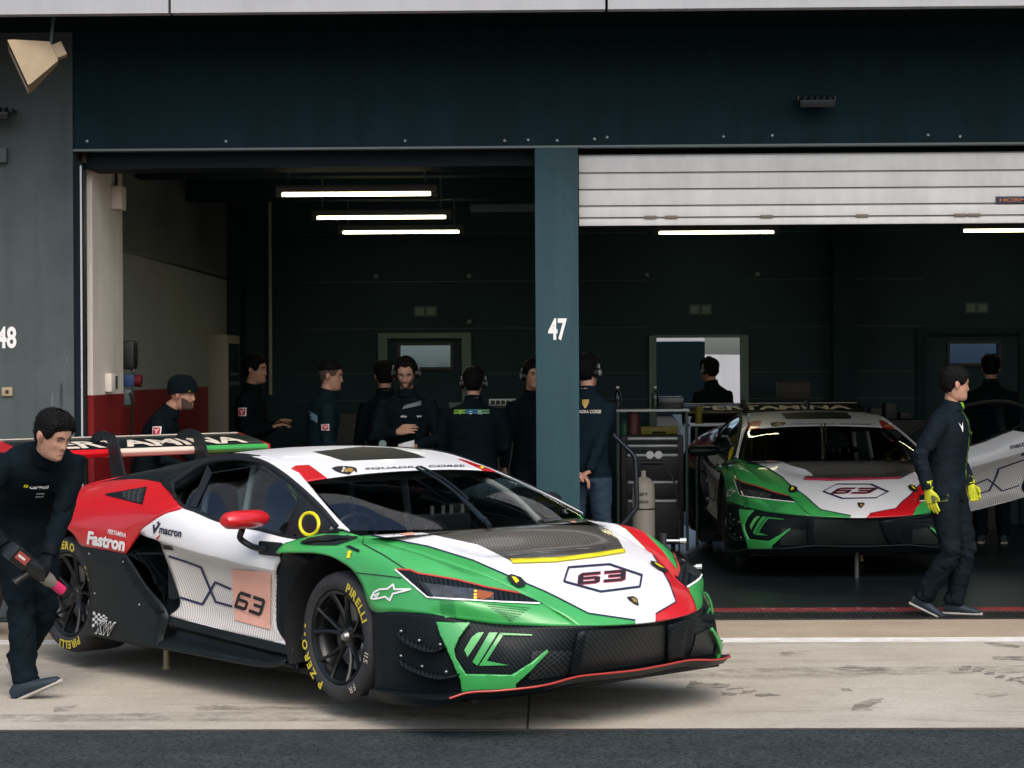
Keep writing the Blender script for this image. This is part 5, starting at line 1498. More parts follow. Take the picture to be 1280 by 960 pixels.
    rail = [(-.61, .695, 1.101), (-.72, .657, 1.137), (-.95, .625, 1.19), (-1.10, .60, 1.212), (-1.28, .59, 1.222), (-1.48, .575, 1.222), (-1.70, .56, 1.20)]
    RG = []
    for (xc, zc), r in zip(roofc, rail):
        row = []
        for v in (-1, -.8, -.55, -.28, 0, .28, .55, .8, 1):
            a = abs(v); row.append((xc + (r[0] - xc) * a ** 2, r[1] * v, zc + (r[2] - zc) * a ** 2.3))
        RG.append(row)
    roof = panel('roof', RG, M['white'], car, 6, 5, .01, up=True)
    for k, m in (('red_r', 'red'), ('red_l', 'red'), ('roof_black', 'black')): paint(roof, *P[k], M[m])
    br = bvh_of([roof])
    mb = MB()
    drape_poly(mb, *P['badge'], br, 0, .03, .003); drape_poly(mb, *P['badge_in'], br, 1, .03, .0045)
    mb.build('shield_badge', [M['ink'], M['gold']], roof, recalc=False)
    mb = MB()
    q, d = P['squadra']; drape_text(mb, 'SQUADRA', q[0], q[1], q[2], d, br, 0, .02)
    mb.build('roof_lettering', M['ink'], roof, smooth=False, recalc=False)
    mb = MB(); q, d = P['corse']; drape_text(mb, 'CORSE', q[0], q[1], q[2], d, br, 0, .02)
    mb.build('roof_lettering', M['ink'], roof, smooth=False, recalc=False)
    mb = MB(); drape_poly(mb, *P['flag_l'], br, 0, .03, .004); mb.build('yellow_sticker', M['yellow'], roof, recalc=False)
    # rail between roof and side windows
    for side in (-1, 1):
        a = [(-.72, .657, 1.137), (-.95, .625, 1.19), (-1.10, .60, 1.212), (-1.28, .59, 1.222)]
        b = [(-.80, .716, 1.13), (-.98, .687, 1.178), (-1.12, .67, 1.197), (-1.26, .657, 1.204)]
        A = np.array([[p, tuple((np.array(p) + np.array(r)) / 2 + np.array((0, .006, .006))), r] for p, r in zip(a, b)]); A[..., 1] *= side
        panel('roof_rail', A, M['white'], car, 4, 3, .008)
    deck = []
    for x, z0, z1 in ((-1.70, 1.20, 1.195), (-1.95, 1.14, 1.155), (-2.3, 1.05, 1.10), (-2.62, 1.0, 1.035), (-3.0, .95, .955), (-3.3, .91, .91)):
        y1 = .56 if x > -2.5 else .74
        deck.append([(x, v * y1, z0 + (z1 - z0) * abs(v)) for v in (-1, -.6, -.2, .2, .6, 1)])
    panel('engine_cover', deck, M['red'], car, 5, 4, .01, up=True)
    mb = MB()
    for i in range(7):
        x = -1.85 - i * .11; z = 1.175 - i * .03
        mb.box((x - .05, -.42, z), (x + .04, .42, z + .012), 0, .004)
    mb.build('engine_louvre', M['carbon_plain'], car)
    sp = []
    for x0, z in ((-3.3, .91), (-3.36, .80), (-3.38, .62), (-3.30, .45), (-3.15, .22)):
        sp.append([(x0 + .25 * abs(v) ** 3, v * (.70 if z > .9 else .93), z) for v in (-1, -.8, -.5, 0, .5, .8, 1)])
    panel('rear_bumper', sp, M['carbon_plain'], car, 5, 4, .01)
    # ---------------- cabin
    mb = MB()
    mb.box((-1.9, -.80, .20), (-.2, .80, .28))
    mb.grid([[(.20, -.80, .85), (.20, .80, .85)], [(-.25, -.80, .80), (-.25, .80, .80)], [(-.45, -.78, .70), (-.45, .78, .70)], [(-.45, -.75, .3), (-.45, .75, .3)]])
    mb.grid([[(-1.75, -.75, .28), (-1.75, .75, .28)], [(-1.85, -.70, .95), (-1.85, .70, .95)], [(-1.80, -.60, 1.15), (-1.80, .60, 1.15)]])
    for s in (-1, 1): mb.grid([[(-1.8, s * .80, .28), (-1.8, s * .80, .93)], [(-.45, s * .80, .28), (-.45, s * .80, .80)]])
    mb.build('cabin_tub', M['cabin'], car, recalc=False)
    mb = MB()
    for s in (-1, 1):
        mb.tube(curve_pts([(-.30, s * .74, .82), (-.48, s * .70, .96), (-.80, s * .60, 1.10), (-1.3, s * .54, 1.17), (-1.72, s * .52, 1.12), (-1.8, s * .60, .5)], 5), .021, 0, 10)
        mb.tube([(-1.3, s * .54, 1.17), (-1.35, s * .70, .35)], .021, 0, 10)
    mb.tube([(-1.3, -.54, 1.17), (-1.3, .54, 1.17)], .021, 0, 10)
    mb.tube([(-.75, -.60, 1.09), (-.75, .60, 1.09)], .019, 0, 10)
    mb.tube([(-1.3, -.5, 1.15), (-1.38, .6, .5)], .02, 0, 10)
    mb.build('roll_cage', M['cage'], car)
    st = MB()
    for dy in (-.36,):
        st.tube(curve_pts([(-.85, dy, .38), (-1.15, dy, .36), (-1.32, dy, .50), (-1.42, dy, .85), (-1.45, dy, 1.02)], 4), [.20] * 17, 0, 14, squash=(1.0, .42))
        st.sphere((-1.42, dy, 1.02), (.09, .15, .11), 0)
    st.build('racing_seat', M['seat'], car)
    sw = MB()
    c = Vector((-.62, -.36, .80))
    sw.tube([c + Vector((.02 * math.sin(a), .15 * math.cos(a), .10 * math.sin(a))) for a in [2 * PI * k / 24 for k in range(25)]], .016, 0, 8, caps=False)
    sw.box(c + Vector((-.02, -.09, -.05)), c + Vector((.02, .09, .05)), 0, .01)
    sw.build('steering_wheel', M['black'], car)
    dsh = MB()
    dsh.box((-.42, -.12, .78), (-.30, .22, .90), 0, .02); dsh.box((-.50, .06, .60), (-.40, .3, .78), 0, .015)
    dsh.box((-.40, .12, .90), (-.37, .30, .95), 0, .005)
    for k, y in enumerate((-.02, .06, .12, .2)): dsh.tube([(-.36, y, .88), (-.36, y, .945)], .012, 1, 8)
    dsh.build('dashboard', [M['black'], M['alloy']], car)
    nt = MB()
    nt.tube([(-.9, -.60, 1.06), (-.62, -.63, .86)], .012, 0, 6); nt.tube([(-.95, -.45, 1.05), (-.7, -.5, .80)], .010, 0, 6)
    nt.build('window_net_strap', M['yellow'], car)
    # wiper
    wp = MB()
    a, b = Vector((-.50, -.02, 1.138)), Vector((.20, -.13, .885))
    pts = [a.lerp(b, t) + Vector((.01, 0, .035 * math.sin(PI * min(1, t + .05)) + .008)) for t in [k / 10 for k in range(11)]]
    wp.tube(pts, [.008] * 7 + [.012, .014, .016, .018], 0, 8)
    wp.tube([p + Vector((0, .03, .006)) for p in pts[0:8]], .007, 0, 6)
    wp.tube([pts[-1], pts[-1] + Vector((.05, -.02, -.02))], .014, 0, 8)
    wp.build('wiper', M['carbon_plain'], car)
    # ---------------- underbody and jacks
    mb = MB()
    mb.box((-3.15, -.88, .10), (.95, .88, .13)); mb.box((-2.2, -.88, .13), (-.5, .88, .26)); mb.box((.45, -.75, .13), (1.0, .75, .40))
    mb.build('floor_tray', M['hollow'], car)
    mb = MB()
    for x, y in ((-2.13, -.60), (-2.13, .60), (-.3, .30)):
        mb = MB()
        mb.tube([(x, y, -.078), (x, y, .12)], .019, 0, 12); mb.tube([(x, y, -.078), (x, y, -.062)], .028, 0, 12)
        mb.build('air_jack', M['post'], car)
    # ---------------- rear wing
    wing = MB()
    secs = []
    for y in np.linspace(-.93, .93, 25):
        cb_ = .018 * (1 - abs(y) / .93)
        le_x, te_x = -3.20, -3.55
        prof = [(le_x, 1.172), (le_x - .012, 1.155), (le_x - .10, 1.145), (te_x, 1.215), (te_x - .004, 1.262), (te_x + .006, 1.264), (le_x - .24, 1.248), (le_x - .10, 1.222), (le_x - .015, 1.192)]
        secs.append([(x, float(y), z) for x, z in prof])
    for s in secs: s.append(s[0])
    wing.grid(secs)
    wing.add([p for p in secs[0][:-1]], [list(range(len(secs[0]) - 1))]); wing.add([p for p in secs[-1][:-1]], [list(range(len(secs[0]) - 1))[::-1]])
    w = wing.build('rear_wing', M['carbon_plain'], car, angle=40)
    # coloured nose of the wing in three thirds
    for y0, y1, m in ((-.93, -.33, M['red']), (-.33, .33, M['cream']), (.33, .93, M['green'])):
        mb = MB(); mb.grid([[(-3.198 + dx, y, z) for dx, z in ((.006, 1.170), (.006, 1.180), (-.006, 1.192), (-.020, 1.1985))] for y in (y0, (y0 + y1) / 2, y1)])
        mb.grid([[(-3.198 + dx, y, z) for dx, z in ((.006, 1.170), (-.010, 1.150), (-.09, 1.140))] for y in (y0, (y0 + y1) / 2, y1)])
        mb.build('wing_stripe', m, w, recalc=False)
    bw = bvh_of([w])
    mb = MB()
    drape_text(mb, 'PERTAMINA', (-3.25, -.80, 1.24), (-3.25, .80, 1.24), (-3.40, -.80, 1.25), (0, 0, -1), bw, 0, .03)
    mb.build('wing_lettering', M['cream'], w, smooth=False, recalc=False)
    mb = MB(); mb.box((-3.560, -.92, 1.258), (-3.548, .92, 1.270)); mb.build('gurney_strip', M['cream'], w, smooth=False)
    for s in (-1, 1):
        mb = MB(); prof = [(-3.19, 1.15), (-3.19, 1.196), (-3.55, 1.268), (-3.60, 1.262), (-3.60, 1.08), (-3.50, 1.04), (-3.3, 1.10)]
        Mx = Matrix(((1, 0, 0, 0), (0, 0, 1, s * .93), (0, 1, 0, 0), (0, 0, 0, 1)))
        mb.prism(prof, -.006, .006, Mx); mb.build('wing_endplate', M['red'], w)
        mb = MB()
        prof = [(-2.98, .97), (-3.10, 1.26), (-3.16, 1.30), (-3.27, 1.315), (-3.37, 1.295), (-3.42, 1.25), (-3.34, 1.235), (-3.28, 1.262), (-3.23, 1.262), (-3.20, 1.24), (-3.14, .93)]
        Mx = Matrix(((1, 0, 0, 0), (0, 0, 1, s * .33), (0, 1, 0, 0), (0, 0, 0, 1)))
        mb.prism(prof, -.009, .009, Mx); mb.build('wing_strut', M['carbon_plain'], car)
    # ---------------- wheels
    F1 = [('PIRELLI', 22, .047, .035, .10, 0), ('115', 100, .038, -.005, .25, 1), ('FR', 142, .038, -.005, .25, 1), ('P ZERO', 205, .047, .035, .20, 0), ('= =', 266, .026, .03, .4, 0)]
    R1 = [('P ZERO', -32, .048, .035, .10, 0), ('= - -', 50, .026, .03, .4, 0), ('PIRELLI', 148, .048, .035, .10, 0)]
    for side in (-1, 1):
        out['wf%d' % side] = make_wheel('wheel', .335, .30, car, (0, side * .965, .338), side, F1, R(-4))
        make_wheel('wheel', .352, .33, car, (-2.66, side * .955, .352), side, R1)
    return car, out
# ================================================================== people
PM = {}
PM['skin'] = mat('skin', (.46, .25, .17), .55, noise=(14, .14))
PM['jacket'] = mat('black fleece', (.0035, .0085, .012), .85, noise=(7, .3), bump=(16, .35, .02), spec=.08)
PM['jacket_blue'] = mat('dark navy jacket', (.0045, .014, .021), .8, noise=(6, .25), bump=(14, .35, .02), spec=.08)
PM['jacket_grey'] = mat('charcoal track jacket', (.006, .0115, .017), .75, noise=(6, .25), bump=(14, .4, .02), spec=.08)
PM['trousers'] = mat('black work trousers', (.0045, .010, .014), .85, noise=(6, .3), bump=(12, .45, .03), spec=.08)
PM['trousers_grey'] = mat('charcoal trousers', (.006, .011, .015), .8, noise=(6, .3), bump=(12, .5, .03), spec=.08)
PM['jeans'] = mat('blue jeans', (.020, .050, .085), .85, noise=(9, .3), bump=(14, .4, .02))
PM['shoe'] = mat('dark trainers', (.008, .020, .032), .7, noise=(20, .3))
PM['sole'] = mat('pale rubber sole', (.34, .32, .29), .8, noise=(10, .2))
PM['hair'] = mat('dark hair', (.0045, .0042, .0045), .75, spec=.12, bump=(90, .6, .01))
PM['beard'] = mat('short beard', (.085, .050, .038), .85, noise=(60, .4))
PM['eye'] = mat('eye', (.02, .014, .012), .2)
PM['brow'] = mat('eyebrow', (.02, .013, .010), .8)
PM['lip'] = mat('lip', (.36, .15, .12), .5)
PM['glove'] = mat('black work glove', (.006, .009, .012), .7, noise=(20, .4), spec=.08)
PM['glove_y'] = mat('yellow work glove', (.50, .52, .015), .65, noise=(18, .22), bump=(40, .3, .004))
PM['glove_k'] = mat('dark glove print', (.06, .07, .015), .7)
PM['hat'] = mat('knitted beanie', (.004, .009, .012), .9, bump=(70, .5, .008), spec=.08)
PM['headset'] = mat('headset plastic', (.005, .007, .008), .4)
PM['headset_grey'] = mat('headset grey trim', (.22, .24, .24), .4)
PM['lime'] = mat('lime undershirt', (.16, .36, .03), .7)
PM['badge_red'] = mat('red badge', (.45, .02, .05), .6)


def ik(S, T, a, b, hint):
    S, T = Vector(S), Vector(T)
    d = T - S; L = min(d.length, (a + b) * .999)
    d.normalize(); T = S + d * L
    x = (a * a - b * b + L * L) / (2 * L)
    h = math.sqrt(max(a * a - x * x, 0))
    n = Vector(hint) - d * Vector(hint).dot(d); n.normalize()
    return S + d * x + n * h, T


def loft(mb, secs, mi=0, n=16):
    """secs: (centre, half side, half front, side axis, front axis)"""
    vs, fs = [], []
    for c, w, f, sx, fx in secs:
        for k in range(n):
            a = 2 * PI * k / n
            ca, sa = math.cos(a), math.sin(a)
            vs.append(Vector(c) + sx * (w * math.copysign(abs(ca) ** .85, ca)) + fx * (f * math.copysign(abs(sa) ** .85, sa)))
    for i in range(len(secs) - 1):
        for k in range(n):
            fs.append((i * n + k, i * n + (k + 1) % n, (i + 1) * n + (k + 1) % n, (i + 1) * n + k))
    fs.append(list(range(n))[::-1]); fs.append([(len(secs) - 1) * n + k for k in range(n)])
    mb.add(vs, fs, mi)


def remesh(mb, voxel, smooth_n=4, fac=.5):
    o = mb.build('body_form', [], None, smooth=False)
    md = o.modifiers.new('r', 'REMESH'); md.mode = 'VOXEL'; md.voxel_size = voxel
    sm = o.modifiers.new('s', 'SMOOTH'); sm.factor = fac; sm.iterations = smooth_n
    dg = bpy.context.evaluated_depsgraph_get()
    me = bpy.data.meshes.new_from_object(o.evaluated_get(dg))
    vs = [v.co.copy() for v in me.vertices]; fs = [list(p.vertices) for p in me.polygons]
    od = o.data; bpy.data.objects.remove(o); bpy.data.meshes.remove(od); bpy.data.meshes.remove(me)
    return vs, fs


HEAD_T = [(-.122, .050, -.012, .020), (-.114, .078, -.028, .036), (-.097, .090, -.042, .049), (-.072, .090, -.060, .058), (-.046, .0885, -.078, .064), (-.020, .088, -.090, .068),
          (.000, .0875, -.096, .071), (.025, .0925, -.101, .074), (.050, .0915, -.101, .075), (.080, .079, -.092, .069), (.103, .054, -.070, .053), (.118, .026, -.038, .030), (.1245, .004, -.008, .006)]


def head_pt(az, z, off=0.0):
    T = HEAD_T
    z = max(min(z, T[-1][0]), T[0][0])
    for i in range(len(T) - 1):
        if z <= T[i + 1][0]: break
    t = (z - T[i][0]) / (T[i + 1][0] - T[i][0])
    xf, xb, w = [T[i][k] * (1 - t) + T[i + 1][k] * t for k in (1, 2, 3)]
    ca, sa = math.cos(az), math.sin(az)
    e = .88
    x = (xf if ca > 0 else -xb) * math.copysign(abs(ca) ** e, ca)
    y = w * math.copysign(abs(sa) ** e, sa)
    r = math.hypot(x, y) + 1e-6
    g = lambda a, s: math.exp(-(a / s) ** 2)
    d = 0.0
    a = abs(az)
    if z > -.05 and z < .03:                                  # nose ridge and tip
        k = (.03 - z) / .068
        d += (.004 + .019 * min(1, k) ** 1.3) * g(az, .115 + .07 * max(0, k)) * (1 if z > -.036 else max(0, 1 - (-.036 - z) / .011))
    d -= .010 * g(a - .40, .17) * g(z - .004, .014)             # eye sockets
    d += .0045 * g(a - .38, .26) * g(z - .025, .010)            # brow
    d += .004 * g(a - .62, .22) * g(z + .022, .018)             # cheekbones
    d += .0045 * g(az, .30) * (g(z + .062, .006) + g(z + .076, .006))  # lips
    d -= .004 * g(az, .32) * g(z + .069, .003)
    d += .006 * g(az, .30) * g(z + .100, .013)                 # chin
    d -= .004 * g(a - .75, .25) * g(z + .060, .02)              # hollow of the cheek
    k = (r + d + off) / r
    zz = z + off * max(0, min(1, (z - .03) / .09)) * .9
    return Vector((x * k, y * k, zz))


def head_shell(mb, cond, off, mi, na=72, nz=44, top=True):
    zs = [HEAD_T[0][0] + (HEAD_T[-1][0] - HEAD_T[0][0]) * (.5 - .5 * math.cos(PI * i / nz)) * 1.0 for i in range(nz + 1)]
    P, idx = {}, {}
    vs, fs = [], []
    for i, z in enumerate(zs):
        for k in range(na):
            az = -PI + 2 * PI * k / na
            P[i, k] = (az, z)
    for i in range(nz):
        for k in range(na):
            q = [(i, k), (i, (k + 1) % na), (i + 1, (k + 1) % na), (i + 1, k)]
            am = -PI + 2 * PI * (k + .5) / na; zm = (zs[i] + zs[i + 1]) / 2
            if not cond(am, zm): continue
            ids = []
            for c in q:
                if c not in idx:
                    idx[c] = len(vs); az, z = P[c]
                    vs.append(head_pt(az, z, off(az, z) if callable(off) else off))
                ids.append(idx[c])
            fs.append(ids)
    mb.add(vs, fs, mi)


def hairline(az, style):
    a = abs(az)
    if style == 'crop': pts = ((0, .066), (.5, .060), (.85, .050), (1.05, .012), (1.3, -.005), (1.62, .004), (1.8, -.02), (2.2, -.055), (3.2, -.068))
    elif style == 'fade': pts = ((0, .070), (.5, .068), (.85, .066), (1.2, .055), (1.7, .050), (2.2, .045), (3.2, .035))
    else: pts = ((0, .080), (.5, .086), (.85, .060), (1.05, .015), (1.3, -.005), (1.62, .004), (1.8, -.02), (2.2, -.055), (3.2, -.066))
    for (a0, z0), (a1, z1) in zip(pts[:-1], pts[1:]):
        if a <= a1: return z0 + (z1 - z0) * (a - a0) / (a1 - a0)
    return pts[-1][1]


def hand_mesh(curl=(.35, .40, .45, .5), thumb=.5, spread=.06, glove=1.0, side=1):
    """wrist at the origin, fingers along +X, back of the hand +Z, thumb towards +Y*side"""
    mb = MB()
    X, Y, Z = Vector((1, 0, 0)), Vector((0, side, 0)), Vector((0, 0, 1))
    loft(mb, [(X * -.012, .026 * glove, .019 * glove, Y, Z), (X * .02, .033 * glove, .017 * glove, Y, Z), (X * .055, .041 * glove, .0155 * glove, Y, Z), (X * .088, .041 * glove, .0135 * glove, Y, Z), (X * .098, .034 * glove, .010 * glove, Y, Z)], 0, 14)
    lens = ((.042, .026, .021), (.047, .030, .023), (.043, .028, .022), (.034, .021, .019))
    for k in range(4):
        y = (.030 - .020 * k)
        p = X * (.085 - .004 * abs(k - 1)) + Y * y
        pts = [p - X * .03, p]; ang = 0
        dirs = Y * (spread * (1.5 - k))
        for j in range(3):
            ang += curl[k] * (1.0 if j else .8)
            p = p + (X * math.cos(ang) - Z * math.sin(ang) + dirs * (1 if j == 0 else .4)).normalized() * lens[k][j]
            pts.append(p)
        r = .0092 * glove
        mb.tube(pts, [r, r, r * .95, r * .88, r * .72], 0, 8)
    p = X * .018 + Y * .022
    pts = [p, p + X * .028 + Y * .022 - Z * .008, p + X * .055 + Y * (.034 - .018 * thumb) - Z * (.010 + .022 * thumb), p + X * .078 + Y * (.040 - .034 * thumb) - Z * (.014 + .036 * thumb)]
    mb.tube(pts, [.014 * glove, .0125 * glove, .011 * glove, .0085 * glove], 0, 8)
    return remesh(mb, .0042, 3, .5)


def frame(origin, xdir, zhint):
    x = Vector(xdir).normalized(); z = Vector(zhint) - x * Vector(zhint).dot(x); z.normalize(); y = z.cross(x)
    return Matrix(((x.x, y.x, z.x, origin[0]), (x.y, y.y, z.y, origin[1]), (x.z, y.z, z.z, origin[2]), (0, 0, 0, 1)))


def person(loc, face, label, height=1.78, lean=0.04, side_lean=0.0, twist=0.0, hips=(0, 0, .96), feet=None, hands=None, elbow=None, hand_dir=None, head=(0, 0, 0), head_push=0.0,
           top='jacket', legs='trousers', style='crop', hat=None, headset=False, beard=False, glove=(None, None), curl=None, build=1.0, group='team members at the garage', heel=(0, 0), toe=(0, 0), knee_hint=None, lower=True, hand_up=None, voxel=.013):
    """local frame: +X is where the figure faces, +Y its left; joints are placed, then limbs are solved"""
    s = height / 1.80
    root = empty('person', loc, face)
    tag(root, label, 'person', group)
    X, Y, Z = Vector((1, 0, 0)), Vector((0, 1, 0)), Vector((0, 0, 1))
    Hp = Vector(hips)
    ud = Vector((math.sin(lean), math.sin(side_lean), math.cos(lean))).normalized()
    tx = Matrix.Rotation(twist, 3, 'Z') @ Y                       # shoulder axis
    tx = (tx - ud * tx.dot(ud)).normalized()
    fx = tx.cross(ud).normalized()
    hx = (Y - ud * Y.dot(ud) * .3).normalized()
    waist = Hp + Vector((ud.x * .45, ud.y * .5, 1)).normalized() * .17
    chest = waist + ud * .20
    shoul = chest + ud * .155
    neck = shoul + ud * .085 + fx * .01
    hc = neck + (ud * .55 + Z * .45).normalized() * .150 + fx * .030 + fx * head_push
    b = build
    mb = MB()
    loft(mb, [(Hp - Z * .10, .150 * b, .105 * b, hx, X), (Hp - Z * .02, .172 * b, .122 * b, hx, X), (Hp + Z * .06, .168 * b, .120 * b, hx, X), (waist, .160 * b, .118 * b, hx.lerp(tx, .4).normalized(), X.lerp(fx, .4).normalized()),
              (chest - ud * .06, .172 * b, .128 * b, tx, fx), (chest + ud * .05, .185 * b, .134 * b, tx, fx), (shoul - ud * .03, .186 * b, .118 * b, tx, fx), (shoul + ud * .02, .150 * b, .092 * b, tx, fx), (shoul + ud * .055, .105, .080, tx, fx),
              (neck - ud * .005, .078, .072, tx, fx), (neck + ud * .03, .066, .066, tx, fx)], 0, 24)
    segs = []           # (a, b, radius, label)
    segs += [(Hp, neck, .15, 'top')]
    arms = []
    for i, sd in ((0, -1), (1, 1)):       # right, left
        S = shoul + tx * (.178 * b * sd) - ud * .036
        T = Vector(hands[i]) if hands else Vector((.05, sd * .28, .83))
        hint = Vector(elbow[i]) if elbow else Vector((-.6, sd * .6, -.5))
        E, T = ik(S, T, .295, .265, hint)
        mb.tube([S - tx * sd * .07 - ud * .01, S - ud * .004, S.lerp(E, .35), S.lerp(E, .8), E, E.lerp(T, .25), E.lerp(T, .7), T - (T - E) * .06], [.060 * b, .068 * b, .064 * b, .056 * b, .054 * b, .053 * b, .045 * b, .040 * b], 0, 14)
        segs += [(S, E, .065, 'top'), (E, T, .05, 'top')]
        arms.append((S, E, T))
    lg = []
    for i, sd in ((0, -1), (1, 1)):
        Hj = Hp + Y * (.092 * sd) - Z * .03
        Fp = Vector(feet[i]) if feet else Vector((0.0, sd * .11, 0))
        A = Fp + Z * .085 + X * 0
        # a lifted heel carries the ankle up and forward over the toe
        hl = heel[i]
        A = Fp + (Vector((.13 * (1 - math.cos(hl)), 0, .085 * math.cos(hl) + .13 * math.sin(hl))) if hl >= 0 else Vector((.085 * math.sin(hl), 0, .085 * math.cos(hl))))
        kh = Vector(knee_hint[i]) if knee_hint else Vector((1, sd * .08, 0))
        K, A = ik(Hj, A, .435, .425, kh)
        lg.append((Hj, K, A, Fp))
        if lower:
            mb.tube([Hj + Z * .05, Hj - Z * .02, Hj.lerp(K, .3), Hj.lerp(K, .75), K, K.lerp(A, .2), K.lerp(A, .55), K.lerp(A, .88), A - (A - K) * .0], [.092 * b, .100 * b, .095 * b, .078 * b, .072 * b, .070 * b, .068 * b, .066 * b, .068 * b], 0, 16)
            segs += [(Hj, K, .09, 'legs'), (K, A, .07, 'legs')]
    vs, fs = remesh(mb, voxel, 5, .5)
    # folds of the cloth at the joints
    bends = [(a[1], .10) for a in arms] + [(l[1], .13) for l in lg] + [(Hp + Z * .02, .12)] + [(l[2] + Z * .05, .10) for l in lg]
    out = []
    for v in vs:
        k = .25
        for c, r in bends: k += 1.0 * math.exp(-((v - c).length / r) ** 2)
        nz = mnoise.noise(Vector((v.x * 9, v.y * 10 + v.z * 5, v.z * 14)) + Vector(loc)) * .016 + mnoise.noise(v * 30 + Vector(loc)) * .005
        n1 = mnoise.noise(Vector((v.x * 6 + v.z * 3.5, v.y * 6 - v.z * 2.5, v.z * 9)) + Vector(loc) * 1.7)
        n2 = mnoise.noise(Vector((v.x * 13 - v.z * 5, v.y * 13 + v.z * 6, v.z * 17)) - Vector(loc))
        nz -= .012 * max(0, 1 - abs(n1) * 5) ** 1.5 + .006 * max(0, 1 - abs(n2) * 4.5) ** 1.5
        ax = min(segs, key=lambda q: ((v - q[0]) - (q[1] - q[0]) * max(0, min(1, (v - q[0]).dot(q[1] - q[0]) / (q[1] - q[0]).length_squared))).length)
        t = max(0, min(1, (v - ax[0]).dot(ax[1] - ax[0]) / (ax[1] - ax[0]).length_squared))
        d = v - ax[0] - (ax[1] - ax[0]) * t
        out.append(v + d.normalized() * nz * min(k, 1.15))
    mats = [PM[top], PM[legs], PM['skin'], PM['shoe'], PM['sole'], PM[glove[0]] if glove[0] else PM['skin'], PM[glove[1]] if glove[1] else PM['skin'], PM['eye'], PM['brow'], PM['lip']]
    body = MB()
    mi = []
    hem = Hp.z - .055
    for f in fs:
        c = sum((out[i] for i in f), Vector()) / len(f)
        best, lab = 1e9, 'top'
        for a, q, r, l in segs:
            t = max(0, min(1, (c - a).dot(q - a) / (q - a).length_squared))
            dd = (c - a - (q - a) * t).length / r
            if dd < best: best, lab = dd, l
        in_arm = any((c - (E + (T - E) * max(0, min(1, (c - E).dot(T - E) / (T - E).length_squared)))).length < .06 for S, E, T in arms)
        m = 0
        if not in_arm and c.z < hem: m = 1
        if (c - neck).dot(ud) > .022: m = 2
        mi.append(m)
    n = len(body.v); body.v.extend([tuple(p) for p in out]); body.f.extend([[n + i for i in f] for f in fs]); body.m.extend(mi)
    # jacket collar
    ring = []
    for k in range(25):
        a = 2 * PI * k / 24
        base = neck + tx * (.074 * math.sin(a)) + fx * (.070 * math.cos(a) + .008)
        ring.append([neck + (base - neck) * 1.25 - ud * .035, base + ud * (.034 - .012 * math.cos(a)), base + ud * (.034 - .012 * math.cos(a)) - (base - neck) * .14])
    body.grid(ring, 0)
    # neck
    body.tube([neck - ud * .05, neck + ud * .02, hc - Z * .05 - fx * .015], [.056, .054, .052], 2, 16)
    # hands
    for i, sd in ((0, -1), (1, 1)):
        S, E, T = arms[i]
        hd = Vector(hand_dir[i]) if hand_dir and hand_dir[i] else (T - E).normalized()
        up = Vector(hand_up[i]) if hand_up and hand_up[i] else (Vector((0, sd, 0)) if abs(hd.z) > .6 else Vector((0, 0, 1)))
        cu = curl[i] if curl and curl[i] else (.28, .32, .36, .42)
        gl = 1.16 if glove[i] else 1.0
        # thumb lies towards the figure's front for a hanging arm
        zz = up - hd * up.dot(hd); zz.normalize(); yy = zz.cross(hd)
        ts = 1 if (yy.dot(X) > 0) == (abs(hd.z) > .5) or abs(hd.z) <= .5 and yy.z > 0 else -1
        if abs(hd.z) > .5: ts = 1 if yy.dot(X) > 0 else -1
        hv, hf = hand_mesh(cu, .5, .05, gl, ts)
        Mh = frame(T - (T - E).normalized() * .012, hd, up)
        body.add([Mh @ p for p in hv], hf, 5 + i)
        if glove[i]:
            body.tube([T - (T - E).normalized() * .075, T - (T - E).normalized() * .02], [.050, .040], 5 + i, 14)
    # shoes
    if lower:
        for i, (Hj, K, A, Fp) in enumerate(lg):
            hl, tn = heel[i], toe[i]
            fd = Matrix.Rotation(tn, 3, 'Z') @ X
            ball = Fp + fd * .13
            pd = (fd * math.cos(hl) - Z * math.sin(hl)); nd = (Z * math.cos(hl) + fd * math.sin(hl)); sdv = Z.cross(fd)
            C0 = A - nd * .085 if hl > 0 else Fp
            heelp = C0 - pd * .07
            q = lambda t, h: heelp + pd * t + nd * h
            tp = [(.0, .030, .030, .05), (.02, .036, .040, .055), (.07, .040, .046, .06), (.12, .043, .038, .048), (.17, .047, .030, .038), (.22, .045, .024, .032), (.262, .030, .018, .026), (.275, .012, .010, .022)]
            loft(body, [(q(t, hh), w, h, sdv, nd) for t, w, h, hh in tp], 3, 16)
            loft(body, [(q(t, .012), w, .012, sdv, nd) for t, w in ((-.006, .028), (.01, .038), (.07, .041), (.13, .045), (.19, .050), (.24, .044), (.272, .028), (.285, .010))], 4, 16)
    # head
    Mhd = Matrix.Translation(hc) @ Matrix.Rotation(head[0] + twist, 4, 'Z') @ Matrix.Rotation(head[1], 4, 'Y') @ Matrix.Rotation(head[2], 4, 'X')
    hm = MB(); head_shell(hm, lambda a, z: True, 0.0, 2)
    for sd in (-1, 1):
        c = head_pt(sd * 1.62, -.005)
        hm.sphere(c + Vector((-.004, sd * .010, .002)), (.020, .009, .032), 2, 12, 8, Matrix.Rotation(sd * R(-22), 4, 'Z') @ Matrix.Rotation(R(-12), 4, 'Y'))
        e = head_pt(sd * .40, .0035)
        hm.sphere(e + Vector((-.0025, 0, -.001)), (.006, .0145, .0058), 7, 10, 6)
        hm.tube([head_pt(sd * az, z, .0025) for az, z in ((.20, .0075), (.32, .0105), (.45, .0105), (.56, .006))], .0026, 2, 6)
        hm.sphere(c + Vector((.004, sd * .0155, .002)), (.010, .005, .018), 9, 10, 6)
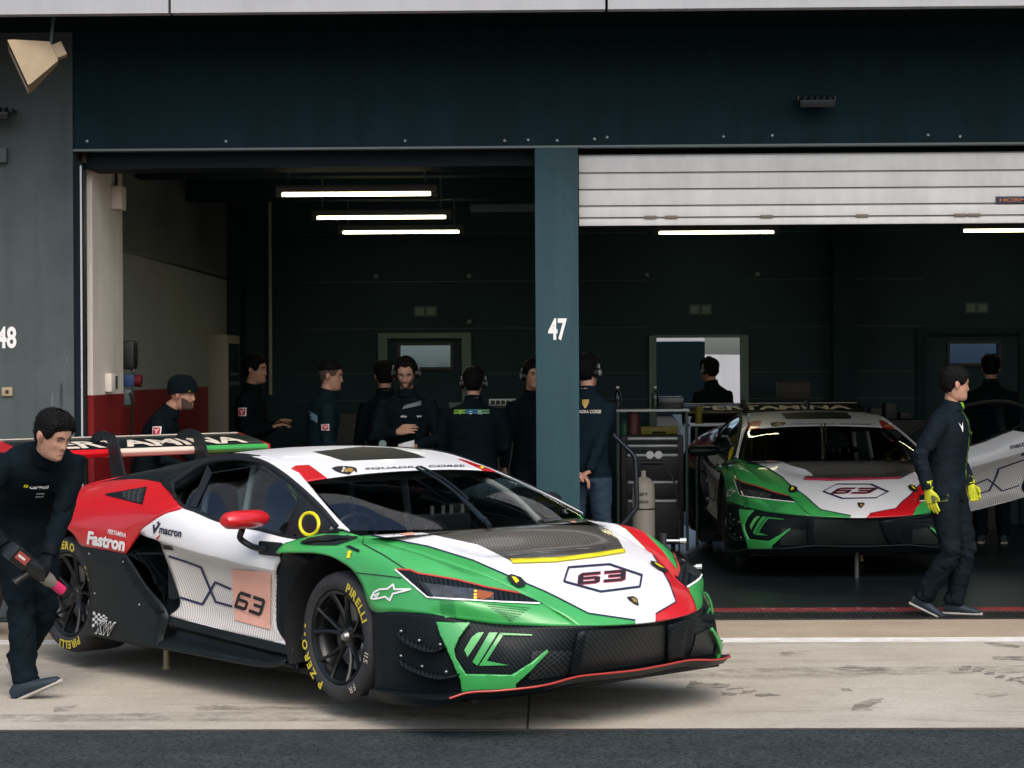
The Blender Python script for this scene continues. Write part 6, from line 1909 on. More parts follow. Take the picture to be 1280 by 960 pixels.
        bpts = [head_pt(sd * az, z, .002) for az, z in ((.14, .021), (.3, .026), (.45, .027), (.62, .021))]
        hm.tube(bpts, [.0032, .0045, .0042, .002], 8, 6)
    lpts = [head_pt(az, -.0695, .0028) for az in (-.30, -.15, 0, .15, .30)]
    hm.tube(lpts, [.0015, .0035, .004, .0035, .0015], 9, 6)
    body.add([Mhd @ Vector(p) for p in hm.v], [f for f in hm.f], 0)
    body.m[-len(hm.f):] = hm.m
    bo = body.build('body', mats, root, angle=60, recalc=True)
    # hair, beard, hat, headset: children
    if style != 'bald':
        h = MB()
        rr = random.Random(int(loc[0] * 100))
        def hoff(az, z):
            e = z - hairline(az, style)
            k = max(0.0, min(1.0, e / .03))
            return .003 + (.016 if style == 'crop' else .009) * k ** .7 * (1.0 if abs(az) < 1.1 or z > .05 else .75) + .003 * mnoise.noise(Vector((az * 9, z * 40, loc[0] * 5))) * k
        head_shell(h, lambda a, z: z > hairline(a, style) - .002 + .006 * mnoise.noise(Vector((a * 16, 0, loc[0]))), hoff, 0, 96, 56)
        # crown and short tufts
        h.sphere((-.004, 0, .1245), (.03, .03, .016 if style == 'crop' else .010), 0, 12, 6)
        for _ in range(620):
            az = rr.uniform(-PI, PI); z0 = math.sin(rr.uniform(-.55, 1.35)) * .122
            if z0 < hairline(az, style) + .004: continue
            p = head_pt(az, z0, hoff(az, z0) - .002)
            q = head_pt(az, z0 + .006, hoff(az, z0) + .007)
            fl = Vector((rr.uniform(.2, 1.0) * (1 if abs(az) < 1.2 else -.3), rr.uniform(-.5, .5), rr.uniform(-.5, .3))) * .0095
            tip = q + fl; sdv = Vector((-math.sin(az), math.cos(az), 0)) * .0035
            h.add([p - sdv, p + sdv, p + Vector((0, 0, .005)), tip], [(0, 1, 3), (1, 2, 3), (2, 0, 3)])
        h.v = [tuple(Mhd @ Vector(p)) for p in h.v]
        h.build('hair', PM['hair'], root, angle=70)
    if style == 'fade':
        h = MB()
        head_shell(h, lambda a, z: z <= hairline(a, 'fade') + .006 and z > hairline(a, 'crop') + .004, .0016, 0, 120, 70)
        h.v = [tuple(Mhd @ Vector(p)) for p in h.v]
        h.build('shaved_hair', PM['beard'], root, angle=70)
    if beard:
        h = MB()
        head_shell(h, lambda a, z: z < -.050 + .034 * max(0, abs(a) - .55) + .006 * mnoise.noise(Vector((a * 30, z * 200, 3))) and abs(a) < 1.45 and not (abs(a) < .26 and -.085 < z < -.055), lambda a, z: .0022 + .001 * mnoise.noise(Vector((a * 20, z * 100, 0))), 0, 200, 130)
        h.v = [tuple(Mhd @ Vector(p)) for p in h.v]
        h.build('beard', PM['beard'], root, angle=70)
    if hat == 'beanie':
        h = MB()
        head_shell(h, lambda a, z: z > .032 - .035 * (1 - math.cos(a)) * .5, lambda a, z: .016 + .022 * max(0, z) / .12, 0, 64, 44)
        ring = [[head_pt(a, .036 - .035 * (1 - math.cos(a)) * .5 + dz, o_) for dz, o_ in ((-.006, .010), (-.006, .021), (.030, .021), (.034, .012))] for a in [-PI + 2 * PI * k / 48 for k in range(49)]]
        h.grid(ring, 0)
        h.v = [tuple(Mhd @ Vector(p)) for p in h.v]
        hb = h.build('beanie', PM['hat'], root, angle=60)
        h = MB()
        for k in range(9):
            if k == 4: continue
            a0 = -.95 + k * .13
            h.grid([[head_pt(a, .036 - .035 * (1 - math.cos(a)) * .5 + dz, .0225) for dz in (.004, .018)] for a in (a0, a0 + .05, a0 + .10)])
        h.v = [tuple(Mhd @ Vector(p)) for p in h.v]
        h.build('beanie_lettering', M['yellow'], root, smooth=False)
    if headset:
        h = MB()
        arc = [Vector((-.005, .094 * math.cos(a), .012 + .135 * math.sin(a))) for a in [PI * k / 18 for k in range(19)]]
        h.tube(arc, .011, 0, 8, squash=(1.6, .7))
        for sd in (-1, 1):
            h.tube([(-.005, sd * .078, -.003), (-.005, sd * .112, -.003)], [.042, .034], 0, 18)
            h.tube([(-.005, sd * .112, -.003), (-.005, sd * .118, -.003)], [.026, .020], 1, 14)
            h.tube([(-.005, sd * .106, .03), (-.005, sd * .103, .065)], .007, 1, 6)
        h.tube(curve_pts([(.005, .112, -.015), (.06, .095, -.05), (.10, .04, -.066)], 5), .004, 0, 6)
        h.v = [tuple(Mhd @ Vector(p)) for p in h.v]
        h.build('headset', [PM['headset'], PM['headset_grey']], root, angle=40)
    root.scale = (s, s, s)
    root['_j'] = 0
    del root['_j']
    return root, dict(body=bo, arms=arms, legs=lg, neck=neck, shoul=shoul, chest=chest, tx=tx, fx=fx, ud=ud, hc=hc, head=Mhd, hips=Hp)


def badge(info, root, pts_dir, centre, size, name='sleeve_badge', kinds=('white', 'red')):
    """square sewn badge with a white border pressed onto the sleeve"""
    c, d = Vector(centre), Vector(pts_dir).normalized()
    bv = bvh_of([info['body']])
    side = d.cross(Vector((0, 0, 1))).normalized(); up = side.cross(d).normalized()
    mb = MB()
    for k, (e, mi) in enumerate(((size, 0), (size * .80, 1))):
        drape_poly(mb, [c + side * e * a + up * e * b_ for a, b_ in ((-1, -1), (1, -1), (1, 1), (-1, 1))], d, bv, mi, .03, .004 + .002 * k)
    for a, b_ in ((-.5, .45), (.5, .45), (0, -.55)):
        drape_line(mb, [c, c + side * size * a + up * size * b_], size * .16, d, bv, 0, .03, .008)
    return mb.build(name, [M['print_white'], PM['badge_red']], root, smooth=False, recalc=False)


def press(info, root, name, pts, d, m, lift=.004):
    bv = bvh_of([info['body']])
    mb = MB(); drape_poly(mb, pts, d, bv, 0, .02, lift)
    return mb.build(name, m, root, smooth=False, recalc=False)


def press_text(info, root, name, s, LL, LR, UL, d, m, bold=.02):
    bv = bvh_of([info['body']])
    mb = MB(); drape_text(mb, s, LL, LR, UL, d, bv, 0, bold, .02, .005)
    return mb.build(name, m, root, smooth=False, recalc=False)
# ================================================================== the two cars
car, parts = build_car()
tag(car, 'green, white and red race car number 63 raised on jacks in front of column 47', 'race car', 'matching race cars')
car.location = (-0.40203, 11.24147, 0.078225)
car.rotation_euler = (0, 0, -R(46.276))
car2 = copy_tree(car)
tag(car2, 'second green, white and red race car parked inside the right bay with its door open', 'race car')
car2.location = (2.50, 18.50, 0.10)
car2.rotation_euler = (0, R(.5), -R(86.97))
for o in car2.children:
    if o.name.startswith('door') and o.location.y > 0:
        o.rotation_euler = (0, R(9), -R(80)); o['label'] = 'white door swung wide open'
mb = MB(); mb.tube([(1.0, 0, -.095), (1.0, 0, .14)], .019, 0, 12); mb.build('air_jack', M['metal_peg'], car2)
M_OVER = {'wing_stripe': 'carbon_plain', 'scoop_lip': 'crimson', 'splitter_edge': 'carbon_plain', 'wing_endplate': 'carbon_plain', 'indicator': 'lens'}


def restyle(o):
    k = o.name.split('.')[0]
    for i, sl in enumerate(getattr(o, 'material_slots', [])):
        if k in M_OVER or k == 'wing_mirror' and i == 0:
            sl.link = 'OBJECT'; sl.material = M[M_OVER.get(k, 'carbon_plain')]
    for ch in o.children: restyle(ch)


restyle(car2)

# ================================================================== team members
def wx(px, y): return (px - 689) / 2597.5 * y


left, inf = person((-2.835, 11.43, 0), R(-58), 'dark haired man in black fleece bending over the rear wheel with a wheel gun', height=1.86, lean=.88, hips=(-.22, -.02, .875),
    feet=[(.122, -.107, 0), (-.38, .0, 0)], heel=(-.42, .5), toe=(.9, .1), hands=[(.20, -.24, .80), (.24, -.04, .72)], elbow=[(-.6, -.8, .1), (-.3, .9, -.3)],
    hand_dir=[(.55, .45, -.5), (.1, -.6, -.6)], glove=('glove', 'glove'), curl=((.9, .95, 1.0, 1.0), (.9, .95, 1.0, 1.0)), head=(R(26), R(22), R(0)), build=1.08, head_push=.04, voxel=.0095, hand_up=[(-.3, -.6, .6), (0, .5, .8)], group='pit crew outside')
for px_, nm, s_, z0, w in ((0, 'chest_lettering', 'kpgv', 0, .11),):
    c, ud, tx, fx = inf['chest'], inf['ud'], inf['tx'], inf['fx']
    o = c + fx * .3 - tx * .075 + ud * .075
    press_text(inf, left, 'chest_lettering', 'cargoil', o, o + tx * .10, o + ud * .022, -fx, M['print_white'])
    for k in range(2):
        o2 = c + fx * .3 - tx * .03 + ud * (.035 - .028 * k); press_text(inf, left, 'chest_lettering', 'trail' if k else 'nexen', o2, o2 + tx * .045, o2 + ud * .013, -fx, M['print_white'])
    press(inf, left, 'yellow_tab', [o - tx * .03, o - tx * .008, o - tx * .008 + ud * .022, o - tx * .03 + ud * .022], -fx, M['yellow'])
S, E, T = inf['arms'][0]
badge(inf, left, (-.75, .65, -.1), S.lerp(E, .30) + Vector((.3, -.26, .04)), .040)

right, inr = person((2.81, 14.86, 0), R(-30), 'man in charcoal tracksuit with yellow gloves walking past the second car', height=1.74, lean=.05, hips=(.0, 0, .95),
    feet=[(-.17, -.08, 0), (.01, .10, 0)], heel=(.42, 0), toe=(.25, .2), hands=[(-.03, -.30, .93), (.13, .17, .94)], elbow=[(-.9, -.5, -.1), (-.7, .7, -.3)], glove=('glove_y', 'glove_y'),
    curl=((.15, .18, .2, .22), (.5, .5, .5, .5)), head=(R(38), R(4), 0), top='jacket_grey', legs='trousers_grey', build=1.14, voxel=.0095, hand_up=[(-.25, -1, .1), (-.2, 1, 0)], group='pit crew outside')
c, ud, tx, fx = inr['chest'], inr['ud'], inr['tx'], inr['fx']
o = c + fx * .2 - tx * .105 + ud * .075
press(inr, right, 'chest_logo', [o + ud * .045 - tx * .025, o - ud * .03 + tx * .006, o + ud * .045 + tx * .022, o + ud * .012], -fx, M['print_white'])
o = c + fx * .2 + tx * .10 + ud * .03
press(inr, right, 'name_tag', [o - tx * .028, o + tx * .028 - ud * .008, o + tx * .028 + ud * .012, o - tx * .028 + ud * .02], -fx, PM['lime'])
mb = MB(); bv = bvh_of([inr['body']])
drape_line(mb, [c + fx * .2 + ud * .17 + tx * .02, c + fx * .2 - ud * .08 + tx * .02, inr['hips'] + fx * .25 + Vector((0, 0, -.02)) + tx * .02], .008, -fx, bv, 0)
mb.build('zip_line', PM['lime'], right, smooth=False, recalc=False)
n = inr['neck']; mb = MB(); drape_poly(mb, [n + fx * .2 - tx * .03 + ud * .02, n + fx * .2 + tx * .03 + ud * .02, n + fx * .2 + ud * -.07], -fx, bv, 0, .02, .006); mb.build('undershirt', PM['lime'], right, recalc=False)
for i in (0,):
    S, E, T = inr['arms'][i]
    d = (T - E).normalized(); q = T + d * .045 + Vector((0, -.0, 0))
    mb = MB(); bvh_ = bvh_of([inr['body']])
    dd = Vector((.15, .97, 0))
    drape_poly(mb, [q + Vector((-.03, -.3, .02)), q + Vector((.03, -.3, .02)), q + Vector((.025, -.3, -.03)), q + Vector((-.02, -.3, -.035))], dd, bvh_, 0, .015, .003)
    mb.build('glove_print', PM['glove_k'], right, recalc=False)

inside = 'team members inside the garage'
bea, ib = person((wx(202, 16.3), 16.3, 0), R(-4), 'bearded man in black beanie leaning forward against the red wall', height=1.78, lean=.36, hips=(-.14, 0, .91), hat='beanie', style='bald', beard=True, head=(R(-4), R(4), 0), hands=[(.30, -.18, 1.0), (.35, .15, 1.05)], elbow=[(-.8, -.4, -.3), (-.5, .6, -.4)], head_push=.05, group=inside, top='jacket')
S, E, T = ib['arms'][0]; badge(ib, bea, (0, 1, 0), S.lerp(E, .18) + Vector((0, -.3, 0)), .034)
m2, i2 = person((wx(311, 19), 19.0, 0), R(-12), 'young man in black standing beside the beige locker, hands to his chest', height=1.86, lean=.02, hands=[(.24, -.05, 1.22), (.24, .08, 1.25)], elbow=[(-.5, -.5, -.8), (-.5, .5, -.8)], group=inside)
S, E, T = i2['arms'][0]; badge(i2, m2, (0, 1, 0), S.lerp(E, .32) + Vector((0, -.3, 0)), .036)
m3, i3 = person((wx(398, 17.6), 17.6, 0), R(15), 'man with shaved sides in navy jacket with stripe on the sleeve, in profile', height=1.81, lean=.10, hands=[(.22, -.14, 1.02), (.25, .12, 1.05)], top='jacket_blue', style='fade', group=inside, head=(R(-18), R(6), 0), build=1.05)
S, E, T = i3['arms'][0]; badge(i3, m3, (-.1, 1, 0), S.lerp(E, .55) + Vector((0, -.3, 0)), .026)
c, ud, tx, fx = i3['shoul'], i3['ud'], i3['tx'], i3['fx']
press(i3, m3, 'shoulder_stripe', [Vector((-.11, -.5, c.z - .11)), Vector((-.04, -.5, c.z - .16)), Vector((-.04, -.5, c.z - .10)), Vector((-.11, -.5, c.z - .05))], (0, 1, 0), mat('pale blue patch', (.10, .19, .25), .7))
m4, i4 = person((wx(481, 18.4), 18.4, 0), R(100), 'man in black seen from behind, left of the headset man', height=1.80, group=inside, lean=.05)
c, ud, tx, fx = i4['shoul'], i4['ud'], i4['tx'], i4['fx']
o = c - fx * .3 + tx * .06 - ud * .01
press_text(i4, m4, 'back_lettering', 'rally', o, o - tx * .12, o + ud * .028, fx, B['alu'])
m5, i5 = person((wx(509, 17.5), 17.5, 0), R(-96), 'bearded man with black headset looking down at his hand, paper in the other', height=1.83, lean=.06, headset=True, beard=True, style='recede', head=(R(4), R(20), 0), hands=[(.25, -.03, 1.24), (.28, .10, 1.12)], elbow=[(-.3, -.8, -.5), (-.3, .8, -.5)], hand_dir=[(.25, .9, .25), (.3, -.6, -.2)], curl=((.45, .4, .35, .35), (.6, .6, .6, .6)), group=inside, build=1.08, top='jacket', hand_up=[(.8, -.2, .3), None])
c, ud, tx, fx = i5['chest'], i5['ud'], i5['tx'], i5['fx']
for q, w in ((-.03, .05), (.10, .035)):
    o = c + fx * .3 + tx * q + ud * .035; press_text(i5, m5, 'chest_lettering', 'oilco' if w > .04 else 'tec', o, o + tx * w, o + ud * .018, -fx, M['print_white'])
o = c + fx * .3 + tx * -.02 + ud * .10; press(i5, m5, 'chest_flash', [o, o + tx * .15 + ud * .03, o + tx * .15 + ud * .065, o + tx * .02 + ud * .03], -fx, B['alu'])
S, E, T = i5['arms'][1]
m6, i6 = person((wx(590, 17.3), 17.3, 0), R(86), 'broad man in black jacket with striped back label and headset, seen from behind', height=1.74, lean=.10, headset=True, build=1.28, group=inside, hands=[(.25, -.12, 1.1), (.25, .14, 1.1)])
c, ud, tx, fx = i6['shoul'], i6['ud'], i6['tx'], i6['fx']
o = c - fx * .4 - ud * .055
for k, (q0, q1, m_) in enumerate(((.15, .05, PM['lime']), (.05, -.05, mat('blue stripe', (.02, .16, .30), .6)), (-.05, -.15, mat('teal stripe', (.10, .30, .16), .6)))):
    for j in range(2):
        a0 = ud * (.012 + .020 * j)
        press(i6, m6, 'label_stripe', [o + tx * q0 + a0, o + tx * q1 + a0, o + tx * q1 + a0 + ud * .015, o + tx * q0 + a0 + ud * .015], fx, m_, .006)
for ch_, q in (('V', .11), ('S', .02), ('R', -.06)):
    press_text(i6, m6, 'back_lettering', ch_, o + tx * q + ud * .01, o + tx * (q - .035) + ud * .01, o + tx * q + ud * .045, fx, M['print_white'], .05)
m7, i7 = person((wx(663, 18.2), 18.2, 0), R(-70), 'man in black half hidden behind the left edge of column 47', height=1.80, headset=True, group=inside)
m8, i8 = person((wx(733, 16.4), 16.4, 0), R(82), 'man in black jacket and jeans with hands clasped behind him, right of column 47', height=1.83, lean=.03, legs='jeans', headset=True, top='jacket_blue', group=inside,
    hands=[(-.20, -.02, .90), (-.21, .05, .89)], elbow=[(-.5, -.9, -.1), (-.5, .9, -.1)], hand_dir=[(-.1, .8, -.4), (-.1, -.8, -.4)], curl=((.5, .55, .6, .6), (.5, .55, .6, .6)), head=(R(-22), 0, 0))
c, ud, tx, fx = i8['shoul'], i8['ud'], i8['tx'], i8['fx']
o = c - fx * .3 - ud * .03
press(i8, m8, 'back_shield', [o + tx * .028 + ud * .05, o - tx * .028 + ud * .05, o - tx * .022 + ud * .01, o - ud * .02, o + tx * .022 + ud * .01], fx, M['gold'])
press_text(i8, m8, 'back_lettering', 'SQUADRA CORSE', o + tx * .10 - ud * .055, o - tx * .12 - ud * .055, o + tx * .10 - ud * .030, fx, M['cream'])
m9, i9 = person((wx(893, 22.9), 22.9, 0), R(130), 'dark silhouette of a man with headset in the open back doorway', height=1.83, headset=True, build=1.15, group=inside, lean=.08)
m10, i10 = person((wx(1236, 20.9), 20.9, 0), R(80), 'dark figure seen from behind in the shade beyond the open car door', height=1.84, build=1.12, group=inside, hands=[(.22, -.05, 1.15), (.25, .08, 1.12)])

# paper and wheel gun held in hands
T = i5['arms'][1][2] * (1.83 / 1.80)
Mw = Matrix.Translation(Vector((wx(509, 17.5), 17.5, 0))) @ Matrix.Rotation(R(-96), 4, 'Z')
p = Mw @ T
pw = mat('white paper', (.62, .62, .64), .7)
mb = MB(); mb.grid([[Vector((p.x - .13 + .045 * i, p.y - .05 - .012 * math.sin(i), p.z - .16 + .06 * j + .012 * i)) for j in range(4)] for i in range(4)])
o = mb.build('paper_sheet', pw, None, recalc=False); tag(o, 'white sheet of paper in the bearded headset man\'s hand', 'paper')
md = o.modifiers.new('thickness', 'SOLIDIFY'); md.thickness = .001
wt = MB(); wt.lathe([(0, .0), (.030, 0), (.034, .006), (.030, .012), (0, .012)], Matrix.Translation((p.x - .26, p.y - .02, p.z + .02)) @ Matrix.Rotation(R(70), 4, 'X'), 0, 20)
o = wt.build('stopwatch', B['alu'], None); tag(o, 'round pale stopwatch hanging before the bearded headset man', 'stopwatch')
gn = empty('wheel_gun', (-2.785, 11.16, .70)); tag(gn, 'cordless wheel gun with pink sleeve in the bending man\'s hands', 'wheel gun')
A0, A1 = Vector((-2.885, 11.02, .815)), Vector((-2.672, 11.36, .548))
dr = (A1 - A0).normalized(); L0 = (A1 - A0).length
Mg = frame(A0, dr, (0.2, -.3, 1)); Mg = Matrix.Translation(Vector((2.80, -11.16, -.70))) @ Mg @ Matrix.Diagonal((1, .84, .84, 1))
gm = mat('grey gearbox', (.20, .19, .16), .5); pk = mat('pink sleeve', (.62, .02, .12), .5)
mb = MB(); mb.box((-.03, -.05, -.055), (.10, .05, .055), 0, .014, Mg); mb.build('battery', M['black'], gn)
mb = MB(); mb.box((-.01, -.052, -.02), (.08, -.0505, .035), 0, 0, Mg); mb.build('battery_label', mat('red label', (.38, .07, .06), .6), gn, smooth=False)
mb = MB(); mb.box((0, -.0530, .0), (.055, -.0525, .014), 0, 0, Mg); mb.build('label_print', M['print_white'], gn, smooth=False)
mb = MB(); mb.lathe([(0, .10), (.045, .10), (.055, .13), (.055, .22), (.045, .25), (0, .25)], Mg @ Matrix.Rotation(PI / 2, 4, 'Y'), 0, 20); mb.build('motor_case', M['black'], gn)
mb = MB(); mb.lathe([(0, .25), (.047, .25), (.043, .31), (.03, .345), (0, .345)], Mg @ Matrix.Rotation(PI / 2, 4, 'Y'), 0, 20); mb.build('gearbox', gm, gn)
mb = MB(); mb.lathe([(0, .345), (.032, .345), (.034, .42), (0, .42)], Mg @ Matrix.Rotation(PI / 2, 4, 'Y'), 0, 18); mb.build('sleeve', pk, gn)
mb = MB(); mb.lathe([(0, .42), (.036, .42), (.038, .46), (.058, .465), (.058, .50), (.03, .50)], Mg @ Matrix.Rotation(PI / 2, 4, 'Y'), 0, 22); mb.build('socket', M['rim'], gn)
mb = MB(); mb.tube([Mg @ Vector((.16, 0, -.03)), Mg @ Vector((.13, -.0, -.14))], [.028, .024], 0, 12, squash=(1.2, .8)); mb.build('grip', M['black'], gn)

# ================================================================== garage equipment
def chest(x, y, w, h, label, drawers):
    t = empty('tool_chest', (x, y, 0)); tag(t, label, 'tool chest', 'tool chests in the right bay')
    mb = MB(); mb.box((-w / 2, 0, .08), (w / 2, .55, h), 0, .01); mb.build('cabinet', M['black'], t)
    for z0, z1 in drawers:
        mb = MB(); mb.box((-w / 2 + .05, -.018, z0), (w / 2 - .05, -.002, z1), 0, .006); d = mb.build('drawer', B['metal_dark'], t)
        mb = MB(); mb.box((-w / 2 + .06, -.045, z1 - .035), (w / 2 - .06, -.0185, z1 - .008), 0, .008); mb.build('drawer_handle', B['rail'], d)
    for s in (-1, 1):
        mb = MB(); mb.tube([(s * (w / 2 + .03), -.02, .02), (s * (w / 2 + .03), -.02, h + .22)], .015, 0, 8); mb.build('corner_post', B['alu'], t)
    mb = MB(); mb.box((-w / 2 - .1, -.03, h + .225), (w / 2 + .06, .30, h + .25), 0, .005); mb.build('top_shelf', B['rail'], t)
    for s in (-1, 1):
        mb = MB(); mb.lathe([(0, -.02), (.04, -.02), (.04, .02), (0, .02)], Matrix.Translation((s * (w / 2 - .1), .1, .04)) @ Matrix.Rotation(PI / 2, 4, 'Y'), 0, 14); mb.build('castor', M['rubber'], t)
    return t
chest(.965, 20.0, .60, 1.13, 'black tool chest with bright drawer handles behind the gas cylinder', ((.10, .52), (.53, .70), (.71, .96), (.97, 1.05), (1.055, 1.12)))
chest(1.74, 20.3, .60, .98, 'black tool chest with bright drawer handles behind the second car', ((.10, .52), (.53, .70), (.71, .85), (.86, .97)))
yc = empty('parts_case', (1.05, 20.15, 1.133)); tag(yc, 'flat yellow parts case lying on the tool chest', 'case')
ycm = mat('dull yellow plastic', (.20, .17, .012), .55)
mb = MB(); mb.box((-.19, 0, 0), (.17, .22, .075), 0, .012); mb.build('case_body', ycm, yc)
mb = MB(); mb.tube(curve_pts([(-.07, 0, .02), (-.065, -.025, .022), (.045, -.025, .022), (.05, 0, .02)], 3), .008, 0, 6); mb.build('handle', M['black'], yc)
mb = MB(); mb.lathe([(0, 0), (.032, 0), (.034, .10), (.014, .125), (.014, .145), (0, .145)], Matrix.Translation((.70, 20.12, 1.133)), 0, 14)
o = mb.build('green_bottle', mat('green bottle', (.012, .10, .05), .4), None); tag(o, 'small green bottle at the left end of the tool chest', 'bottle')
mb = MB(); mb.lathe([(0, 0), (.055, 0), (.058, .19), (.05, .215), (0, .215)], Matrix.Translation((.795, 20.15, 1.133)), 0, 18)
o = mb.build('red_canister', mat('dull red canister', (.11, .028, .03), .55), None); tag(o, 'dull red canister between green bottle and yellow case', 'canister')
clear = glass_mat('clear plastic', (.8, .85, .85), .8, .08)
for x, lb in ((.64, 'clear water bottle on the left end of the shelf above the tool chest'), (1.00, 'clear water bottle on the shelf beside the open back door')):
    t = empty('water_bottle', (x, 20.12, 1.381)); tag(t, lb, 'bottle', 'water bottles on the shelf')
    mb = MB(); mb.lathe([(0, 0), (.033, 0), (.034, .05), (.031, .09), (.034, .13), (.013, .185), (.013, .20)], None, 0, 14); mb.build('bottle_body', clear, t)
    mb = MB(); mb.lathe([(0, .20), (.016, .20), (.016, .222), (0, .222)], None, 0, 10); mb.build('cap', M['print_white'], t)
mb = MB(); mb.box((1.03, 20.05, 1.381), (1.27, 20.30, 1.50), 0, .01); o = mb.build('storage_tub', glass_mat('cloudy plastic', (.45, .52, .52), .6, .2), None); tag(o, 'cloudy plastic tub on the shelf under the open back door', 'tub')
mb = MB(); mb.box((1.42, 20.33, 1.231), (1.50, 20.43, 1.235)); mb.lathe([(0, 0), (.035, 0), (.035, .17), (0, .17)], Matrix.Translation((1.44, 20.40, 1.232)), 0, 14)
o = mb.build('yellow_tin', ycm, None); tag(o, 'tall yellow tin on the second tool chest, left of the car wing', 'tin')

# gas cylinder on its trolley
gc = empty('gas_cylinder', (.80, 18.2, .10)); tag(gc, 'cream gas cylinder with gauges standing right of column 47', 'gas cylinder')
cyl = mat('cream cylinder paint', (.46, .41, .33), .5, noise=(6, .12))
mb = MB(); mb.lathe([(0, 0), (.092, 0), (.098, .02), (.098, .62), (.09, .665), (.065, .705), (.03, .725), (.022, .73), (.022, .78), (0, .78)], None, 0, 28); mb.build('cylinder', cyl, gc)
mb = MB(); mb.lathe([(.099, .44), (.1005, .442), (.1005, .452), (.099, .454)], None, 0, 28); mb.build('retaining_band', M['black'], gc)
mb = MB(); mb.tube([(0, 0, .78), (0, 0, .83)], .018, 0, 10); mb.tube([(-.02, -.01, .85), (.16, -.02, .85)], .022, 0, 10); mb.build('regulator', M['black'], gc)
for x in (.055, .13):
    mb = MB(); mb.lathe([(0, 0), (.032, 0), (.034, .02), (0, .02)], Matrix.Translation((x, -.03, .92)) @ Matrix.Rotation(PI / 2, 4, 'X'), 0, 18); mb.build('gauge', B['rail'], gc)
mb = MB(); mb.tube(curve_pts([(.16, -.02, .85), (.22, -.05, .78), (.30, -.03, .45), (.31, .02, .05)], 6), .009, 0, 8); mb.build('hose', M['black'], gc)
for k, (s_, z) in enumerate((('SPT', .565), ('ARGON', .50))):
    mb = MB(); text_mb(mb, s_, (-.04, -.1003, z), (1, 0, 0), (0, 0, .028), 0, .02, 0, .075); mb.build('cylinder_lettering', M['black'], gc, smooth=False, recalc=False)
tr2 = empty('cylinder_trolley', (.68, 18.0, .004)); tag(tr2, 'bent steel handled trolley holding the cream gas cylinder', 'trolley')
mb = MB(); mb.tube([(-.150, -.05, 1.20), (.010, -.05, 1.040), (.030, -.05, 1.012), (.039, -.05, .975), (.052, -.05, .61), (.048, -.05, .575), (.030, -.05, .545), (-.13, -.05, .36), (-.145, -.05, .33), (-.15, -.05, .08)], .022, 0, 12); mb.build('handle', mat('blued steel tube', (.06, .065, .085), .35, metal=.6), tr2)
mb = MB(); mb.box((-.2, -.06, .06), (.30, .36, .09), 0, .01); mb.build('platform', B['metal_dark'], tr2)
for s in (-.18, .28):
    mb = MB(); mb.lathe([(0, -.02), (.075, -.02), (.08, 0), (.075, .02), (0, .02)], Matrix.Translation((s, .30, .08)) @ Matrix.Rotation(PI / 2, 4, 'Y'), 0, 18); mb.build('wheel', M['rubber'], tr2)

# long equipment counter along the back of the left bay
ct = empty('work_counter', (-.9, 21.2, 0)); tag(ct, 'black equipment counter with pale edged top along the left bay', 'counter')
mb = MB(); mb.box((-1.6, 0, 0), (1.0, .6, 1.33), 0, .01); mb.build('counter_body', M['black'], ct)
for x0, x1 in ((.02, .12), (.30, .62)):
    mb = MB(); mb.box((x0 - .0, -.02, 1.335), (x1, .55, 1.365), 0, .004); mb.build('counter_top', B['rail'], ct)
mb = MB(); mb.prism([(-.10, 0), (.10, 0), (.13, .18), (-.13, .18)], -.1, .1, Matrix.Translation((-.90, 20.9, 1.26)) @ Matrix.Rotation(PI / 2, 4, 'X'))
o = mb.build('grey_bin', B['alu'], None, smooth=False); tag(o, 'grey open bin hanging at the counter beside the headset men', 'bin')
mb = MB(); mb.box((-.64, 21.18, 1.40), (-.36, 21.22, 1.47), 0, .005)
for k in range(5): mb.box((-.62 + k * .052, 21.172, 1.415), (-.58 + k * .052, 21.179, 1.455), 1)
o = mb.build('control_panel', [B['rail'], M['black']], None); tag(o, 'pale control panel with dark keys on the counter beside column 47', 'control panel')
mb = MB(); mb.box((-.66, 21.2, 1.366), (-.34, 21.35, 1.40)); o = mb.build('panel_stand', M['black'], None); tag(o, 'low black stand under the pale control panel on the counter', 'stand')
mo = empty('monitor', (2.62, 22.6, 1.42)); tag(mo, 'black monitor seen against the back wall above the second car', 'monitor')
mb = MB(); mb.box((-.18, -.02, 0), (.18, .02, .20), 0, .008); mb.build('screen', M['black'], mo)
mb = MB(); mb.tube([(0, .02, -.20), (0, .02, .02)], .02, 0, 8); mb.box((-.12, -.08, -.22), (.12, .10, -.20)); mb.build('stand', M['black'], mo)
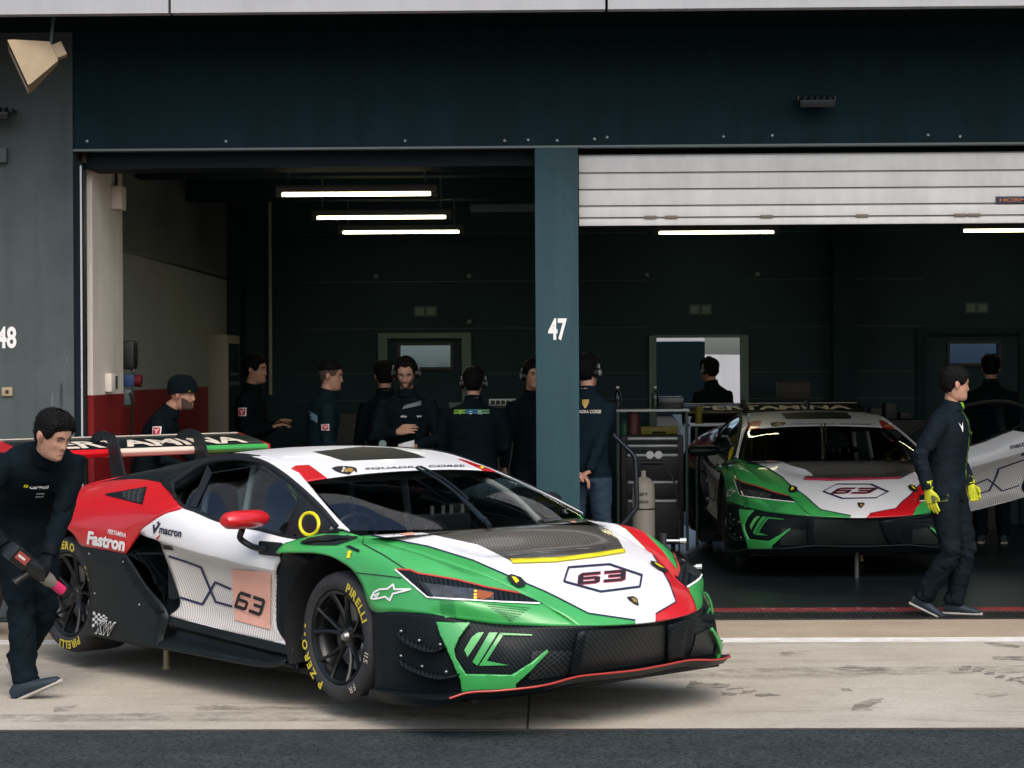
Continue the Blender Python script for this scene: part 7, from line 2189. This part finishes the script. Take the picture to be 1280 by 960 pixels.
rk = empty('equipment_rack', (3.3, 22.55, 0)); tag(rk, 'dark equipment rack at the back of the right bay', 'rack')
mb = MB(); mb.box((-1.2, 0, 0), (1.6, .6, 1.20), 0, .01); mb.build('rack_body', M['black'], rk)
mb = MB()
for k in range(4): mb.box((.0 + k * .16, .05, 1.205), (.12 + k * .16, .3, 1.28 + .05 * (k % 3)), 0, .01)
mb.build('rack_boxes', B['metal_dark'], rk)
# pin stand behind the nose of the front car
ps = empty('pin_stand', (.80, 13.55, 0)); tag(ps, 'dark low stand with two bright steel pins behind the front car', 'stand')
mb = MB(); mb.tube([(-.08, 0, .02), (-.08, 0, .70)], .025, 0, 10); mb.box((-.22, -.15, 0), (.12, .15, .03), 0, .008); mb.build('stand_frame', B['metal_dark'], ps)
for z, x1 in ((.655, .07), (.485, .17)):
    mb = MB(); mb.tube([(-.08, 0, z), (x1 - .04, -.01, z)], .008, 0, 8); mb.tube([(x1 - .04, -.01, z), (x1, -.01, z + .002)], .017, 0, 10); mb.build('steel_pin', B['rail'], ps)
# covered tyre at the far left
tw = empty('covered_tyre', (-4.02, 13.95, .36)); tag(tw, 'spare race tyre in a red and grey cover at the left edge', 'tyre')
mb = MB(); mb.lathe([(.2, -.17), (.30, -.17), (.345, -.13), (.355, 0), (.345, .13), (.30, .17), (.2, .17)], Matrix.Rotation(R(52), 4, 'Z') @ Matrix.Rotation(PI / 2, 4, 'Y'), 0, 40); mb.build('tyre', M['rubber'], tw)
mb = MB(); mb.lathe([(.22, .175), (.30, .178), (.352, .135), (.362, .05)], Matrix.Rotation(R(52), 4, 'Z') @ Matrix.Rotation(-PI / 2, 4, 'Y'), 0, 40); mb.build('red_cover', mat('red cover cloth', (.28, .012, .016), .7), tw)
mb = MB(); mb.lathe([(.358, -.02), (.366, 0), (.366, .04), (.360, .05)], Matrix.Rotation(R(52), 4, 'Z') @ Matrix.Rotation(-PI / 2, 4, 'Y'), 0, 40); mb.build('blue_strap', mat('blue strap', (.04, .20, .34), .6), tw)
